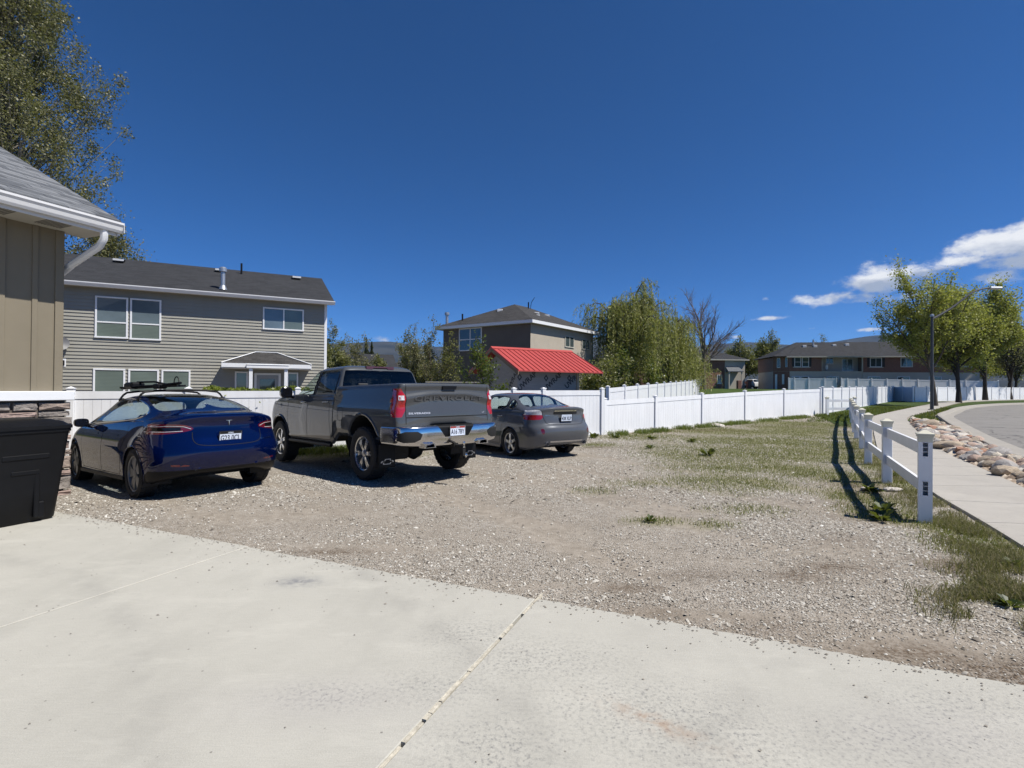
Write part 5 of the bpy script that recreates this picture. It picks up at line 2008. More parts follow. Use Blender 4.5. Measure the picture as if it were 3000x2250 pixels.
class Shell:
    """A skinned half-body (y >= 0) cut into parts along outlines drawn in side or rear view, then mirrored."""

    def __init__(self, grid):
        K, N, _ = grid.shape
        self.V = grid.reshape(-1, 3).copy()
        idx = np.arange(K * N).reshape(K, N)
        self.F = np.stack([idx[:-1, :-1], idx[:-1, 1:], idx[1:, 1:], idx[1:, :-1]], -1).reshape(-1, 4)[:, ::-1]
        self.lab = np.zeros(len(self.F), int)
        self.names = ['body']
        self.tree = BVHTree.FromPolygons([tuple(v) for v in self.V], [tuple(f) for f in self.F])

    def fn(self):
        a, b, c, d = (self.V[self.F[:, k]] for k in range(4))
        n = np.cross(c - a, d - b)
        return n / (np.linalg.norm(n, axis=1, keepdims=True) + 1e-12)

    def cut(self, name, poly, view='side', cond=None, snap=0.03, over=None, normal=None):
        poly = np.array(poly, float)
        ax = {'side': (0, 2), 'rear': (1, 2), 'top': (0, 1)}[view]
        c = self.V[self.F].mean(1)
        sel = inside(poly, c[:, ax])
        if cond is not None:
            sel &= cond(c)
        if normal is not None:
            sel &= normal(self.fn())
        if over is not None:
            sel &= np.isin(self.lab, [self.names.index(o) for o in over])
        if name not in self.names:
            self.names.append(name)
        k = self.names.index(name)
        vin = np.zeros(len(self.V), bool)
        vout = np.zeros(len(self.V), bool)
        vin[self.F[sel].ravel()] = True
        vout[self.F[~sel].ravel()] = True
        bd = np.where(vin & vout)[0]
        if len(bd):
            Q, d = nearest(poly, self.V[bd][:, ax])
            ok = d < snap
            q = self.V[bd[ok]]
            q[:, ax] = Q[ok]
            ez = 3 - ax[0] - ax[1]
            d = Vector((0, 0, 0))
            d[ez] = {'side': -1, 'rear': 1, 'top': -1}[view]
            for i in range(len(q)):
                o = Vector(q[i])
                o[ez] -= d[ez] * .12
                h = self.tree.ray_cast(o, d, .3)
                if h[0] is not None:
                    q[i] = h[0]
            self.V[bd[ok]] = q
        self.lab[sel] = k
        return self

    def both(self, faces):
        used, inv = np.unique(faces, return_inverse=True)
        F = inv.reshape(faces.shape)
        V = self.V[used]
        Vm = V * np.array([1, -1, 1])
        n = len(V)
        V2 = np.concatenate([V, Vm])
        F2 = np.concatenate([F, F[:, ::-1] + n])
        # weld the centre line
        onc = np.where(np.abs(V[:, 1]) < 1e-4)[0]
        mp = np.arange(2 * n)
        mp[onc + n] = onc
        return V2, mp[F2]

    def one(self, faces, side):
        used, inv = np.unique(faces, return_inverse=True)
        F = inv.reshape(faces.shape)
        V = self.V[used].copy()
        if side < 0:
            V = V * np.array([1, -1, 1])
            F = F[:, ::-1]
        return V, F

    def part(self, name):
        return self.F[self.lab == self.names.index(name)]

    def emit(self, name, out, mat, parent, split=False, offset=0.0):
        f = self.part(name)
        if not len(f):
            return []
        res = []
        for s in ((1, -1) if split else (0,)):
            V, F = self.one(f, s) if split else self.both(f)
            me = np_mesh(out, V, F, True)
            o = link_mesh(out, me, mat, parent)
            res.append(o)
        return res

    def border(self, name, mb, r=0.008, n=5, cond=None, out=0.0):
        """tube along the outline of a part, both sides"""
        f = self.part(name)
        e = np.sort(np.concatenate([f[:, [0, 1]], f[:, [1, 2]], f[:, [2, 3]], f[:, [3, 0]]]), 1)
        u, cnt = np.unique(e, axis=0, return_counts=True)
        u = u[cnt == 1]
        adj = {}
        for a, b in u:
            if abs(self.V[a][1]) < 1e-4 and abs(self.V[b][1]) < 1e-4:
                continue
            adj.setdefault(a, []).append(b)
            adj.setdefault(b, []).append(a)
        seen = set()
        starts = [a for a in adj if len(adj[a]) == 1] + list(adj)
        for s0 in starts:
            if s0 in seen:
                continue
            path = [s0]
            seen.add(s0)
            cur = s0
            while True:
                nx = [q for q in adj[cur] if q not in seen]
                if not nx:
                    break
                cur = nx[0]
                seen.add(cur)
                path.append(cur)
            if len(path) > 3 and path[0] in adj[cur]:
                path.append(path[0])
            if len(path) < 3:
                continue
            P = self.V[path]
            runs = [P]
            if cond is not None:
                k = cond(P)
                runs, cu = [], []
                for p, ok in zip(P, k):
                    if ok:
                        cu.append(p)
                    else:
                        if len(cu) > 2:
                            runs.append(np.array(cu))
                        cu = []
                if len(cu) > 2:
                    runs.append(np.array(cu))
            for P in runs:
                P = resample(P, max(4, int(len(P) * .7)))
                if len(P) > 6:
                    P[1:-1] = (P[:-2] + 2 * P[1:-1] + P[2:]) / 4
                for s in (1, -1):
                    t = mb
                    if isinstance(mb, list):
                        t = MB()
                        mb.append(t)
                    t.tube([(p[0], s * (p[1] + out), p[2]) for p in P], r, n)

    def bvh(self):
        V, F = self.both(self.F[self.lab >= 0])
        return BVHTree.FromPolygons([tuple(v) for v in V], [tuple(f) for f in F])


def project_line(bvh, pts, view, side=1, step=0.03):
    """drop a 2D line on the body from the side / rear / top; returns 3D points and normals"""
    P = np.array(pts, float)
    L = np.linalg.norm(np.diff(P, axis=0), axis=1).sum()
    P = resample(P, max(2, int(L / step) + 1))
    out = []
    for a, b in P:
        if view == 'side':
            o, d = Vector((a, side * 3, b)), Vector((0, -side, 0))
        elif view == 'rear':
            o, d = Vector((-3, a, b)), Vector((1, 0, 0))
        else:
            o, d = Vector((a, b, 4)), Vector((0, 0, -1))
        h = bvh.ray_cast(o, d)
        if h[0] is not None:
            n = h[1]
            if n.dot(d) > 0:
                n = -n
            out.append((h[0], n))
    return out


def groove(mb, bvh, pts, view, side=1, w=0.007, lift=0.0015, step=0.03):
    """dark shut line laid along the body"""
    L = project_line(bvh, pts, view, side, step)
    if len(L) < 2:
        return
    v, f = [], []
    for k, (p, n) in enumerate(L):
        t = (L[min(k + 1, len(L) - 1)][0] - L[max(k - 1, 0)][0])
        b = t.cross(n)
        if b.length < 1e-9:
            continue
        b.normalize()
        c = p + n * lift
        v += [c - b * w / 2, c + b * w / 2]
    for k in range(len(v) // 2 - 1):
        f.append((2 * k, 2 * k + 1, 2 * k + 3, 2 * k + 2))
    mb.add(v, f)


def lay_text(me_src, bvh, name, mat, parent, ox, oz, view='rear', lift=0.002, side=1):
    """stand text (x right, y up) on the rear face; viewed from behind, x right = -y"""
    V = np.zeros(len(me_src.vertices) * 3)
    me_src.vertices.foreach_get('co', V)
    V = V.reshape(-1, 3)
    W = np.zeros_like(V)
    cache = {}
    for i, (a, b, c) in enumerate(V):
        y, z = ox - a, oz + b
        key = (round(y, 3), round(z, 3))
        if key not in cache:
            h = bvh.ray_cast(Vector((-3, y, z)), Vector((1, 0, 0)))
            cache[key] = h[0].x if h[0] is not None else 0.0
        W[i] = (cache[key] - lift - max(c, 0) * 2, y, z)
    me_src.vertices.foreach_set('co', W.ravel())
    me_src.update()
    return link_mesh(name, me_src, mat, parent)


def make_wheel(style, R, rim, width):
    """wheel about local y axis, outer face towards +y; returns root object parts as list of (name, mesh, mat)"""
    tb = MB()
    h = width / 2
    tb.lathe([(rim, h * .80), (rim + .012, h * .95), ((R + rim) / 2, h * 1.04), (R - .03, h * .98), (R - .008, h * .82), (R, h * .5), (R, -h * .5), (R - .008, -h * .82),
              (R - .03, -h), (rim, -h * .8)], 44)
    # tread blocks
    for j in range(30):
        a = 2 * math.pi * j / 30
        ca, sa = math.cos(a), math.sin(a)
        for s in (-1, 1):
            y0, y1 = s * h * .35, s * h * .86
            w = .030
            pts = []
            for (rr, yy) in ((R + .006, y0), (R + .006, y1)):
                for q in (-w, w):
                    pts.append((rr * ca - q * sa, yy, rr * sa + q * ca))
            for (rr, yy) in ((R - .012, y0), (R - .02, y1)):
                for q in (-w, w):
                    pts.append((rr * ca - q * sa, yy, rr * sa + q * ca))
            tb.add(pts, [(0, 1, 3, 2), (0, 4, 5, 1), (2, 3, 7, 6), (0, 2, 6, 4), (1, 5, 7, 3)])
    rb = MB()
    rb.lathe([(rim + .004, h * .80), (rim - .004, h * .84), (rim - .018, h * .78), (rim - .026, h * .5), (rim - .03, -h * .7)], 44)
    db = MB()
    db.lathe([(rim - .028, h * .18), (.001, h * .18)], 32)
    sb = MB()
    face = h * .72

    def spoke(a0, pts_r, depth=.03):
        """pts_r: list of (radius, half width) symmetrical about angle a0"""
        ca, sa = math.cos(a0), math.sin(a0)
        v, f = [], []
        for (r, w, y) in pts_r:
            for q in (-w, w):
                v.append((r * ca - q * sa, y, r * sa + q * ca))
        n = len(pts_r)
        for (r, w, y) in pts_r:
            for q in (-w * 1.05, w * 1.05):
                v.append((r * ca - q * sa, y - depth, r * sa + q * ca))
        for k in range(n - 1):
            f.append((2 * k, 2 * k + 2, 2 * k + 3, 2 * k + 1))
            f.append((2 * k, 2 * n + 2 * k, 2 * n + 2 * k + 2, 2 * k + 2))
            f.append((2 * k + 1, 2 * k + 3, 2 * n + 2 * k + 3, 2 * n + 2 * k + 1))
        sb.add(v, f)
    fixed = {}
    if style == 'aero':
        for j in range(5):
            a = 2 * math.pi * j / 5 + .3
            spoke(a, [(.03, .030, face * .9), (.09, .050, face), (rim * .6, .068, face), (rim * .86, .092, face * .95), (rim - .012, .106, face * .86)])
        smat, dmat = M_aero, M_black_gloss
    elif style == 'truck':
        for j in range(6):
            a = 2 * math.pi * j / 6 + .26
            for da in (-.20, .20):
                spoke(a + da * .55, [(.055, .018, face * .86), (.10, .017, face), (rim * .55, .015, face * 1.02), (rim - .03, .017, face), (rim - .012, .022, face * .92)], .05)
        smat, dmat = M_machined, M_darkalloy
    else:
        for j in range(5):
            a = 2 * math.pi * j / 5 + .4
            spoke(a, [(.03, .035, face * .8), (.08, .034, face), (rim * .55, .030, face), (rim - .03, .034, face * .9), (rim - .012, .052, face * .84)], .05)
        smat, dmat = M_silver, M_darkalloy
    hb = MB()
    hb.lathe([(.062, face * .6), (.060, face * 1.0), (.045, face * 1.06), (.001, face * 1.08)], 20)
    hubmat = {'aero': M_aero, 'truck': M_silver, 'alloy': M_silver}[style]
    rimmat = {'aero': M_aero, 'truck': M_machined, 'alloy': M_silver}[style]
    return [('tyre', tb.mesh('tyre'), M_rubber), ('rim', rb.mesh('rim'), rimmat), ('brake_disc', db.mesh('brake_disc'), dmat), ('spokes', sb.mesh('spokes'), smat), ('hub_cap', hb.mesh('hub_cap'), hubmat)]


def add_wheels(root, spec, places):
    for nme, me, mat in spec:
        me.materials.append(mat)
        me.polygons.foreach_set('use_smooth', [True] * len(me.polygons))
        me.set_sharp_from_angle(angle=math.radians(35))
    for (x, y, z, rot) in places:
        w = empty('wheel', (x, y, z), 0.0, root)
        w.rotation_euler = (0, rot, 0 if y > 0 else math.pi)
        for nme, me, mat in spec:
            o = bpy.data.objects.new(nme, me)
            COL.objects.link(o)
            o.parent = w


def plate(root, x, y, z, txt, tilt=0.0, top=M_platered, top_text='UTAH'):
    """rear licence plate facing -x"""
    g = empty('licence_plate', (x, y, z), 0.0, root)
    g.rotation_euler = (0, tilt, 0)
    MB().cbox(-.004, .004, -.152, .152, -.077, .077, .003).build('plate_panel', M_plate, g)
    MB().box(-.0055, -.0042, -.146, .146, .044, .073).build('plate_band', top, g)
    fr = MB()
    for (a, b, c, d) in ((-.158, .158, -.083, -.074), (-.158, .158, .074, .083)):
        fr.box(-.008, .002, a, b, c, d)
    for (a, b) in ((-.158, -.149), (.149, .158)):
        fr.box(-.008, .002, a, b, -.083, .083)
    fr.build('plate_frame', M_chrome if top is M_platered else M_plateblack, g)
    for s, (t, sz, zz, mat) in enumerate(((txt, .092, -.018, M_ink), (top_text, .026, .058, M_plate))):
        if not t:
            continue
        me = text_mesh(t, sz, .0006, .0012)
        V = np.zeros(len(me.vertices) * 3)
        me.vertices.foreach_get('co', V)
        V = V.reshape(-1, 3)
        if not s:
            V[:, 0] *= .272 / (V[:, 0].max() - V[:, 0].min())
            V[:, 1] *= .078 / (V[:, 1].max() - V[:, 1].min())
        W = np.stack([-.0050 - (V[:, 2] + .0006) - (.001 if s else 0), -V[:, 0], V[:, 1] + zz], 1)
        me.vertices.foreach_set('co', W.ravel())
        link_mesh('plate_lettering', me, mat, g)
    return g


def mirror_part(root, x, y, z, sx, sy, sz, mat, arm=0.12, s=1):
    mb = MB()
    # rounded housing
    n = 10
    v = []
    f = []
    rows = [(-.5, .80), (-.42, 1.0), (.1, .95), (.4, .7), (.5, .35)]
    for (dx, k) in rows:
        for j in range(n * 2):
            a = 2 * math.pi * j / (2 * n)
            ca, sa = math.cos(a), math.sin(a)
            q = 2 / 3.2
            v.append((x + dx * sx, y + s * .5 * sy * k * math.copysign(abs(ca) ** q, ca), z + .5 * sz * k * math.copysign(abs(sa) ** q, sa)))
    m = 2 * n
    for k in range(len(rows) - 1):
        for j in range(m):
            f.append((k * m + j, k * m + (j + 1) % m, (k + 1) * m + (j + 1) % m, (k + 1) * m + j))
    f.append(tuple(range(m)))
    f.append(tuple(range((len(rows) - 1) * m, len(rows) * m)))
    mb.add(v, f)
    mb.tube([(x + .05, y - s * sy * .4, z - sz * .3), (x + .06, y - s * (sy * .5 + arm), z - sz * .45)], .03, 8)
    return mb.build('side_mirror', mat, root, smooth=True)


def wheel_arch(root, x, z, R, y0, y1, mat=M_underbody):
    n = 20
    for s in (1, -1):
        mb = MB()
        v, f = [], []
        for j in range(n + 1):
            a = math.pi * (-.12 + 1.24 * j / n)
            for y in (y0, y1):
                v.append((x + R * math.cos(a), s * y, z + R * math.sin(a)))
        for j in range(n):
            f.append((2 * j, 2 * j + 1, 2 * j + 3, 2 * j + 2))
        c = len(v)
        v += [(x, s * y0, z)]
        f += [(c, 2 * j, 2 * j + 2) for j in range(n)]
        mb.add(v, f)
        mb.build('wheel_arch_liner', mat, root)


def seats(root, places, w=.5, zb=.30, zt=.92, col=M_interior):
    for (x, y) in places:
        s = empty('seat', (x, y, 0), 0, root)
        b = MB()
        b.cbox(-.10, .42, -w / 2, w / 2, zb, zb + .18, .05)
        b.build('seat_cushion', col, s)
        b = MB()
        b.prism([(-.22, zb + .1), (-.05, zb + .1), (-.18, zt), (-.30, zt)], -w / 2 + .02, w / 2 - .02, 'y')
        b.build('seat_back', col, s)
        b = MB()
        b.cbox(-.32, -.20, -.13, .13, zt + .04, zt + .22, .04)
        b.tube([(-.25, -.05, zt - .02), (-.26, -.05, zt + .06)], .008, 6)
        b.tube([(-.25, .05, zt - .02), (-.26, .05, zt + .06)], .008, 6)
        b.build('head_rest', col, s)


def build_blue_sedan():
    M_blue = paint('deep_blue_metallic_paint', (0.0005, 0.0046, 0.040), 0.10, 0.35, 0.06)
    L = 4.69
    belt = (lambda z0, dz: (lambda x: z0 + dz * sstep(3.4, .9, x)))
    rings = [
        dict(xr=.24, xf=4.50, w=.80, Lr=.60, nr=2.6, Lf=.7, nf=2.6, zr=.33, zs=.20, zf=.20),
        dict(xr=.12, xf=4.60, w=.885, Lr=.64, nr=2.6, Lf=.75, nf=2.6, zr=.36, zs=.235, zf=.24),
        dict(xr=.05, xf=4.66, w=.905, Lr=.66, nr=2.6, Lf=.80, nf=2.5, zr=.47, zs=.36, zf=.36),
        dict(xr=.00, xf=4.69, w=.918, Lr=.68, nr=2.6, Lf=.85, nf=2.5, zr=.63, zs=.52, zf=.48),
        dict(xr=.035, xf=4.68, w=.925, Lr=.68, nr=2.6, Lf=.90, nf=2.4, zr=.735, zs=.66, zf=.58),
        dict(xr=.085, xf=4.65, w=.908, Lr=.68, nr=2.6, Lf=.95, nf=2.4, zr=.86, zs=.80, zf=.66),
        dict(xr=.105, xf=4.58, w=.880, Lr=.68, nr=2.6, Lf=1.0, nf=2.3, zr=1.00, zs=belt(.89, .02), zf=.73),
        dict(xr=.070, xf=4.45, w=.852, Lr=.68, nr=2.6, Lf=1.05, nf=2.3, zr=1.118, zs=belt(.95, .045), zf=.79),
        dict(xr=.150, xf=4.25, w=.832, Lr=.68, nr=2.6, Lf=1.0, nf=2.3, zr=1.145, zs=belt(.98, .055), zf=.85),
        dict(xr=.46, xf=3.90, w=.806, Lr=.70, nr=2.8, Lf=.85, nf=2.4, zr=1.182, zs=belt(1.01, .06), zf=.95),
        dict(xr=.78, xf=3.52, w=.765, Lr=.70, nr=2.9, Lf=.75, nf=2.5, zr=1.260, zs=belt(1.11, .05), zf=1.06),
        dict(xr=1.12, xf=3.12, w=.700, Lr=.65, nr=2.8, Lf=.65, nf=2.5, zr=1.345, zs=belt(1.25, .03), zf=1.22),
        dict(xr=1.46, xf=2.84, w=.620, Lr=.55, nr=2.6, Lf=.55, nf=2.5, zr=1.405, zs=1.36, zf=1.33),
        dict(xr=1.70, xf=2.68, w=.510, Lr=.45, nr=2.5, Lf=.45, nf=2.4, zr=1.432, zs=1.412, zf=1.385),
        dict(xr=2.00, xf=2.50, w=.250, Lr=.22, nr=2.2, Lf=.22, nf=2.2, zr=1.446, zs=1.440, zf=1.425),
        dict(xr=2.20, xf=2.30, w=.004, Lr=.02, nr=2.0, Lf=.02, nf=2.0, zr=1.447, zs=1.446, zf=1.442, barrel=0),
    ]
    seg = [3, 5, 6, 6, 6, 6, 6, 4, 8, 7, 7, 5, 4, 6, 4]
    a = np.linspace(0, 2 * math.pi, 60, endpoint=False)
    circ = lambda wx, R: np.stack([wx + R * np.cos(a), .335 + R * np.sin(a)], 1)
    side = lambda c: c[:, 1] > .45
    rear = lambda c: (c[:, 0] < .9)
    win = smooth_poly([(.95, 1.165), (1.08, 1.098), (1.4, 1.068), (2.1, 1.03), (3.0, .985), (3.32, .972), (3.08, 1.13), (2.70, 1.295), (2.38, 1.366), (2.02, 1.378), (1.62, 1.352), (1.25, 1.285), (1.02, 1.21)], 2)
    cuts = [
        ('hole', circ(.985, .385), 'side', side), ('hole', circ(3.86, .385), 'side', side),
        ('side_window', win, 'side', lambda c: (c[:, 1] > .5)),
        ('rear_window', smooth_poly([(.63, -.02), (.63, .40), (.70, .56), (.86, .635), (1.25, .60), (1.62, .52), (2.02, .50), (2.02, -.02)], 2), 'top', lambda c: c[:, 2] > 1.1),
        ('windshield', smooth_poly([(3.86, -.02), (3.80, .35), (3.55, .66), (2.84, .50), (2.86, .3), (2.90, -.02)], 2), 'top', lambda c: (c[:, 2] > .9)),
        ('tail_light', smooth_poly([(.415, .945), (.52, 1.010), (.78, 1.025), (.94, 1.015), (.94, .895), (.76, .885), (.56, .910)], 2), 'rear', lambda c: c[:, 0] < .62),
        ('reflector', smooth_poly([(.50, .475), (.72, .492), (.72, .462), (.50, .452)], 1), 'rear', rear),
    ]
    x0, y0 = -3.97, 7.30
    root = empty('blue_electric_sedan', (x0, y0, -.033), 0)
    root.rotation_euler = (0, .0265, 2.4946)
    root.scale = (1, 1, 1.02)
    tag(root, 'shiny dark blue sedan with black roof rack parked beside the black bin', 'car', 'cars parked nose-in on the gravel')
    sh = Shell(loft([ring(**r) for r in rings], seg))
    for nm, poly, view, cnd in cuts:
        sh.cut(nm, poly, view, cnd, snap=.04)
    sh.cut('lower_valance', [(-.1, .1), (-.1, .405), (.5, .405), (.62, .33), (.62, .1)], 'side', lambda c: c[:, 0] < .62, over=['body'])
    sh.emit('body', 'body', M_blue, root)
    sh.emit('lower_valance', 'lower_valance', M_black_plastic, root)
    sh.emit('side_window', 'side_window', M_carglass, root, split=True)
    sh.emit('rear_window', 'rear_window', M_carglass_rear, root)
    sh.emit('windshield', 'windshield', M_carglass, root)
    sh.emit('reflector', 'rear_reflector', M_darkred, root, split=True)
    tl = sh.emit('tail_light', 'tail_light', M_darkred, root, split=True)
    trims = []
    sh.border('side_window', trims, .011, 5, out=.003)
    for trim in trims:
        trim.build('window_trim', M_chrome, root, smooth=True)
    lips = []
    sh.border('hole', lips, .010, 5, lambda P: P[:, 2] > .26)
    for lip in lips:
        lip.build('wheel_arch_lip', M_blue, root, smooth=True)
    bvh = sh.bvh()
    # white light bars inside the lamps
    for s, par in zip((1, -1), tl):
        mb = MB()
        groove(mb, bvh, [(s * .47, .950), (s * .55, .985), (s * .70, .997), (s * .86, .988)], 'rear', 1, .007, .005)
        groove(mb, bvh, [(s * .56, .925), (s * .74, .918), (s * .86, .922)], 'rear', 1, .006, .005)
        mb.build('light_bar', M_clearlens, par)
        mb = MB()
        groove(mb, bvh, [(s * .58, .955), (s * .85, .953)], 'rear', 1, .045, .004)
        mb.build('light_cluster', M_black_gloss, par)
    g = MB()
    for s in (1, -1):
        groove(g, bvh, smooth_poly([(1.30, 1.00), (1.27, .86), (1.42, .70), (1.50, .42), (1.52, .30)], 2, False), 'side', s)
        groove(g, bvh, smooth_poly([(2.33, .96), (2.30, .70), (2.36, .45), (2.36, .30)], 2, False), 'side', s)
        groove(g, bvh, smooth_poly([(3.36, .93), (3.40, .70), (3.36, .45), (3.34, .30)], 2, False), 'side', s)
        groove(g, bvh, [(1.50, .29), (3.34, .29)], 'side', s)
        groove(g, bvh, smooth_poly([(s * .46, .905), (s * .47, .79), (s * .40, .72), (0, .71)], 3, False), 'rear', 1, .009)
        groove(g, bvh, smooth_poly([(s * .75, 1.02), (s * .73, 1.09), (s * .62, 1.12)], 1, False), 'rear', 1)
        groove(g, bvh, [(.62, s * .30), (.62, s * .58), (.8, s * .66)], 'top', 1)
    g.build('panel_gaps', M_gap, root)
    for s in (1, -1):
        for (xa, xb) in ((1.62, 1.86), (2.55, 2.79)):
            hd = MB()
            groove(hd, bvh, [(xa, .845), (xb, .84)], 'side', s, .030, .004)
            hd.build('door_handle', M_blue, root)
        rp = MB()
        rp.prism([(1.38, .22), (3.46, .20), (3.46, .25), (1.38, .27)], s * .80, s * .905, 'y')
        rp.build('sill_trim', M_black_plastic, root)
    mb = MB()
    mb.box(.95, 4.4, -.72, .72, .20, .24)
    mb.build('underbody', M_underbody, root)
    wheel_arch(root, .985, .335, .385, .55, .885)
    wheel_arch(root, 3.86, .335, .385, .55, .885)
    add_wheels(root, make_wheel('aero', .335, .245, .235), [(.985, .79, .335, .2), (.985, -.79, .335, .5), (3.86, .79, .335, .9), (3.86, -.79, .335, .1)])
    seats(root, [(2.35, .38), (2.35, -.38), (1.45, .40), (1.45, -.40)], .50, .32, .90)
    b = MB()
    b.cbox(3.0, 3.45, -.68, .68, .70, .93, .04)
    b.box(.9, 1.25, -.6, .6, .70, 1.02)
    b.tube([(2.92, .38 + .17 * math.cos(t), .86 + .17 * math.sin(t)) for t in np.linspace(0, 6.283, 20)], .015, 6)
    b.build('dashboard', M_interior, root)
    mirror_part(root, 3.13, .985, 1.00, .16, .19, .135, M_black_gloss, .05, 1)
    mirror_part(root, 3.13, -.985, 1.00, .16, .19, .135, M_black_gloss, .05, -1)
    plate(root, .052, 0, .82, 'G23 0CL', -.16, M_plateblack)
    # emblem: a rounded T
    e = MB()
    e.prism([(.045, 1.052), (.030, 1.060), (0, 1.063), (-.030, 1.060), (-.045, 1.052), (-.028, 1.046), (-.012, 1.048), (-.008, 1.037), (0, .975), (.008, 1.037), (.012, 1.048), (.028, 1.046)], .088, .100, 'x')
    e.build('emblem', M_chrome, root)
    lay_text(text_mesh('DUAL MOTOR', .030, .001, .0006, 1.15), bvh, 'model_badge', M_chrome, root, -.56, .765)
    lip2 = MB()
    groove(lip2, bvh, [(-.70, 1.118), (-.4, 1.128), (0, 1.13), (.4, 1.128), (.70, 1.118)], 'rear', 1, .012, .004)
    lip2.build('trunk_lip', M_blue, root)
    # roof rack and cycle carrier (their own thing, clamped on the roof)
    rack = empty('roof_rack', (0, 0, 0), 0)
    rack.matrix_world = root.matrix_basis.copy()
    tag(rack, 'black roof rack with folded bicycle carrier clamped on the blue sedan', 'roof rack')
    for x in (1.72, 2.52):
        mb = MB()
        P = [(x, -.60, 1.345), (x, -.61, 1.41), (x, -.55, 1.49), (x, -.35, 1.515), (x, 0, 1.525), (x, .35, 1.515), (x, .55, 1.49), (x, .61, 1.41), (x, .60, 1.345)]
        mb.tube(resample(P, 24) - np.array([0, 0, .02]), .016, 8)
        for s in (1, -1):
            mb.cbox(x - .05, x + .05, s * .60 - .03, s * .60 + .03, 1.32, 1.385, .012)
        mb.build('cross_bar', M_black_plastic, rack, smooth=True)
    mb = MB()
    mb.tube([(1.20, .22, 1.600), (1.8, .34, 1.565), (2.4, .44, 1.555), (2.85, .50, 1.55)], [.020, .026, .028, .022], 8)
    mb.prism([(1.22, .14), (1.9, .28), (2.8, .43), (2.8, .55), (1.9, .42), (1.22, .27)], 1.545, 1.572, 'z')
    mb.build('carrier_tray', M_black_plastic, rack, smooth=True)
    mb = MB()
    mb.cbox(2.30, 2.66, .34, .54, 1.535, 1.64, .03)
    mb.cbox(1.62, 1.82, .25, .40, 1.52, 1.60, .02)
    mb.build('carrier_clamp', M_black_plastic, rack)
    mb = MB()
    mb.tube([(1.36 + .10 * math.cos(t), .22, 1.59 + .11 * math.sin(t)) for t in np.linspace(-.3, 3.4, 16)], .008, 6)
    mb.tube([(1.45, .26, 1.57), (1.9, .34, 1.635), (2.4, .42, 1.64)], .016, 6)
    mb.build('wheel_strap', M_black_plastic, rack)
    return root


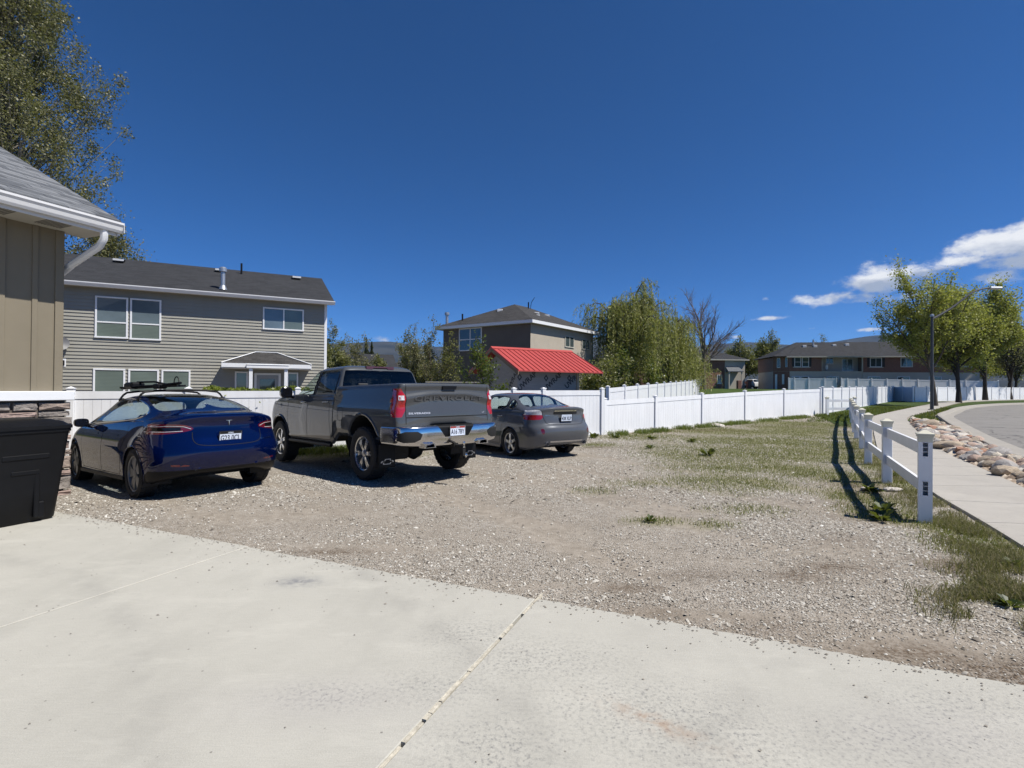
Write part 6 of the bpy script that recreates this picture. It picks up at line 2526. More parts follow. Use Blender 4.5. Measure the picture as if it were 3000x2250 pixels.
build_blue_sedan()
def pickup(name, loc, yaw, pitch, mpaint, full=True):
    root = empty(name, loc, 0)
    root.rotation_euler = (0, pitch, yaw)
    q = 1.0 if full else .5
    low = lambda a, b: (lambda x: a + (b - a) * sstep(2.15, 2.45, x) + (a - b) * .55 * sstep(4.4, 4.9, x))
    top = lambda a, b, c: (lambda x: a + (b - a) * sstep(2.28, 2.36, x) + (c - b) * sstep(4.2, 5.0, x))
    kw = dict(NR=int(44 * q), NS=int(190 * q), NF=int(26 * q))
    B = dict(nr=9.0, nf=3.2)
    rings = [
        ring(.17, 5.70, .93, .16, B['nr'], .55, B['nf'], .925, low(.70, .52), .60, .02, **kw),
        ring(.14, 5.76, .985, .16, B['nr'], .60, B['nf'], .945, low(.76, .58), .66, .02, **kw),
        ring(.125, 5.84, 1.005, .16, B['nr'], .60, B['nf'], 1.05, low(.92, .80), .82, .02, **kw),
        ring(.135, 5.86, 1.012, .16, B['nr'], .62, B['nf'], 1.20, low(1.08, 1.00), 1.0, .02, **kw),
        ring(.140, 5.84, .996, .16, B['nr'], .64, B['nf'], 1.345, 1.22, 1.14, .02, **kw),
        ring(.112, 5.80, .977, .15, B['nr'], .66, B['nf'], 1.425, 1.33, 1.24, .02, **kw),
        ring(.150, 5.76, .957, .14, B['nr'], .68, B['nf'], 1.475, top(1.44, 1.38, 1.33), 1.29, .02, **kw),
        ring(.128, 5.70, .938, .13, B['nr'], .70, B['nf'], 1.560, top(1.545, 1.43, 1.37), 1.33, .02, **kw),
        ring(.150, 5.62, .918, .12, B['nr'], .70, B['nf'], 1.592, top(1.585, 1.455, 1.40), 1.36, .02, **kw),
        ring(.200, 5.50, .880, .12, B['nr'], .70, B['nf'], 1.588, top(1.580, 1.46, 1.415), 1.39, .02, **kw),
        ring(.24, 5.40, .845, .12, B['nr'], .70, B['nf'], 1.545, top(1.540, 1.46, 1.42), 1.40, .02, **kw),
        ring(.9, 4.9, .004, .05, 2.0, .05, 2.0, 1.55, top(1.55, 1.47, 1.45), 1.44, 0, **kw),
    ]
    sh = Shell(loft(rings, [3, 4, 5, 5, 4, 3, 4, 3, 3, 3, 5] if full else 2))
    a = np.linspace(0, 2 * math.pi, 60, endpoint=False)
    side = lambda c: c[:, 1] > .6
    for (wx, wz, R) in ((1.22, .555, .545), (4.98, .50, .52)):
        sh.cut('hole', np.stack([wx + R * np.cos(a), wz + R * np.sin(a)], 1), 'side', side, snap=.06)
    sh.cut('tail_light', smooth_poly([(.835, 1.505), (1.1, 1.505), (1.1, 1.345), (.99, 1.325), (.96, 1.28), (.99, 1.24), (1.1, 1.215), (1.1, 1.06), (.835, 1.062)], 1), 'rear', lambda c: c[:, 0] < .33, over=['body'], snap=.03)
    sh.cut('tonneau', [(.23, -.1), (.23, .87), (2.30, .87), (2.30, -.1)], 'top', lambda c: (c[:, 2] > 1.5), over=['body'])
    sh.emit('body', 'body', mpaint, root)
    sh.emit('tonneau', 'tonneau_cover', M_black_plastic, root)
    tl = sh.emit('tail_light', 'tail_light', M_redlens, root, split=True)
    bvh = sh.bvh()
    for s, par in zip((1, -1), tl):
        mb = MB()
        groove(mb, bvh, [(s * .945, 1.36), (s * .865, 1.36)], 'rear', 1, .075, .004)
        mb.build('reverse_lamp', M_clearlens, par)
    lips = []
    sh.border('hole', lips, .026, 6, lambda P: P[:, 2] > .62, out=-.004)
    for lip in lips:
        lip.build('wheel_arch_flare', mpaint, root, smooth=True)
    # cab
    kc = dict(NR=int(40 * q), NS=int(110 * q), NF=int(30 * q))
    cr = [
        ring(2.30, 4.62, .925, .12, 8, .50, 3.2, 1.42, 1.40, 1.38, .02, **kc),
        ring(2.30, 4.44, .912, .12, 8, .48, 3.2, 1.50, 1.485, 1.45, .02, **kc),
        ring(2.335, 4.05, .835, .12, 8, .44, 3.2, 1.74, 1.72, 1.70, .015, **kc),
        ring(2.365, 3.80, .775, .13, 7, .40, 3.2, 1.885, 1.87, 1.86, .012, **kc),
        ring(2.400, 3.66, .725, .14, 6, .38, 3.2, 1.950, 1.94, 1.93, .010, **kc),
        ring(2.470, 3.52, .640, .16, 5, .34, 3.0, 1.985, 1.98, 1.965, .008, **kc),
        ring(2.650, 3.30, .400, .20, 4, .26, 2.6, 2.000, 2.00, 1.99, .005, **kc),
        ring(2.95, 3.05, .004, .02, 2, .02, 2, 2.004, 2.004, 2.004, 0, **kc),
    ]
    cs = Shell(loft(cr, [4, 9, 7, 5, 4, 5, 4] if full else 3))
    w1 = smooth_poly([(3.36, 1.455), (3.40, 1.45), (4.30, 1.44), (4.36, 1.47), (3.95, 1.79), (3.76, 1.882), (3.70, 1.888), (3.40, 1.895), (3.36, 1.89)], 1)
    w2 = smooth_poly([(2.46, 1.475), (2.50, 1.465), (3.24, 1.455), (3.28, 1.46), (3.28, 1.89), (3.24, 1.895), (2.62, 1.885), (2.50, 1.86), (2.46, 1.82)], 1)
    sd = lambda c: c[:, 1] > .55
    cs.cut('front_window', w1, 'side', sd, snap=.04)
    cs.cut('rear_door_window', w2, 'side', sd, snap=.04)
    cs.cut('rear_window', smooth_poly([(-.3, 1.545), (.78, 1.545), (.825, 1.57), (.735, 1.885), (.70, 1.902), (-.3, 1.902)], 2), 'rear', lambda c: c[:, 0] < 2.45, snap=.03)
    cs.cut('windshield', smooth_poly([(4.60, -.1), (4.56, .45), (4.32, .80), (3.66, .66), (3.69, .4), (3.74, -.1)], 2), 'top', lambda c: (c[:, 0] > 3.3) & (c[:, 2] > 1.43), snap=.03, over=['body'])
    cs.emit('body', 'cab', mpaint, root)
    cs.emit('front_window', 'front_door_window', M_carglass, root, split=True)
    cs.emit('rear_door_window', 'rear_door_window', M_carglass_dark, root, split=True)
    cs.emit('rear_window', 'rear_window', M_carglass_dark, root)
    cs.emit('windshield', 'windshield', M_carglass, root)
    trs = []
    cs.border('front_window', trs, .011, 5)
    cs.border('rear_door_window', trs, .011, 5)
    for tr in trs:
        tr.build('window_seal', M_black_gloss, root)
    cb = cs.bvh()
    g = MB()
    for s in (1, -1):
        groove(g, bvh, [(2.325, 1.52), (2.325, .60)], 'side', s, .022, .002)
        groove(g, bvh, smooth_poly([(2.50, 1.44), (2.48, 1.1), (2.42, .62)], 2, False), 'side', s, .009)
        groove(g, bvh, [(3.48, 1.43), (3.50, .60)], 'side', s, .009)
        groove(g, bvh, smooth_poly([(4.50, 1.40), (4.52, 1.0), (4.46, .62)], 2, False), 'side', s, .009)
        groove(g, bvh, [(2.42, .60), (4.46, .585)], 'side', s, .010)
        groove(g, cb, [(3.32, 1.47), (3.32, 1.90)], 'side', s, .07, .003)
        groove(g, bvh, [(s * .832, 1.575), (s * .832, .95)], 'rear', 1, .012, .002)
        ff = [(2.02 + .10 * math.copysign(abs(math.cos(t)) ** .5, math.cos(t)), 1.085 + .115 * math.copysign(abs(math.sin(t)) ** .5, math.sin(t))) for t in np.linspace(0, 6.283, 40)]
        if s > 0:
            groove(g, bvh, ff, 'side', s, .008)
    groove(g, bvh, [(-.83, 1.052), (.83, 1.052)], 'rear', 1, .014, .002)
    g.build('panel_gaps', M_gap, root)
    for s in (1, -1):
        for x in (2.68, 3.72):
            mb = MB()
            mb.cbox(x - .11, x + .11, s * .985 - .022, s * .985 + .022, 1.275, 1.315, .012)
            mb.build('door_handle', mpaint, root)
    # bumper
    kb = dict(NR=int(60 * q), NS=20, NF=6)
    br = [
        ring(.06, .66, .94, .34, 4.5, .05, 4, .585, .62, .62, .0, **kb),
        ring(-.035, .66, .99, .36, 4.5, .05, 4, .605, .64, .64, .0, **kb),
        ring(-.065, .66, 1.00, .36, 4.5, .05, 4, .70, .72, .72, .0, **kb),
        ring(-.070, .66, 1.00, .36, 4.5, .05, 4, .84, .85, .85, .0, **kb),
        ring(-.055, .66, .995, .36, 4.5, .05, 4, .905, .905, .905, .0, **kb),
        ring(.00, .66, .97, .34, 4.5, .05, 4, .922, .92, .92, .0, **kb),
        ring(.18, .60, .90, .2, 4.5, .05, 4, .922, .92, .92, .0, **kb),
    ]
    bs = Shell(loft(br, [3, 5, 7, 5, 3, 3]))
    bs.cut('recess', [(-.05, .96), (.385, .96), (.36, .90), (.235, .735), (-.05, .735)], 'rear', lambda c: c[:, 0] < .4, snap=.025)
    bs.cut('step', smooth_poly([(.64, .838), (1.02, .845), (1.02, .675), (.70, .675)], 1), 'rear', lambda c: c[:, 0] < .12, snap=.025)
    bs.emit('body', 'rear_bumper', M_chrome, root)
    bs.emit('recess', 'bumper_recess', M_black_plastic, root)
    bs.emit('step', 'bumper_step', M_underbody, root, split=True)
    # running gear
    places = [(1.22, .865, .44, .3), (1.22, -.865, .44, .8), (4.98, .865, .44, .55), (4.98, -.865, .44, 0)]
    add_wheels(root, make_wheel('truck', .44, .288, .29), places)
    u = MB()
    u.box(.35, 5.4, -.55, .55, .56, .70)
    u.tube([(1.22, -.8, .44), (1.22, .8, .44)], .055, 10)
    u.tube([(4.98, -.8, .44), (4.98, .8, .44)], .05, 10)
    u.lathe([(.02, -.16), (.14, -.12), (.19, 0), (.14, .12), (.02, .16)], 16, 'y', 1.22, .44)
    u.tube([(2.3, .35, .52), (.8, .35, .56), (.3, .5, .60)], .05, 8)
    u.tube([(2.0, -.35, .54), (.8, -.45, .56), (.3, -.5, .58)], .05, 8)
    u.build('chassis', M_underbody, root)
    wheel_arch(root, 1.22, .555, .56, .45, .97)
    wheel_arch(root, 4.98, .50, .54, .45, .97)
    for s in (1, -1):
        mb = MB()
        mb.tube([(2.45, s * .97, .50), (4.45, s * .97, .50)], .035, 8)
        mb.build('side_sill', M_black_plastic, root)
        mirror_part(root, 4.18, s * 1.17, 1.50, .17, .24, .23, M_black_gloss, .08, s)
    if not full:
        return root
    seats(root, [(3.25, .42), (3.25, -.42), (2.62, .4), (2.62, -.4)], .52, .75, 1.45)
    b = MB()
    b.cbox(3.9, 4.4, -.75, .75, 1.15, 1.40, .04)
    b.tube([(3.82, .42 + .19 * math.cos(t), 1.33 + .19 * math.sin(t)) for t in np.linspace(0, 6.283, 20)], .016, 6)
    b.build('dashboard', M_interior, root)
    # third brake light across the cab roof edge
    mb = MB()
    mb.prism([(-.30, 1.985), (.30, 1.985), (.30, 1.93), (.17, 1.93), (.15, 1.955), (-.15, 1.955), (-.17, 1.93), (-.30, 1.93)], 2.375, 2.43, 'x')
    mb.build('third_brake_light', simple('smoked_red_lens', (.09, .035, .045), .2, .1), root)
    # tailgate handle and lettering
    mb = MB()
    mb.prism([(.15, 1.552), (-.15, 1.552), (-.13, 1.49), (.13, 1.49)], .118, .16, 'x')
    mb.build('tailgate_handle', M_black_plastic, root)
    emb = simple('embossed_grey_metal', (.10, .105, .11), .3, .06, 4.0, metal=.1)
    badge = simple('bright_badge', (.62, .62, .64), .25, .04, 4.0, metal=.3)

    def fit(txt, w, h, **k):
        me = text_mesh(txt, h, **k)
        V = np.zeros(len(me.vertices) * 3)
        me.vertices.foreach_get('co', V)
        V = V.reshape(-1, 3)
        V[:, 0] *= w / (V[:, 0].max() - V[:, 0].min())
        V[:, 1] *= h / (V[:, 1].max() - V[:, 1].min())
        me.vertices.foreach_set('co', V.ravel())
        return me
    lay_text(fit('CHEVROLET', 1.39, .072, depth=.004, bold=.001, spacing=1.25), bvh, 'tailgate_lettering', emb, root, -.01, 1.345)
    lay_text(fit('SILVERADO', .40, .030, depth=.002, bold=.001, spacing=1.1), bvh, 'model_badge', badge, root, .585, 1.115)
    lay_text(fit('LT', .05, .028, depth=.002), bvh, 'trim_badge', badge, root, -.735, 1.10)
    plate(root, -.088, 0.0, .822, 'A16 7BY', 0.0, M_platered)
    # exhaust tips, hitch, mud flaps
    for y in (.54, -.54):
        mb = MB()
        P = [(-.085, .035), (.085, .035), (.11, -.035), (-.11, -.035)]
        P = [(y + p, .615 + r) for p, r in (P if y > 0 else [(-a_, b_) for a_, b_ in P])]
        ce = np.mean(P, 0)
        inn = [tuple(ce + (np.array(p) - ce) * .76) for p in P]
        v = [(-.10, *p) for p in P] + [(-.10, *p) for p in inn] + [(.18, *p) for p in P] + [(.10, *p) for p in inn]
        f = [(k, (k + 1) % 4, 4 + (k + 1) % 4, 4 + k) for k in range(4)] + [(k, 8 + k, 8 + (k + 1) % 4, (k + 1) % 4) for k in range(4)] + [(4 + k, 4 + (k + 1) % 4, 12 + (k + 1) % 4, 12 + k) for k in range(4)]
        mb.add(v, f)
        mb.build('exhaust_tip', M_chrome, root)
    h = empty('tow_hitch', (0, 0, 0), 0, root)
    mb = MB()
    mb.box(-.05, .3, -.04, .04, .535, .615)
    mb.cbox(-.26, -.02, -.028, .028, .545, .60, .006)
    mb.cbox(-.26, -.215, -.03, .03, .42, .60, .006)
    mb.build('drawbar', M_underbody, h)
    mb = MB()
    mb.lathe([(.001, .66), (.018, .655), (.025, .635), (.018, .612), (.012, .60), (.012, .58), (.024, .575), (.024, .56)], 14, 'z', -.25, 0)
    mb.build('tow_ball', M_chrome, h, smooth=True)
    mb = MB()
    mb.lathe([(.001, .47), (.018, .465), (.025, .445), (.018, .422), (.001, .40)], 14, 'z', -.30, 0)
    mb.tube([(-.2, -.05, .57), (-.2, .05, .57)], .008, 6)
    mb.build('hitch_pin', M_chrome, h, smooth=True)
    bow = [(-.12, -.012), (-.07, -.012), (-.066, -.04), (.066, -.04), (.07, -.012), (.12, -.012), (.10, .018), (.055, .018), (.05, .045), (-.05, .045), (-.055, .018), (-.10, .018)]
    bow = [(p + .25 * r, r) for p, r in bow]
    for s in (1, -1):
        fl = empty('mud_flap', (0, 0, 0), 0, root)
        mb = MB()
        mb.cbox(.655, .675, s * .855 - .15, s * .855 + .15, .24, .62, .008)
        mb.build('flap', M_black_plastic, fl)
        mb = MB()
        pb = [(s * .855 - p, .335 + r) for p, r in bow]
        ce = np.array((s * .855, .335))
        ib = [tuple(ce + (np.array(p) - ce) * .80) for p in pb]
        n = len(pb)
        v = [(.650, *p) for p in pb] + [(.650, *p) for p in ib] + [(.656, *p) for p in pb] + [(.656, *p) for p in ib]
        mb.add(v, [(k, (k + 1) % n, n + (k + 1) % n, n + k) for k in range(n)] + [(k, 2 * n + k, 2 * n + (k + 1) % n, (k + 1) % n) for k in range(n)])
        mb.build('flap_emblem', M_silver, fl)
    return root


M_truckgrey = paint('grey_metallic_paint', (0.074, 0.078, 0.082), 0.12, 0.35, 0.05)
_t = pickup('grey_pickup_truck', (-.925, 8.38, .006), 2.337, .025, M_truckgrey)
tag(_t, 'tall grey pickup truck with chrome rear bumper between the blue and grey sedans', 'pickup truck', 'cars parked nose-in on the gravel')
def build_grey_sedan():
    M_grey = paint('slate_grey_metallic_paint', (0.098, 0.104, 0.115), 0.15, 0.35, 0.05)
    belt = (lambda z0, dz: (lambda x: z0 + dz * sstep(3.2, 1.0, x)))
    rings = [
        ring(.22, 4.55, .76, .50, 3.0, .7, 2.6, .30, .18, .20),
        ring(.10, 4.64, .835, .55, 3.0, .75, 2.6, .34, .22, .24),
        ring(.04, 4.68, .855, .56, 3.0, .80, 2.5, .46, .36, .36),
        ring(.00, 4.70, .865, .56, 3.0, .85, 2.5, .60, .50, .48),
        ring(.015, 4.70, .870, .56, 3.0, .88, 2.5, .70, .60, .56),
        ring(.055, 4.68, .868, .56, 3.1, .92, 2.4, .755, .68, .62),
        ring(.10, 4.66, .857, .56, 3.1, .95, 2.4, .80, .76, .68),
        ring(.12, 4.58, .832, .56, 3.1, 1.0, 2.3, .96, .86, .76),
        ring(.115, 4.46, .806, .56, 3.1, 1.05, 2.3, 1.06, belt(.93, .03), .83),
        ring(.10, 4.30, .786, .58, 3.1, 1.0, 2.3, 1.135, belt(.965, .05), .88),
        ring(.17, 4.15, .768, .60, 3.0, 1.0, 2.3, 1.152, belt(.99, .06), .92),
        ring(.42, 3.80, .748, .66, 3.0, .85, 2.4, 1.158, belt(1.02, .06), 1.00),
        ring(.80, 3.42, .715, .66, 2.9, .75, 2.5, 1.250, belt(1.13, .05), 1.12),
        ring(1.10, 3.05, .650, .60, 2.8, .65, 2.5, 1.365, belt(1.28, .02), 1.27),
        ring(1.32, 2.82, .580, .50, 2.7, .55, 2.5, 1.425, belt(1.375, .01), 1.365),
        ring(1.52, 2.66, .480, .42, 2.5, .45, 2.4, 1.452, 1.435, 1.415),
        ring(1.90, 2.40, .240, .22, 2.2, .22, 2.2, 1.468, 1.464, 1.452),
        ring(2.10, 2.20, .004, .02, 2.0, .02, 2.0, 1.470, 1.470, 1.466, barrel=0),
    ]
    x0, y0 = 1.27, 11.33
    root = empty('grey_sedan', (x0, y0, -.035), 0)
    root.rotation_euler = (0, .012, 2.151)
    tag(root, 'slate grey saloon with alloy wheels parked right of the tall pickup', 'car', 'cars parked nose-in on the gravel')
    sh = Shell(loft(rings, [3, 5, 5, 4, 3, 3, 6, 5, 4, 3, 5, 7, 7, 6, 4, 5, 3]))
    a = np.linspace(0, 2 * math.pi, 60, endpoint=False)
    side = lambda c: c[:, 1] > .45
    for wx in (1.10, 3.77):
        sh.cut('hole', np.stack([wx + .37 * np.cos(a), .32 + .37 * np.sin(a)], 1), 'side', side, snap=.04)
    sh.cut('door_window', smooth_poly([(1.42, 1.085), (2.28, 1.055), (2.28, 1.375), (1.95, 1.392), (1.52, 1.362), (1.42, 1.33)], 1), 'side', lambda c: c[:, 1] > .5, snap=.04)
    sh.cut('front_window', smooth_poly([(2.36, 1.052), (3.1, 1.02), (3.25, 1.02), (2.95, 1.22), (2.62, 1.37), (2.36, 1.392)], 1), 'side', lambda c: c[:, 1] > .5, snap=.04)
    sh.cut('quarter_window', smooth_poly([(1.05, 1.20), (1.12, 1.105), (1.33, 1.09), (1.33, 1.325), (1.16, 1.26)], 1), 'side', lambda c: c[:, 1] > .4, snap=.04)
    sh.cut('rear_window', smooth_poly([(.56, -.02), (.57, .42), (.66, .60), (.84, .625), (1.1, .56), (1.30, .485), (1.36, .30), (1.37, -.02)], 2), 'top', lambda c: c[:, 2] > 1.12, snap=.04)
    sh.cut('windshield', smooth_poly([(3.78, -.02), (3.70, .35), (3.45, .62), (2.80, .48), (2.82, .3), (2.86, -.02)], 2), 'top', lambda c: (c[:, 2] > .97), snap=.04)
    sh.cut('tail_light', smooth_poly([(.555, .885), (.60, 1.08), (.70, 1.095), (.95, .99), (.95, .885), (.80, .868)], 1), 'rear', lambda c: (c[:, 0] < .62), snap=.03, over=['body'])
    sh.cut('tail_light_white', [(.5, .982), (.5, 1.2), (1.0, 1.2), (1.0, .982)], 'rear', None, over=['tail_light'], snap=.02)
    sh.cut('reflector', smooth_poly([(.60, .69), (.68, .69), (.66, .57), (.60, .56)], 1), 'rear', lambda c: c[:, 0] < .5, snap=.03)
    sh.cut('plate_recess', [(-.02, 1.03), (.34, 1.03), (.25, .86), (-.02, .86)], 'rear', lambda c: c[:, 0] < .3, snap=.02)
    sh.emit('body', 'body', M_grey, root)
    for n_, o_, m_ in (('door_window', 'rear_door_window', M_carglass), ('front_window', 'front_door_window', M_carglass), ('quarter_window', 'quarter_window', M_carglass),
                       ('reflector', 'rear_reflector', M_darkred)):
        sh.emit(n_, o_, m_, root, split=True)
    sh.emit('windshield', 'windshield', M_carglass, root)
    sh.emit('rear_window', 'rear_window', M_carglass_rear, root)
    tl = sh.emit('tail_light', 'tail_light', M_redlens, root, split=True)
    for par, o in zip(tl, sh.emit('tail_light_white', 'indicator_lens', M_clearlens, root, split=True)):
        o.parent = par
    sh.emit('plate_recess', 'plate_recess', M_grey, root)
    trs = []
    for n_ in ('door_window', 'front_window', 'quarter_window'):
        sh.border(n_, trs, .012, 5)
    for tr in trs:
        tr.build('window_seal', M_black_gloss, root)
    lips = []
    sh.border('hole', lips, .012, 5, lambda P: P[:, 2] > .24)
    for lip in lips:
        lip.build('wheel_arch_lip', M_grey, root, smooth=True)
    bvh = sh.bvh()
    g = MB()
    for s in (1, -1):
        groove(g, bvh, smooth_poly([(1.36, 1.07), (1.33, .86), (1.45, .70), (1.52, .45), (1.53, .30)], 2, False), 'side', s)
        groove(g, bvh, [(2.32, 1.04), (2.34, .30)], 'side', s)
        groove(g, bvh, smooth_poly([(3.36, .97), (3.40, .70), (3.36, .30)], 2, False), 'side', s)
        groove(g, bvh, [(1.53, .29), (3.36, .28)], 'side', s)
        groove(g, bvh, [(.50, .70), (.98, .66)], 'side', s)
        groove(g, bvh, smooth_poly([(s * .60, 1.14), (s * .585, .98), (s * .53, .82), (s * .46, .765), (0, .765)], 2, False), 'rear', 1, .010)
        groove(g, bvh, [(2.32, 1.04), (2.32, 1.40)], 'side', s, .06, .003)
    g.build('panel_gaps', M_gap, root)
    ch = MB()
    groove(ch, bvh, [(.31, 1.068), (0, 1.072), (-.31, 1.068)], 'rear', 1, .032, .012)
    ch.build('trunk_garnish', M_chrome, root)
    dk = MB()
    groove(dk, bvh, [(.33, 1.022), (-.33, 1.022)], 'rear', 1, .05, .006)
    dk.build('plate_lamp_recess', M_gap, root)
    e = MB()
    e.lathe([(.030, 0.006), (.034, 0.0)], 20, 'y')
    ev = [(.108 + y, x * 1.15, z * .72 + 1.105) for (x, y, z) in e.v]
    e.v = ev
    e.add([(.110, .036 * math.cos(t), 1.105 + .023 * math.sin(t)) for t in np.linspace(0, 6.283, 16, endpoint=False)], [tuple(range(16))])
    e.build('emblem', M_chrome, root)
    lay_text(text_mesh('LEGACY', .030, .001, .0005, 1.1), bvh, 'model_badge', M_chrome, root, .47, .975)
    plate(root, .078, 0, .915, '438 XLP', -.10, M_plate, '')
    for y in (.52, -.52):
        ex = MB()
        ex.tube([(.075, y, .352), (.4, y, .352)], .042, 14, cap=False)
        ex.build('exhaust_tip', M_silver, root, smooth=True)
    lp = MB()
    groove(lp, bvh, [(.45, .402), (-.45, .402)], 'rear', 1, .04, .01)
    lp.build('bumper_lip', M_silver, root)
    for s in (1, -1):
        for x in (1.56, 2.52):
            hd = MB()
            hd.cbox(x - .10, x + .10, s * .832 - .02, s * .832 + .02, .90, .935, .012)
            hd.build('door_handle', M_grey, root)
        rp = MB()
        rp.prism([(1.48, .19), (3.40, .19), (3.40, .25), (1.48, .25)], s * .78, s * .868, 'y')
        rp.build('sill_trim', M_grey, root)
    mb = MB()
    mb.box(.8, 4.3, -.68, .68, .19, .23)
    mb.build('underbody', M_underbody, root)
    wheel_arch(root, 1.10, .32, .37, .5, .835)
    wheel_arch(root, 3.77, .32, .37, .5, .835)
    add_wheels(root, make_wheel('alloy', .32, .232, .215), [(1.10, .755, .32, .2), (1.10, -.755, .32, .5), (3.77, .755, .32, .9), (3.77, -.755, .32, .1)])
    seats(root, [(2.45, .36), (2.45, -.36), (1.55, .38), (1.55, -.38)], .48, .30, .92)
    b = MB()
    b.cbox(3.0, 3.4, -.64, .64, .72, .96, .04)
    b.box(.75, 1.3, -.55, .55, .8, 1.08)
    b.build('dashboard', M_interior, root)
    for s in (1, -1):
        mirror_part(root, 3.02, s * .93, 1.06, .16, .19, .14, M_grey, .05, s)


build_grey_sedan()
# ------------------------------------------------------------------ vegetation
def leaf_mat(name, cols, rough=.45, trans=.45, spec=.5):
    m, nt, b = new_mat(name)
    r = geo(nt).outputs['Random Per Island']
    c = ramp(nt, r, [(k / (len(cols) - 1), q) for k, q in enumerate(cols)])
    nt.links.new(c, b.inputs['Base Color'])
    b.inputs['Roughness'].default_value = rough
    b.inputs['Specular IOR Level'].default_value = spec
    tr = nt.nodes.new('ShaderNodeBsdfTranslucent')
    nt.links.new(mixc(nt, .5, c, (.30, .34, .04), 'MIX'), tr.inputs['Color'])
    mx = nt.nodes.new('ShaderNodeMixShader')
    mx.inputs[0].default_value = trans
    nt.links.new(b.outputs[0], mx.inputs[1])
    nt.links.new(tr.outputs[0], mx.inputs[2])
    nt.links.new(mx.outputs[0], nt.nodes['Material Output'].inputs['Surface'])
    return m


M_bark = simple('grey_brown_bark', (.085, .068, .052), .95, .35, 8.0, stretch=(3, 3, .6), bstr=.8, bscale=30.0, bdist=.02)
M_bark_dark = simple('dark_bark', (.040, .032, .026), .95, .3, 8.0, stretch=(3, 3, .6), bstr=.8, bscale=30.0, bdist=.02)
M_bark_pale = simple('pale_aspen_bark', (.20, .185, .15), .85, .4, 6.0, stretch=(2, 2, .8))
M_twig = simple('greyish_twigs', (.15, .12, .095), .9, .2, 5.0)
LF_poplar = leaf_mat('poplar_leaves', [(.085, .092, .038), (.15, .15, .065), (.25, .235, .13)], .48, .28, .3)
LF_spring = leaf_mat('spring_maple_leaves', [(.22, .245, .04), (.32, .335, .065), (.43, .42, .14)], .5, .5)
LF_olive = leaf_mat('olive_young_leaves', [(.11, .12, .035), (.17, .175, .06), (.24, .23, .10)], .5, .4)
LF_willow = leaf_mat('willow_leaves', [(.20, .22, .05), (.29, .30, .085), (.38, .375, .15)], .5, .45)
LF_green = leaf_mat('fresh_green_leaves', [(.045, .075, .012), (.075, .115, .018), (.12, .16, .03)], .42, .4)
LF_conifer = leaf_mat('conifer_needles', [(.012, .022, .010), (.025, .038, .016), (.04, .055, .025)], .6, .15)
LF_bud = leaf_mat('budding_leaves', [(.13, .13, .07), (.19, .18, .09), (.25, .23, .12)], .5, .35)


def leaves_mesh(name, C, size, rng, flat=.0, aspect=.62, droop=0.0):
    """one folded leaf-shaped quad per centre"""
    n = len(C)
    C = np.asarray(C, float)
    d = rng.normal(size=(n, 3))
    d[:, 2] = d[:, 2] * (1 - flat) - droop
    d /= np.linalg.norm(d, axis=1, keepdims=True) + 1e-9
    a = rng.normal(size=(n, 3))
    b = np.cross(d, a)
    b /= np.linalg.norm(b, axis=1, keepdims=True) + 1e-9
    s = (size * rng.uniform(.6, 1.35, n))[:, None]
    nn = np.cross(d, b)
    V = np.stack([C - d * s * .5, C + b * s * .5 * aspect + nn * s * .08, C + d * s * .5, C - b * s * .5 * aspect + nn * s * .08], 1).reshape(-1, 3)
    F = np.arange(4 * n).reshape(n, 4)
    return np_mesh(name, V, F)


class Grower:
    def __init__(self, seed):
        self.r = random.Random(seed)
        self.tubes = []
        self.tips = []

    def limb(self, p, d, L, r0, r1, nseg, wob, up):
        pts = [p.copy()]
        d = d.normalized()
        for k in range(nseg):
            d = (d + Vector((self.r.gauss(0, wob), self.r.gauss(0, wob), self.r.gauss(0, wob) + up))).normalized()
            pts.append(pts[-1] + d * (L / nseg))
        rad = [r0 + (r1 - r0) * k / nseg for k in range(nseg + 1)]
        self.tubes.append((pts, rad))
        return pts, d

    def grow(self, p, d, L, r, lev, cfg):
        c = cfg[lev]
        pts, dl = self.limb(p, d, L, r, r * c.get('taper', .45), c.get('seg', 4), c.get('wob', .12), c.get('up', .03))
        if lev == len(cfg) - 1:
            self.tips.append(pts)
            return
        n = c['n'] if isinstance(c['n'], int) else self.r.randint(*c['n'])
        for k in range(n):
            t = c.get('from', .35) + (1 - c.get('from', .35)) * ((k + self.r.random()) / n)
            q = t * (len(pts) - 1)
            i = min(int(q), len(pts) - 2)
            pos = pts[i].lerp(pts[i + 1], q - i)
            ax = (pts[i + 1] - pts[i]).normalized()
            a = self.r.uniform(0, 2 * math.pi)
            e1 = ax.orthogonal().normalized()
            e2 = ax.cross(e1)
            sp = math.radians(self.r.uniform(*c['ang']))
            nd = ax * math.cos(sp) + (e1 * math.cos(a) + e2 * math.sin(a)) * math.sin(sp)
            self.grow(pos, nd, L * c['len'] * self.r.uniform(.7, 1.15) * (1.15 - .45 * t), r * c.get('rad', .5) * (1.1 - .4 * t), lev + 1, cfg)
        if c.get('lead', True):
            self.grow(pts[-1], dl, L * c['len'] * .9, r * c.get('taper', .45), lev + 1, cfg)

    def wood(self, min_r=0.0, n=6):
        mb = MB()
        for pts, rad in self.tubes:
            if max(rad) < min_r:
                continue
            mb.tube(pts, rad, n if max(rad) > .04 else 4 if max(rad) > .015 else 3, cap=False)
        return mb


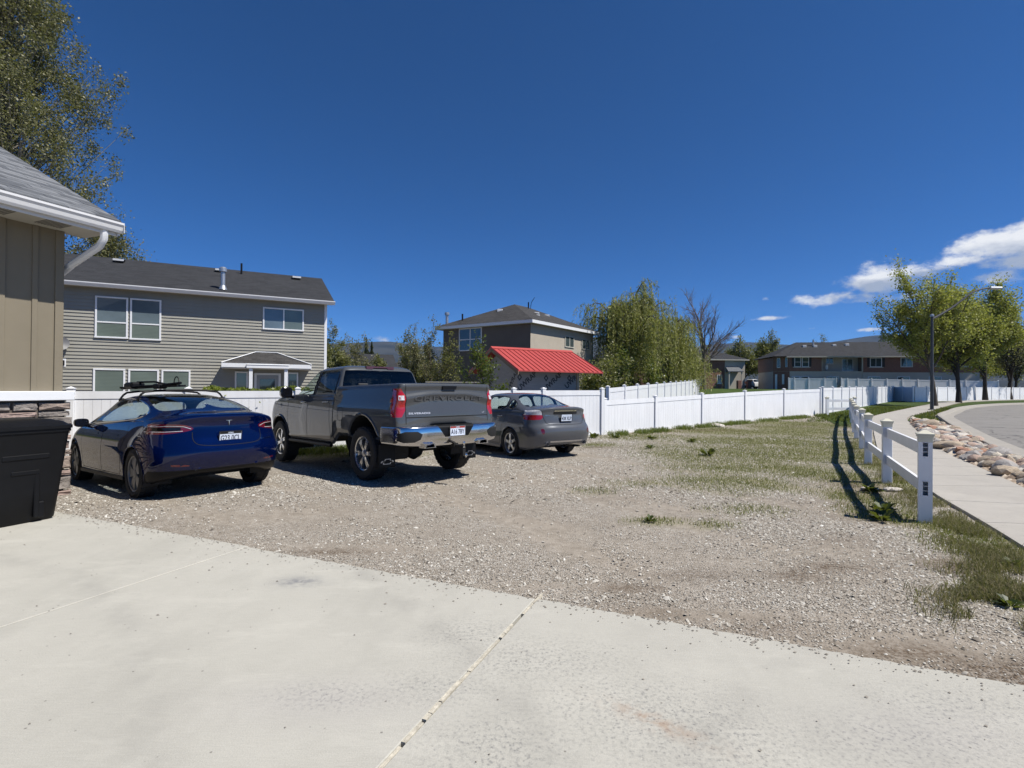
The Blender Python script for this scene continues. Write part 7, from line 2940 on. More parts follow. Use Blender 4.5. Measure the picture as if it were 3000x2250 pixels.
def tree(name, label, pos, cfg, h, r, seed, leafmat, nleaf, leafsize, spread=.3, bark=None, group=None, cat='tree', flat=0.0, min_r=0.0, trunk_h=None, lean=(0, 0), keep=None, droop=0.0):
    x, y = pos
    z = float(gz(x, y))
    root = empty(name, (x, y, z))
    tag(root, label, cat, group)
    g = Grower(seed)
    g.grow(Vector((0, 0, -.2)), Vector((lean[0], lean[1], 1)), h, r, 0, cfg)
    # trunk (first tubes) and branches
    mb = MB()
    pts, rad = g.tubes[0]
    mb.tube(pts, [rad[0] * 1.35] + rad[1:], 12, cap=False)
    mb.build('trunk', bark or M_bark, root, smooth='all')
    g.tubes = g.tubes[1:]
    g.wood(min_r).build('branches', bark or M_bark, root, smooth='all')
    if nleaf:
        rng = np.random.default_rng(seed)
        segs = np.array([[tuple(a), tuple(b)] for t in g.tips for a, b in zip(t[:-1], t[1:])])
        k = rng.integers(0, len(segs), nleaf)
        u = rng.random((nleaf, 1))
        C = segs[k, 0] * (1 - u) + segs[k, 1] * u + rng.normal(0, spread, (nleaf, 3))
        if keep is not None:
            C = C[keep(C)]
        o = link_mesh('crown', leaves_mesh('crown', C, leafsize, rng, flat, droop=droop), leafmat, root)
    return root


def build_trees():
    # tall poplar behind the near house, and a shorter one beside it
    def columnar(label, pos, env, ncl, per, seed, lsize):
        """env: (height, radius) pairs of the crown outline"""
        x, y = pos
        root = empty('poplar_tree', (x, y, float(gz(x, y))))
        tag(root, label, 'tree')
        rng = np.random.default_rng(seed)
        hz, hr = [e[0] for e in env], [e[1] for e in env]
        H = hz[-1]
        mb = MB()
        P = [(rng.normal(0, .10) * k, rng.normal(0, .10) * k, H * .97 * k / 9) for k in range(10)]
        mb.tube(P, [H * .014 * (1 - k / 9.5) + .02 for k in range(10)], 10, cap=False)
        mb.build('trunk', M_bark_pale, root, smooth='all')
        br = MB()
        L = []
        for k in range(ncl):
            z = hz[0] + (H - hz[0]) * rng.random() ** .9
            a = rng.random() * 2 * math.pi
            lobe = .80 + .26 * math.sin(3 * a + z * .55) + .14 * math.sin(7 * a - z * 1.1)
            r = float(np.interp(z, hz, hr)) * lobe * rng.random() ** .45
            c = np.array([r * math.cos(a), r * math.sin(a), z])
            b = max(z - (1.2 + 1.1 * r), 1.0)
            t0 = np.array([np.interp(b, [p[2] for p in P], [p[q] for p in P]) for q in (0, 1)] + [b])
            m = (t0 * .45 + c * .55) + np.array([0, 0, -.25])
            if k % 3 != 2:
                br.tube([t0, m, c + np.array([0, 0, .3])], [.012 * H * .16 + .02, .028, .010], 4, cap=False)
            s = rng.uniform(.22, .42)
            n = int(per * rng.uniform(.6, 1.4))
            L.append(c + rng.normal(0, 1, (n, 3)) * np.array([s, s, s * 1.25]))
        br.build('branches', M_bark_pale, root, smooth='all')
        link_mesh('crown', leaves_mesh('crown', np.concatenate(L), lsize, rng), LF_poplar, root)
    columnar('very tall poplar with shimmering olive leaves rising behind the near house', (-34.8, 35.0), [(6, 3.5), (9, 5.8), (12, 6.2), (16, 6.9), (21, 6.9), (25, 5.2), (28, 3.5), (31.5, 1.2)], 900, 135, 3, .16)
    columnar('shorter poplar top showing above the beige siding house roof', (-30.3, 38.0), [(5, 2.6), (8, 3.6), (10.5, 2.6), (12.6, .8)], 150, 130, 8, .15)
    # street trees
    mcfg = [dict(n=9, ang=(22, 48), len=.95, rad=.55, **{'from': .42}, seg=4, wob=.05, up=.02, taper=.5),
            dict(n=9, ang=(18, 46), len=.46, rad=.45, **{'from': .22}, seg=5, wob=.08, up=.05),
            dict(n=7, ang=(20, 50), len=.44, rad=.45, **{'from': .2}, seg=3, wob=.12, up=.05), dict(seg=2, wob=.2, up=.06)]
    low = lambda zc, f: (lambda C: (C[:, 2] < zc) | (RNG.random(len(C)) < f))
    g = 'street trees on the verge'
    tree('street_tree', 'tallest street tree with thin upper branches behind the lamp post', (36.4, 44.0), mcfg, 5.9, .17, 12, LF_spring, 36000, .18, .26, M_bark, g, keep=low(6.2, .5))
    tree('street_tree', 'bushy yellow-green street tree with dark forked trunk, second along the verge', (46.6, 53.4), mcfg, 5.7, .23, 21, LF_spring, 38000, .20, .42, M_bark_dark, g)
    tree('street_tree', 'bushy yellow-green street tree farthest right along the verge', (58.8, 63.6), mcfg, 6.6, .25, 33, LF_spring, 44000, .22, .46, M_bark_dark, g)
    bcfg = [dict(n=8, ang=(20, 50), len=.9, rad=.5, **{'from': .3}, seg=4, wob=.06, up=.03), dict(n=8, ang=(18, 45), len=.5, rad=.42, seg=5, wob=.08, up=.04),
            dict(n=7, ang=(18, 45), len=.5, rad=.45, seg=4, wob=.12, up=.04), dict(n=4, ang=(15, 40), len=.6, rad=.5, seg=3, wob=.15, up=.04), dict(seg=2, wob=.2, up=.05)]
    tree('street_tree', 'nearly bare tree at the right edge beyond the street trees', (69.6, 71.6), bcfg, 5.6, .30, 41, LF_bud, 5000, .22, .3, M_bark_dark)
    # bare tree between willow and townhouses
    tree('bare_tree', 'leafless grey tree right of the willow', (22.5, 60.0), bcfg, 5.8, .26, 52, None, 0, .1, .1, M_twig)
    # trees beside the townhouses
    rcfg = [dict(n=12, ang=(18, 50), len=.85, rad=.45, **{'from': .2}, seg=4, wob=.05, up=.05), dict(n=8, ang=(18, 45), len=.5, rad=.45, seg=4, wob=.08, up=.06),
            dict(n=5, ang=(18, 45), len=.45, rad=.45, seg=3, wob=.1, up=.08), dict(seg=2, wob=.15, up=.08)]
    g = 'round trees by the townhouses'
    tree('round_tree', 'rounded green tree standing left of the parked white pickup', (41.4, 92.0), rcfg, 4.4, .2, 61, LF_olive, 11000, .26, .28, M_bark_dark, g)
    tree('round_tree', 'taller rounded green tree touching the brick townhouse bay', (47.0, 94.0), rcfg, 5.0, .2, 62, LF_olive, 13000, .26, .30, M_bark_dark, g)
    tree('round_tree', 'budding treetop showing over the townhouse roof ridge', (65.5, 108.0), rcfg, 5.6, .2, 63, LF_bud, 4500, .24, .25, M_bark, g)
    tree('round_tree', 'small budding treetop above the townhouse roof near the street trees', (71.5, 108.0), rcfg, 4.4, .2, 64, LF_bud, 2500, .24, .25, M_bark, g)
    tree('round_tree', 'green tree behind the long white fence near the right edge', (79.5, 86.0), mcfg, 5.2, .22, 65, LF_spring, 22000, .24, .45, M_bark_dark, g)
    tree('round_tree', 'green tree farthest right behind the long white fence', (87.0, 88.5), mcfg, 5.6, .22, 66, LF_olive, 22000, .24, .45, M_bark_dark, g)
    # background gap between the siding house and the stucco house
    g = 'small trees between the two nearest houses'
    scfg = [dict(n=10, ang=(14, 38), len=.55, rad=.4, **{'from': .2}, seg=6, wob=.05, up=.04, taper=.25), dict(n=6, ang=(18, 45), len=.45, rad=.45, seg=3, wob=.1, up=.06), dict(n=4, ang=(18, 45), len=.5, rad=.5, seg=2, wob=.15, up=.05), dict(seg=2, wob=.2)]
    spec = [('slim leafy tree right beside the siding house corner', 968, 46, 6.3, LF_olive, 3200, .16), ('pale budding tree behind the pickup cab', 1022, 50, 6.0, LF_bud, 1800, .16),
            ('yellow-green bushy tree behind the left of the pickup cab', 1000, 42, 4.0, LF_olive, 5200, .18), ('pale bare-twigged tree in the middle of the gap', 1062, 48, 5.5, LF_bud, 2200, .16),
            ('leafy green tree over the pickup cab centre', 1186, 40, 5.3, LF_olive, 3600, .15), ('dark-stemmed thin tree left of the stucco house', 1222, 38, 5.3, LF_bud, 1700, .14),
            ('tall thin tree nearest the stucco house wall', 1268, 36, 5.6, LF_bud, 2300, .14), ('leaning thin tree in front of the stucco house corner', 1295, 30, 4.2, LF_olive, 1500, .13),
            ('dense low tree behind the pickup cab roof', 1120, 44, 3.6, LF_olive, 5200, .18), ('loose low tree between the thin trees', 1240, 42, 3.9, LF_olive, 2600, .16)]
    for k, (lab, px, Y, h, lf, n, s) in enumerate(spec):
        tree('small_tree', lab, ((px - 1500) / 1500 * Y, Y), scfg, h * .68, .07, 70 + k, lf, int(n * 1.15), s * .85, .11, M_bark_dark if 'thin' in lab else M_bark, g)
    # young tree and bush by the shed
    tree('young_tree', 'slim green young tree against the gable of the red roofed shed', (-.95, 20.6), scfg, 2.35, .04, 90, LF_green, 1300, .11, .09, M_bark_dark)
    hcfg = [dict(n=12, ang=(20, 60), len=.7, rad=.5, **{'from': .05}, seg=3, wob=.1, up=.03), dict(n=6, ang=(20, 55), len=.5, rad=.5, seg=2, wob=.15), dict(seg=2, wob=.2)]
    tree('leafy_bush', 'dark green bush in front of the wrapped shed wall', (-.62, 20.2), hcfg, 1.15, .04, 91, LF_green, 1700, .10, .09, M_bark_dark, cat='bush')
    for k, (px, Y, h, lab) in enumerate(((1790, 33, 3.0, 'green shrub under the left side of the willow'), (1845, 36, 3.2, 'green shrub under the middle of the willow'), (1735, 31, 2.4, 'low shrub right of the red roofed shed'), (1905, 39, 2.8, 'green shrub under the right side of the willow'))):
        tree('leafy_bush', lab, ((px - 1500) / 1500 * Y, Y), hcfg, h * .8, .05, 95 + k, LF_green if k % 2 else LF_olive, 2600, .16, .22, M_bark_dark, cat='bush')
    # conifers
    for k, (lab, px, Y, h) in enumerate((('dark conifer peak among the small trees', 1072, 70, 6.6), ('second dark conifer peak beside the first', 1088, 72, 6.3), ('dark conifer behind the townhouse roof', 2586, 112, 15.5))):
        x = (px - 1500) / 1500 * Y
        root = empty('conifer', (x, Y, float(gz(x, Y))))
        tag(root, lab, 'tree')
        mb = MB()
        mb.tube([(0, 0, -.2), (0, 0, h)], [.16, .02], 8)
        mb.build('trunk', M_bark_dark, root)
        rng = np.random.default_rng(k)
        n = 5200
        t = rng.random(n) ** .7
        zz = .5 + (h - .5) * (1 - t)
        rr = .20 * (h - zz) * (.45 + .55 * rng.random(n)) * (.8 + .3 * np.sin(zz * 7))
        a = rng.random(n) * 2 * np.pi
        link_mesh('crown', leaves_mesh('crown', np.stack([rr * np.cos(a), rr * np.sin(a), zz - rr * .25], 1), .22, rng, .2, .35), LF_conifer, root)


build_trees()


def willow(label, pos, h, rad, seed, nstr, group):
    """weeping willow: arching limbs with long hanging strands of narrow leaves"""
    x, y = pos
    root = empty('willow_tree', (x, y, float(gz(x, y))))
    tag(root, label, 'tree', group)
    rng = np.random.default_rng(seed)
    r = random.Random(seed)
    mb = MB()
    mb.tube([(0, 0, -.2), (.1, 0, 1.0), (.05, .1, 2.4)], [.42, .34, .28], 12, cap=False)
    mb.build('trunk', M_bark, root, smooth='all')
    br = MB()
    tops = []
    for k in range(26):
        a = 2 * math.pi * k / 26 + r.uniform(-.3, .3)
        reach = rad * r.uniform(.25, 1.0)
        top = h * r.uniform(.72, 1.0) * (1.0 - .22 * (reach / rad) ** 2)
        pts = []
        for t in np.linspace(0, 1, 9):
            rr = reach * (t ** 1.25)
            z = 2.0 + (top - 2.0) * (1 - (1 - t) ** 2.0) - .9 * max(0, t - .8) * 3
            pts.append(Vector((rr * math.cos(a) + r.uniform(-.12, .12), rr * math.sin(a) + r.uniform(-.12, .12), z)))
        br.tube(pts, [.12 * (1 - t) + .018 for t in np.linspace(0, 1, 9)], 5, cap=False)
        tops += pts[3:]
    L = []
    V, F = [], []
    tw = MB()
    for k in range(nstr):
        p = r.choice(tops)
        p = np.array(p) + rng.normal(0, .42, 3) * (1, 1, .5)
        ln = min(r.uniform(1.2, 4.6), p[2] - r.uniform(.5, 2.4))
        if ln < .6:
            continue
        dr = np.array([p[0], p[1], 0])
        dr = dr / (np.linalg.norm(dr) + 1e-6) * r.uniform(.1, .55) + np.array([r.uniform(-.2, .2), r.uniform(-.2, .2), 0])
        m = int(ln * 8.5)
        t = np.linspace(0, 1, m)
        P = p[None, :] + dr[None, :] * (np.sqrt(t) * .8)[:, None] - np.array([0, 0, 1.0])[None, :] * (ln * t ** 1.15)[:, None] + np.array([0, 0, .25])[None, :] * np.sin(t * math.pi)[:, None]
        L.append(P + rng.normal(0, .05, P.shape))
        if k % 3 == 0:
            tw.tube([tuple(q) for q in P[::max(1, m // 5)]], .006, 3, cap=False)
    br.build('branches', M_bark, root, smooth='all')
    tw.build('strands', M_twig, root)
    C = np.concatenate(L)
    link_mesh('crown', leaves_mesh('crown', C, .26, rng, 0.0, .22, droop=1.4), LF_willow, root)


willow('big weeping willow with arching top behind the receding white fence', (9.2, 40.0), 10.4, 3.9, 5, 1500, 'willows')
willow('smaller weeping willow right of the big one', (14.1, 45.5), 8.6, 2.6, 6, 950, 'willows')
willow('low drooping willow clump hanging over the fence end', (17.2, 50.5), 5.2, 2.6, 7, 520, 'willows')


def hedge():
    root = empty('hedge', (-6.2, 13.6, -.14), .50)
    tag(root, 'low bright green hedge topping the fence behind the blue sedan', 'hedge')
    rng = np.random.default_rng(2)
    n = 5200
    X = rng.uniform(-1.7, 1.2, n)
    top = 1.50 + .16 * vnoise(X, X * 0, .5, 3) + .10 * vnoise(X, X * 0 + 4, .17, 4) - .25 * np.clip((X - .3) / .9, 0, 1) ** 2
    Z = top - np.abs(rng.normal(0, .28, n))
    Y = rng.normal(0, .30, n)
    link_mesh('foliage', leaves_mesh('foliage', np.stack([X, Y, np.clip(Z, .1, 2)], 1), .085, rng), leaf_mat('hedge_leaves', [(.10, .14, .015), (.17, .21, .025), (.24, .27, .05)], .45, .45), root)
    mb = MB()
    for k in range(12):
        x = -1.5 + k * .23
        mb.tube([(x, 0, 0), (x + .05, .05, .7), (x - .03, -.05, 1.35)], [.02, .015, .006], 5)
    mb.build('stems', M_bark, root)


hedge()


# ------------------------------------------------------------------ loose ground cover
def blades(name, P, hgt, wid, lean, mat, label, rng):
    n = len(P)
    a = rng.random(n) * 2 * np.pi
    h = hgt * rng.uniform(.45, 1.3, n)
    l = rng.uniform(.1, lean, n) * h
    b = a + rng.normal(0, .5, n) + np.pi / 2
    w = wid * rng.uniform(.6, 1.3, n)
    D = np.stack([np.cos(a), np.sin(a), 0 * a], 1)
    S = np.stack([np.cos(b), np.sin(b), 0 * a], 1) * w[:, None] * .5
    up = np.array([0, 0, 1.0])
    mid = P + D * (l * .35)[:, None] + up * (h * .62)[:, None]
    tip = P + D * l[:, None] + up * (h * (1 - .25 * np.minimum(1, l / h)))[:, None]
    V = np.stack([P - S, P + S, mid + S * .7, tip, mid - S * .7], 1).reshape(-1, 3)
    k = np.arange(n)[:, None] * 5
    F = np.concatenate([k + np.array([[0, 1, 2, 4]]), k + np.array([[4, 2, 3, 3]])], 0)
    quads = k + np.array([[0, 1, 2, 4]])
    tris = k + np.array([[4, 2, 3]])
    me = bpy.data.meshes.new(name)
    me.vertices.add(len(V))
    me.vertices.foreach_set('co', V.astype(np.float32).ravel())
    lv = np.concatenate([quads.ravel(), tris.ravel()]).astype(np.int32)
    me.loops.add(len(lv))
    me.loops.foreach_set('vertex_index', lv)
    me.polygons.add(2 * n)
    me.polygons.foreach_set('loop_start', np.concatenate([np.arange(n) * 4, 4 * n + np.arange(n) * 3]).astype(np.int32))
    me.polygons.foreach_set('loop_total', np.concatenate([np.full(n, 4), np.full(n, 3)]).astype(np.int32))
    me.update(calc_edges=True)
    me.validate()
    return tag(link_mesh(name, me, mat), label, kind='stuff')


def ground_pts(X, Y, dz=0.0):
    u = (X - J0[0]) * U[0] + (Y - J0[1]) * U[1]
    hump = (vnoise(X, Y, 1.3, 21) - .5) * .030 + (vnoise(X, Y, .45, 22) - .5) * .018
    return np.stack([X, Y, gz(X, Y) + hump * sstep(0, .8, u) * ((np.abs(X) < 16) & (Y > 0) & (Y < 24)) + dz], 1)


def on_lot(X, Y):
    """gravel side: beyond the slab edge, this side of the fences, left of the footpath"""
    u = (X - J0[0]) * U[0] + (Y - J0[1]) * U[1]
    sl = np.interp(Y, [p[1] for p in SL], [p[0] for p in SL])
    n = -.54 * X + .84 * Y
    return (u > .03) & (X < sl - .04) & (n < 14.0) & (Y < 28) & (Y > np.where(X > 3.1, -99, -99)) & ((X < 3.1) | (Y < 17.2 + (X - 3.1) * .845))


def build_cover():
    rng = np.random.default_rng(77)
    # gravel chips: octahedra, denser near the driveway
    n = 520000
    Y = 2.4 + 15.0 * rng.random(n) ** 1.5
    X = rng.uniform(-1.0, 1.0, n) * (Y + 1.0)
    u = (X - J0[0]) * U[0] + (Y - J0[1]) * U[1]
    dens = 1.9 * (vnoise(X, Y, 1.5, 41) * .6 + vnoise(X, Y, .5, 42) * .4 - .33) + .25 * sstep(0, 4, X)
    dens *= 1 - .92 * np.clip(blobs(X, Y, DIRT), 0, 1)
    dens *= 1 - .55 * weed(X, Y)
    dens *= 1 - .75 * ruts(X, Y)
    dens *= 1 - .95 * np.clip(blobs(X, Y, LITTER) * 1.2 * (.3 + 1.3 * vnoise(X, Y, .35, 51)), 0, 1)
    keep = on_lot(X, Y) & (rng.random(n) < np.clip(dens, .05, 1)) & (X > -7)
    X, Y = X[keep][:125000], Y[keep][:125000]
    n = len(X)
    C = ground_pts(X, Y, .003)
    s = .0058 * np.exp(rng.normal(0, .45, n)) * (.75 + .065 * Y)
    ang = rng.random(n) * np.pi
    e = np.stack([np.cos(ang), np.sin(ang), rng.normal(0, .25, n)], 1)
    f = np.stack([-np.sin(ang), np.cos(ang), rng.normal(0, .25, n)], 1)
    a, b, c = s * rng.uniform(.9, 1.6, n), s * rng.uniform(.6, 1.0, n), s * rng.uniform(.45, .85, n)
    up = np.array([0, 0, 1.0])[None, :] + rng.normal(0, .2, (n, 3))
    j = lambda: rng.uniform(.7, 1.2, (n, 1))
    V = np.stack([C + e * a[:, None] * j(), C + f * b[:, None] * j(), C - e * a[:, None] * j(), C - f * b[:, None] * j(), C + up * c[:, None] * j(), C - up * (c * .5)[:, None]], 1).reshape(-1, 3)
    T = np.array([[0, 1, 4], [1, 2, 4], [2, 3, 4], [3, 0, 4]])
    F = (np.arange(n)[:, None, None] * 6 + T[None]).reshape(-1, 3)
    m, nt, bs = new_mat('gravel_chips')
    r = geo(nt).outputs['Random Per Island']
    nt.links.new(ramp(nt, r, [(0, (.097, .084, .069)), (.2, (.238, .211, .176)), (.5, (.378, .348, .301)), (.8, (.484, .458, .404)), (.96, (.563, .541, .490)), (1, (.651, .638, .593))]), bs.inputs['Base Color'])
    bs.inputs['Roughness'].default_value = .85
    bs.inputs['Specular IOR Level'].default_value = .25
    tag(link_mesh('gravel', np_mesh('gravel', V, F), m), 'loose tan gravel chips scattered over the yard', kind='stuff')
    # weed grass on the lot
    n = 560000
    Y = 2.6 + 23 * rng.random(n)
    X = rng.uniform(-.7, 1.0, n) * Y
    w = weed(X, Y)
    keep = on_lot(X, Y) & (rng.random(n) < w * 1.0)
    X, Y = X[keep][:110000], Y[keep][:110000]
    M_weed = leaf_mat('sparse_weed_grass', [(.07, .10, .018), (.12, .15, .035), (.19, .19, .07), (.28, .25, .12)], .7, .3, .2)
    blades('weeds', ground_pts(X, Y), .046, .0065, 1.2, M_weed, 'sparse weedy grass coming up through the gravel', rng)
    # taller rough grass along the footpath edge and fence feet
    k = 26000
    t = rng.random(k)
    path = np.array([(3.3, 3.5), (4.2, 4.35), (4.85, 5.3), (5.35, 6.3), (6.1, 7.7), (6.9, 9.2), (7.75, 11.0), (9.0, 13.2), (11.3, 16.6)])
    tt = np.clip(t ** 1.7, 0, 1) * (len(path) - 1)
    i = np.minimum(tt.astype(int), len(path) - 2)
    P = path[i] + (path[i + 1] - path[i]) * (tt - i)[:, None] + rng.normal(0, .17, (k, 2)) * np.array([1, 1.2])
    cl = vnoise(P[:, 0], P[:, 1], .28, 61)
    P = P[(cl > .42) & on_lot(P[:, 0], P[:, 1])]
    blades('rough_grass', ground_pts(P[:, 0], P[:, 1]), .080, .0045, 1.5, leaf_mat('rough_verge_grass', [(.06, .066, .026), (.11, .11, .045), (.19, .165, .085), (.28, .23, .14)], .7, .3, .2), 'rough dark grass at the footpath edge and fence posts', rng)
    # fence-foot growth
    k = 9000
    t = rng.random(k)
    P = np.stack([3.1 + 14.6 * t, 17.25 + 12.3 * t], 1) + np.stack([np.abs(rng.normal(0, .28, k)), -np.abs(rng.normal(0, .32, k))], 1)
    P = P[vnoise(P[:, 0], P[:, 1], .6, 64) > .40]
    P2 = np.stack([rng.uniform(-6.0, -3.2, 3500), np.zeros(3500)], 1)
    P2[:, 1] = 13.06 / .84 + .54 / .84 * P2[:, 0] + .75 - np.abs(rng.normal(0, .35, 3500))
    P = np.concatenate([P, P2])
    blades('fence_weeds', ground_pts(P[:, 0], P[:, 1]), .17, .016, 1.0, LF_green, 'green weeds growing along the foot of the white fences', rng)
    # lawn blades near enough to read
    k = 42000
    X = rng.uniform(13, 34, k)
    Y = rng.uniform(20, 42, k)
    sr = np.interp(Y, [p[1] for p in SR], [p[0] for p in SR])
    sl = np.interp(Y, [p[1] for p in SL], [p[0] for p in SL])
    ko = np.interp(Y, [p[1] for p in KO], [p[0] for p in KO])
    ok = ((X > sr + .1) & (X < ko - .15) & (Y > 22.5)) | ((X < sl - .1) & (X > sl - 3.2) & (Y > 24))
    X, Y = X[ok], Y[ok]
    blades('lawn_grass', np.stack([X, Y, gz(X, Y) + .02], 1), .11, .03, .8, leaf_mat('lawn_blades', [(.04, .06, .012), (.065, .095, .018), (.10, .13, .03)], .6, .35, .25), 'green lawn blades on the verge and lawn strip', rng)
    # pebbles strayed on to the slab
    n = 900
    uu = -np.where(rng.random(n) < .15, np.abs(rng.normal(0, 1.4, n)), rng.exponential(.07, n)) + .01
    vv = rng.uniform(-6.5, 3.2, n)
    C = np.stack([J0[0] + U[0] * uu + W[0] * vv, J0[1] + U[1] * uu + W[1] * vv, np.full(n, .003)], 1)
    s = .0046 * np.exp(rng.normal(0, .4, n))
    e = np.stack([s * 1.3, 0 * s, 0 * s], 1)
    f = np.stack([0 * s, s, 0 * s], 1)
    up = np.stack([0 * s, 0 * s, s * .8], 1)
    V = np.stack([C + e, C + f, C - e, C - f, C + up, C - up * .4], 1).reshape(-1, 3)
    F = (np.arange(n)[:, None, None] * 6 + T[None]).reshape(-1, 3)
    tag(link_mesh('stray_pebbles', np_mesh('stray_pebbles', V, F), simple('strayed_pebbles', (.26, .235, .20), .9, .6, 60.0, worldco=True)), 'small pebbles strayed from the gravel on to the driveway edge', kind='stuff')


build_cover()


def weed_plants():
    """broad-leaved weeds one can pick out"""
    rng = np.random.default_rng(9)
    M = leaf_mat('weed_plant_leaves', [(.022, .040, .010), (.04, .065, .014), (.07, .10, .024)], .5, .3)
    spots = [(4.62, 12.03, .26, 'dark green rosette weed alone in the gravel middle'), (4.35, 15.9, .20, 'small rosette weed near the lower fence'), (3.6, 13.3, .16, 'small rosette weed left of the dark rosette'),
             (4.45, 6.15, .20, 'leafy weed at the left foot of the nearest rail post'), (4.75, 6.55, .20, 'leafy weed behind the nearest rail post'), (5.55, 7.9, .18, 'leafy weed in the shadow of the second rail panel'),
             (3.62, 3.72, .11, 'dark bushy weed low at the right edge of the gravel'), (4.45, 4.55, .11, 'bushy weed beside the footpath edge'), (1.62, 6.0, .10, 'flat green weed patch in the near gravel'),
             (5.3, 15.0, .18, 'rosette weed by the fence in the green patch'), (3.3, 16.3, .24, 'weed cluster right of the grey saloon'), (2.6, 16.2, .26, 'weed cluster behind the grey saloon bumper'),
             (6.75, 9.15, .17, 'leafy weed at the second rail post'), (-.35, 13.0, .0, '')]
    for (x, y, r, lab) in spots:
        if not lab:
            continue
        z = float(ground_pts(np.array([x]), np.array([y]))[0, 2])
        n = 34
        root = empty('weed_plant', (x, y, z))
        tag(root, lab, 'weed', 'weeds in the gravel')
        a = rng.random(n) * 2 * np.pi
        L = r * rng.uniform(.5, 1.15, n)
        w = L * .30
        el = rng.uniform(.2, 1.0, n)
        D = np.stack([np.cos(a) * np.cos(el), np.sin(a) * np.cos(el), np.sin(el)], 1)
        S = np.stack([-np.sin(a), np.cos(a), 0 * a], 1) * w[:, None] * .5
        up = np.array([0, 0, 1.0])
        b = D * (L * .15)[:, None]
        mid = D * (L * .6)[:, None] + up * (L * .10)[:, None]
        tip = D * L[:, None] - up * (L * .10)[:, None]
        V = np.stack([b, mid + S, tip, mid - S], 1).reshape(-1, 3)
        link_mesh('foliage', np_mesh('foliage', V, np.arange(4 * n).reshape(n, 4)), M, root)


weed_plants()


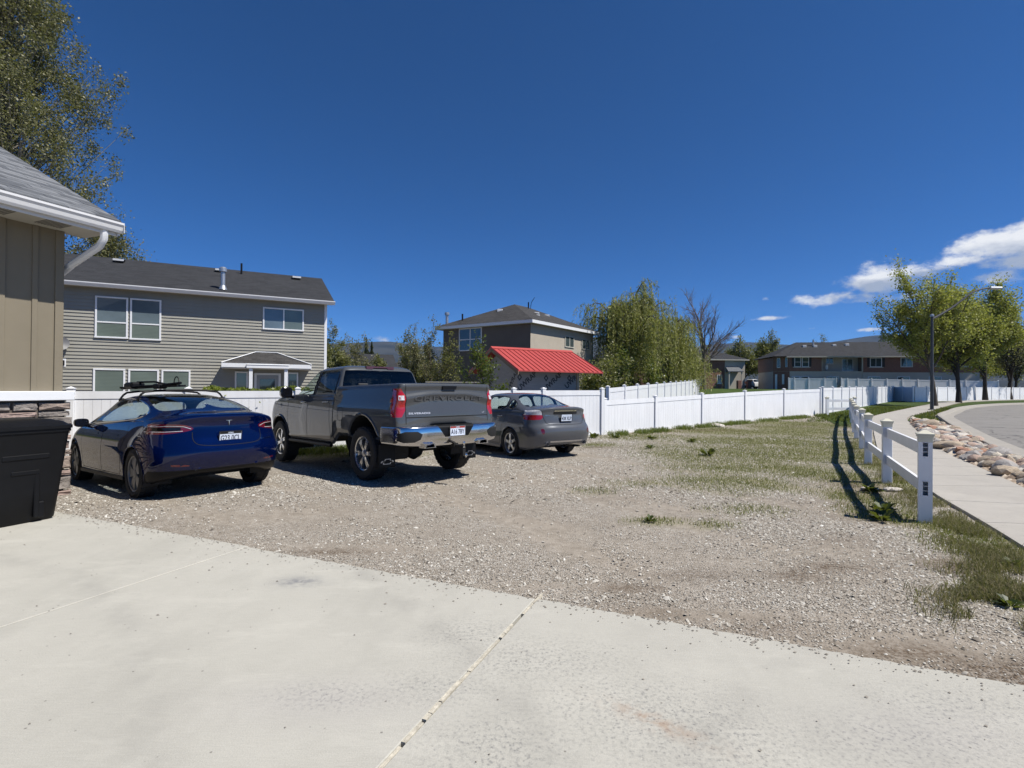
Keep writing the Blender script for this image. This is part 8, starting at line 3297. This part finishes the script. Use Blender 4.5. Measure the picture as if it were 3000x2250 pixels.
def rocks():
    import bmesh
    rnd = random.Random(12)
    mats = [simple('rock_%s' % k, c, .9, .25, 5.0, bstr=.6, bscale=30.0, bdist=.02) for k, c in (('cream', (.54, .48, .39)), ('pink', (.46, .34, .27)), ('tan', (.42, .34, .25)), ('grey', (.36, .335, .31)), ('rust', (.38, .21, .14)), ('pale', (.60, .55, .48)))]
    protos = []
    for k in range(10):
        bm = bmesh.new()
        bmesh.ops.create_icosphere(bm, subdivisions=2, radius=1.0)
        off = Vector((rnd.uniform(0, 50), rnd.uniform(0, 50), rnd.uniform(0, 50)))
        from mathutils import noise as mn
        for v in bm.verts:
            q = v.co.copy()
            d = 1 + .38 * mn.noise(q * .9 + off) + .14 * mn.noise(q * 2.3 + off)
            # knock flats on it
            for pl in range(3):
                pn = Vector((math.sin(k * 3 + pl * 2), math.cos(k * 2 + pl), math.sin(pl * 1.7 + k))).normalized()
                lim = .72
                if q.dot(pn) * d > lim:
                    d *= lim / (q.dot(pn) * d) * .6 + .4
            v.co = q * d
        me = bpy.data.meshes.new('rock')
        bm.to_mesh(me)
        bm.free()
        me.polygons.foreach_set('use_smooth', [True] * len(me.polygons))
        me.set_sharp_from_angle(angle=math.radians(30))
        me.materials.append(mats[k % len(mats)])
        protos.append(me)
    sr, ko = np.array(SR), np.array(KO)
    placed = []
    tries = 0
    while len(placed) < 300 and tries < 60000:
        tries += 1
        y = 8.2 + 16.6 * rnd.random() ** 1.15
        xa = float(np.interp(y, sr[:, 1], sr[:, 0])) + .12
        xb = float(np.interp(y, ko[:, 1], ko[:, 0])) - .10
        if y > 21:
            xb = xa + (xb - xa) * (1 - (y - 21) / 5)
        x = rnd.uniform(xa, xb)
        if x > y * 1.03 + .3 or xb - xa < .1:
            continue
        s = .105 * math.exp(rnd.gauss(0, .36)) + .03
        s = min(s, .26)
        if any((x - a) ** 2 + (y - b) ** 2 < (.76 * (s + q)) ** 2 for a, b, q in placed):
            continue
        placed.append((x, y, s))
        o = bpy.data.objects.new('rock', rnd.choice(protos))
        COL.objects.link(o)
        o.location = (x, y, float(gz(x, y)) + s * .34 + rnd.uniform(0, .07))
        o.rotation_euler = (rnd.uniform(-.35, .35), rnd.uniform(-.35, .35), rnd.uniform(0, 6.28))
        o.scale = (s * rnd.uniform(1.05, 1.5), s * rnd.uniform(.85, 1.15), s * rnd.uniform(.6, 1.0))
        tag(o, 'rounded rock in the rock bed between footpath and kerb', 'rock', 'rocks along the kerb')
    for (x, y, s, lab) in ((5.62, 8.05, .085, 'small pale rock under the rail fence, nearest the second post'), (5.95, 8.0, .09, 'yellowish rock lying between fence and footpath'), (8.5, 21.1, .2, 'flat stone at the foot of the lower white fence')):
        o = bpy.data.objects.new('rock', protos[5])
        COL.objects.link(o)
        o.location = (x, y, float(gz(x, y)) + s * .25)
        o.scale = (s * 1.6, s, s * .45)
        o.rotation_euler = (0, 0, x)
        tag(o, lab, 'rock')
    # small stones and soil between the rocks
    rng = np.random.default_rng(5)
    n = 11000
    Y = rng.uniform(7.6, 25, n)
    xa = np.interp(Y, sr[:, 1], sr[:, 0]) + .03
    xb = np.interp(Y, ko[:, 1], ko[:, 0]) - .03
    xb = np.where(Y > 21, xa + (xb - xa) * np.clip(1 - (Y - 21) / 5, 0, 1), xb)
    X = xa + (xb - xa) * rng.random(n)
    C = np.stack([X, Y, gz(X, Y) + .012], 1)
    s = .052 * np.exp(rng.normal(0, .35, n))
    a = rng.random(n) * np.pi
    e = np.stack([np.cos(a), np.sin(a), 0 * a], 1) * (s * 1.3)[:, None]
    f = np.stack([-np.sin(a), np.cos(a), 0 * a], 1) * s[:, None]
    up = np.stack([0 * s, 0 * s, s * .8], 1)
    V = np.stack([C + e, C + f, C - e, C - f, C + up, C - up], 1).reshape(-1, 3)
    T = np.array([[0, 1, 4], [1, 2, 4], [2, 3, 4], [3, 0, 4]])
    m, nt, bs = new_mat('rock_bed_chips')
    nt.links.new(ramp(nt, geo(nt).outputs['Random Per Island'], [(0, (.14, .10, .07)), (.4, (.30, .23, .17)), (.8, (.44, .36, .28)), (1, (.55, .50, .42))]), bs.inputs['Base Color'])
    bs.inputs['Roughness'].default_value = .9
    tag(link_mesh('rock_bed_chips', np_mesh('rock_bed_chips', V, (np.arange(n)[:, None, None] * 6 + T[None]).reshape(-1, 3)), m), 'small stones filling the gaps of the rock bed', kind='stuff')


rocks()

_w = paint('white_car_paint', (.72, .73, .74), 0.0, .35, .0)
_o = pickup('white_pickup_truck', (38.2, 85.5, float(gz(38.2, 85.5))), .42, 0.0, _w, False)
_o.scale = (.86, .86, .86)
tag(_o, 'white pickup truck parked far off between the two townhouses', 'pickup truck')


def hills():
    az = np.radians(np.linspace(-75, 75, 220))
    ds = np.array([900, 1400, 1900, 2400, 2900, 3300, 3700, 4100])
    A, D = np.meshgrid(az, ds)
    rise = np.array([0, 13, 48, 104, 172, 248, 312, 342])[:, None]
    prof = 1 + .10 * np.sin(A * 5 + 1.0) + .06 * np.sin(A * 13) + .05 * np.sin(A * 29 + 2)
    bump_ = (vnoise(A * 900, D, 140, 5) - .5) * .22 + (vnoise(A * 2600, D, 160, 6) - .5) * .12
    Z = rise * (prof + bump_ * np.linspace(1, .25, 8)[:, None])
    # a second shoulder to the right
    Z *= 1 + .05 * np.exp(-((A - .75) / .12) ** 2)
    X, Y = D * np.sin(A), D * np.cos(A)
    idx = np.arange(A.size).reshape(A.shape)
    F = np.stack([idx[:-1, :-1], idx[:-1, 1:], idx[1:, 1:], idx[1:, :-1]], -1).reshape(-1, 4)[:, ::-1]
    m, nt, b = new_mat('haze_toned_hillside')
    P = geo(nt).outputs['Position']
    c = ramp(nt, nz(nt, .006, 6, .65, P), [(.35, (.030, .036, .038)), (.6, (.058, .062, .062))])  # blue-grey of the distance haze is partly put into the hill colour
    nt.links.new(c, b.inputs['Base Color'])
    b.inputs['Roughness'].default_value = 1.0
    b.inputs['Specular IOR Level'].default_value = 0.0
    me = np_mesh('hills', np.stack([X, Y, Z - 2], -1).reshape(-1, 3), F, True)
    tag(link_mesh('hills', me, m), 'long low blue-grey mountain ridge on the horizon', kind='structure')


hills()


def haze():
    """one closed box of thin air round the whole scene"""
    mb = MB()
    mb.box(-4600, 4600, -60, 4600, -12, 520)
    m = bpy.data.materials.new('thin_blue_air')
    m.use_nodes = True
    nt = m.node_tree
    nt.nodes.clear()
    out = nt.nodes.new('ShaderNodeOutputMaterial')
    vol = nt.nodes.new('ShaderNodeVolumePrincipled')
    vol.inputs['Color'].default_value = (.40, .62, 1.0, 1)
    vol.inputs['Density'].default_value = .00006
    vol.inputs['Anisotropy'].default_value = .2
    nt.links.new(vol.outputs[0], out.inputs['Volume'])
    o = mb.build('haze', m)
    tag(o, 'thin bluish air fading the far ridge', kind='stuff')


haze()
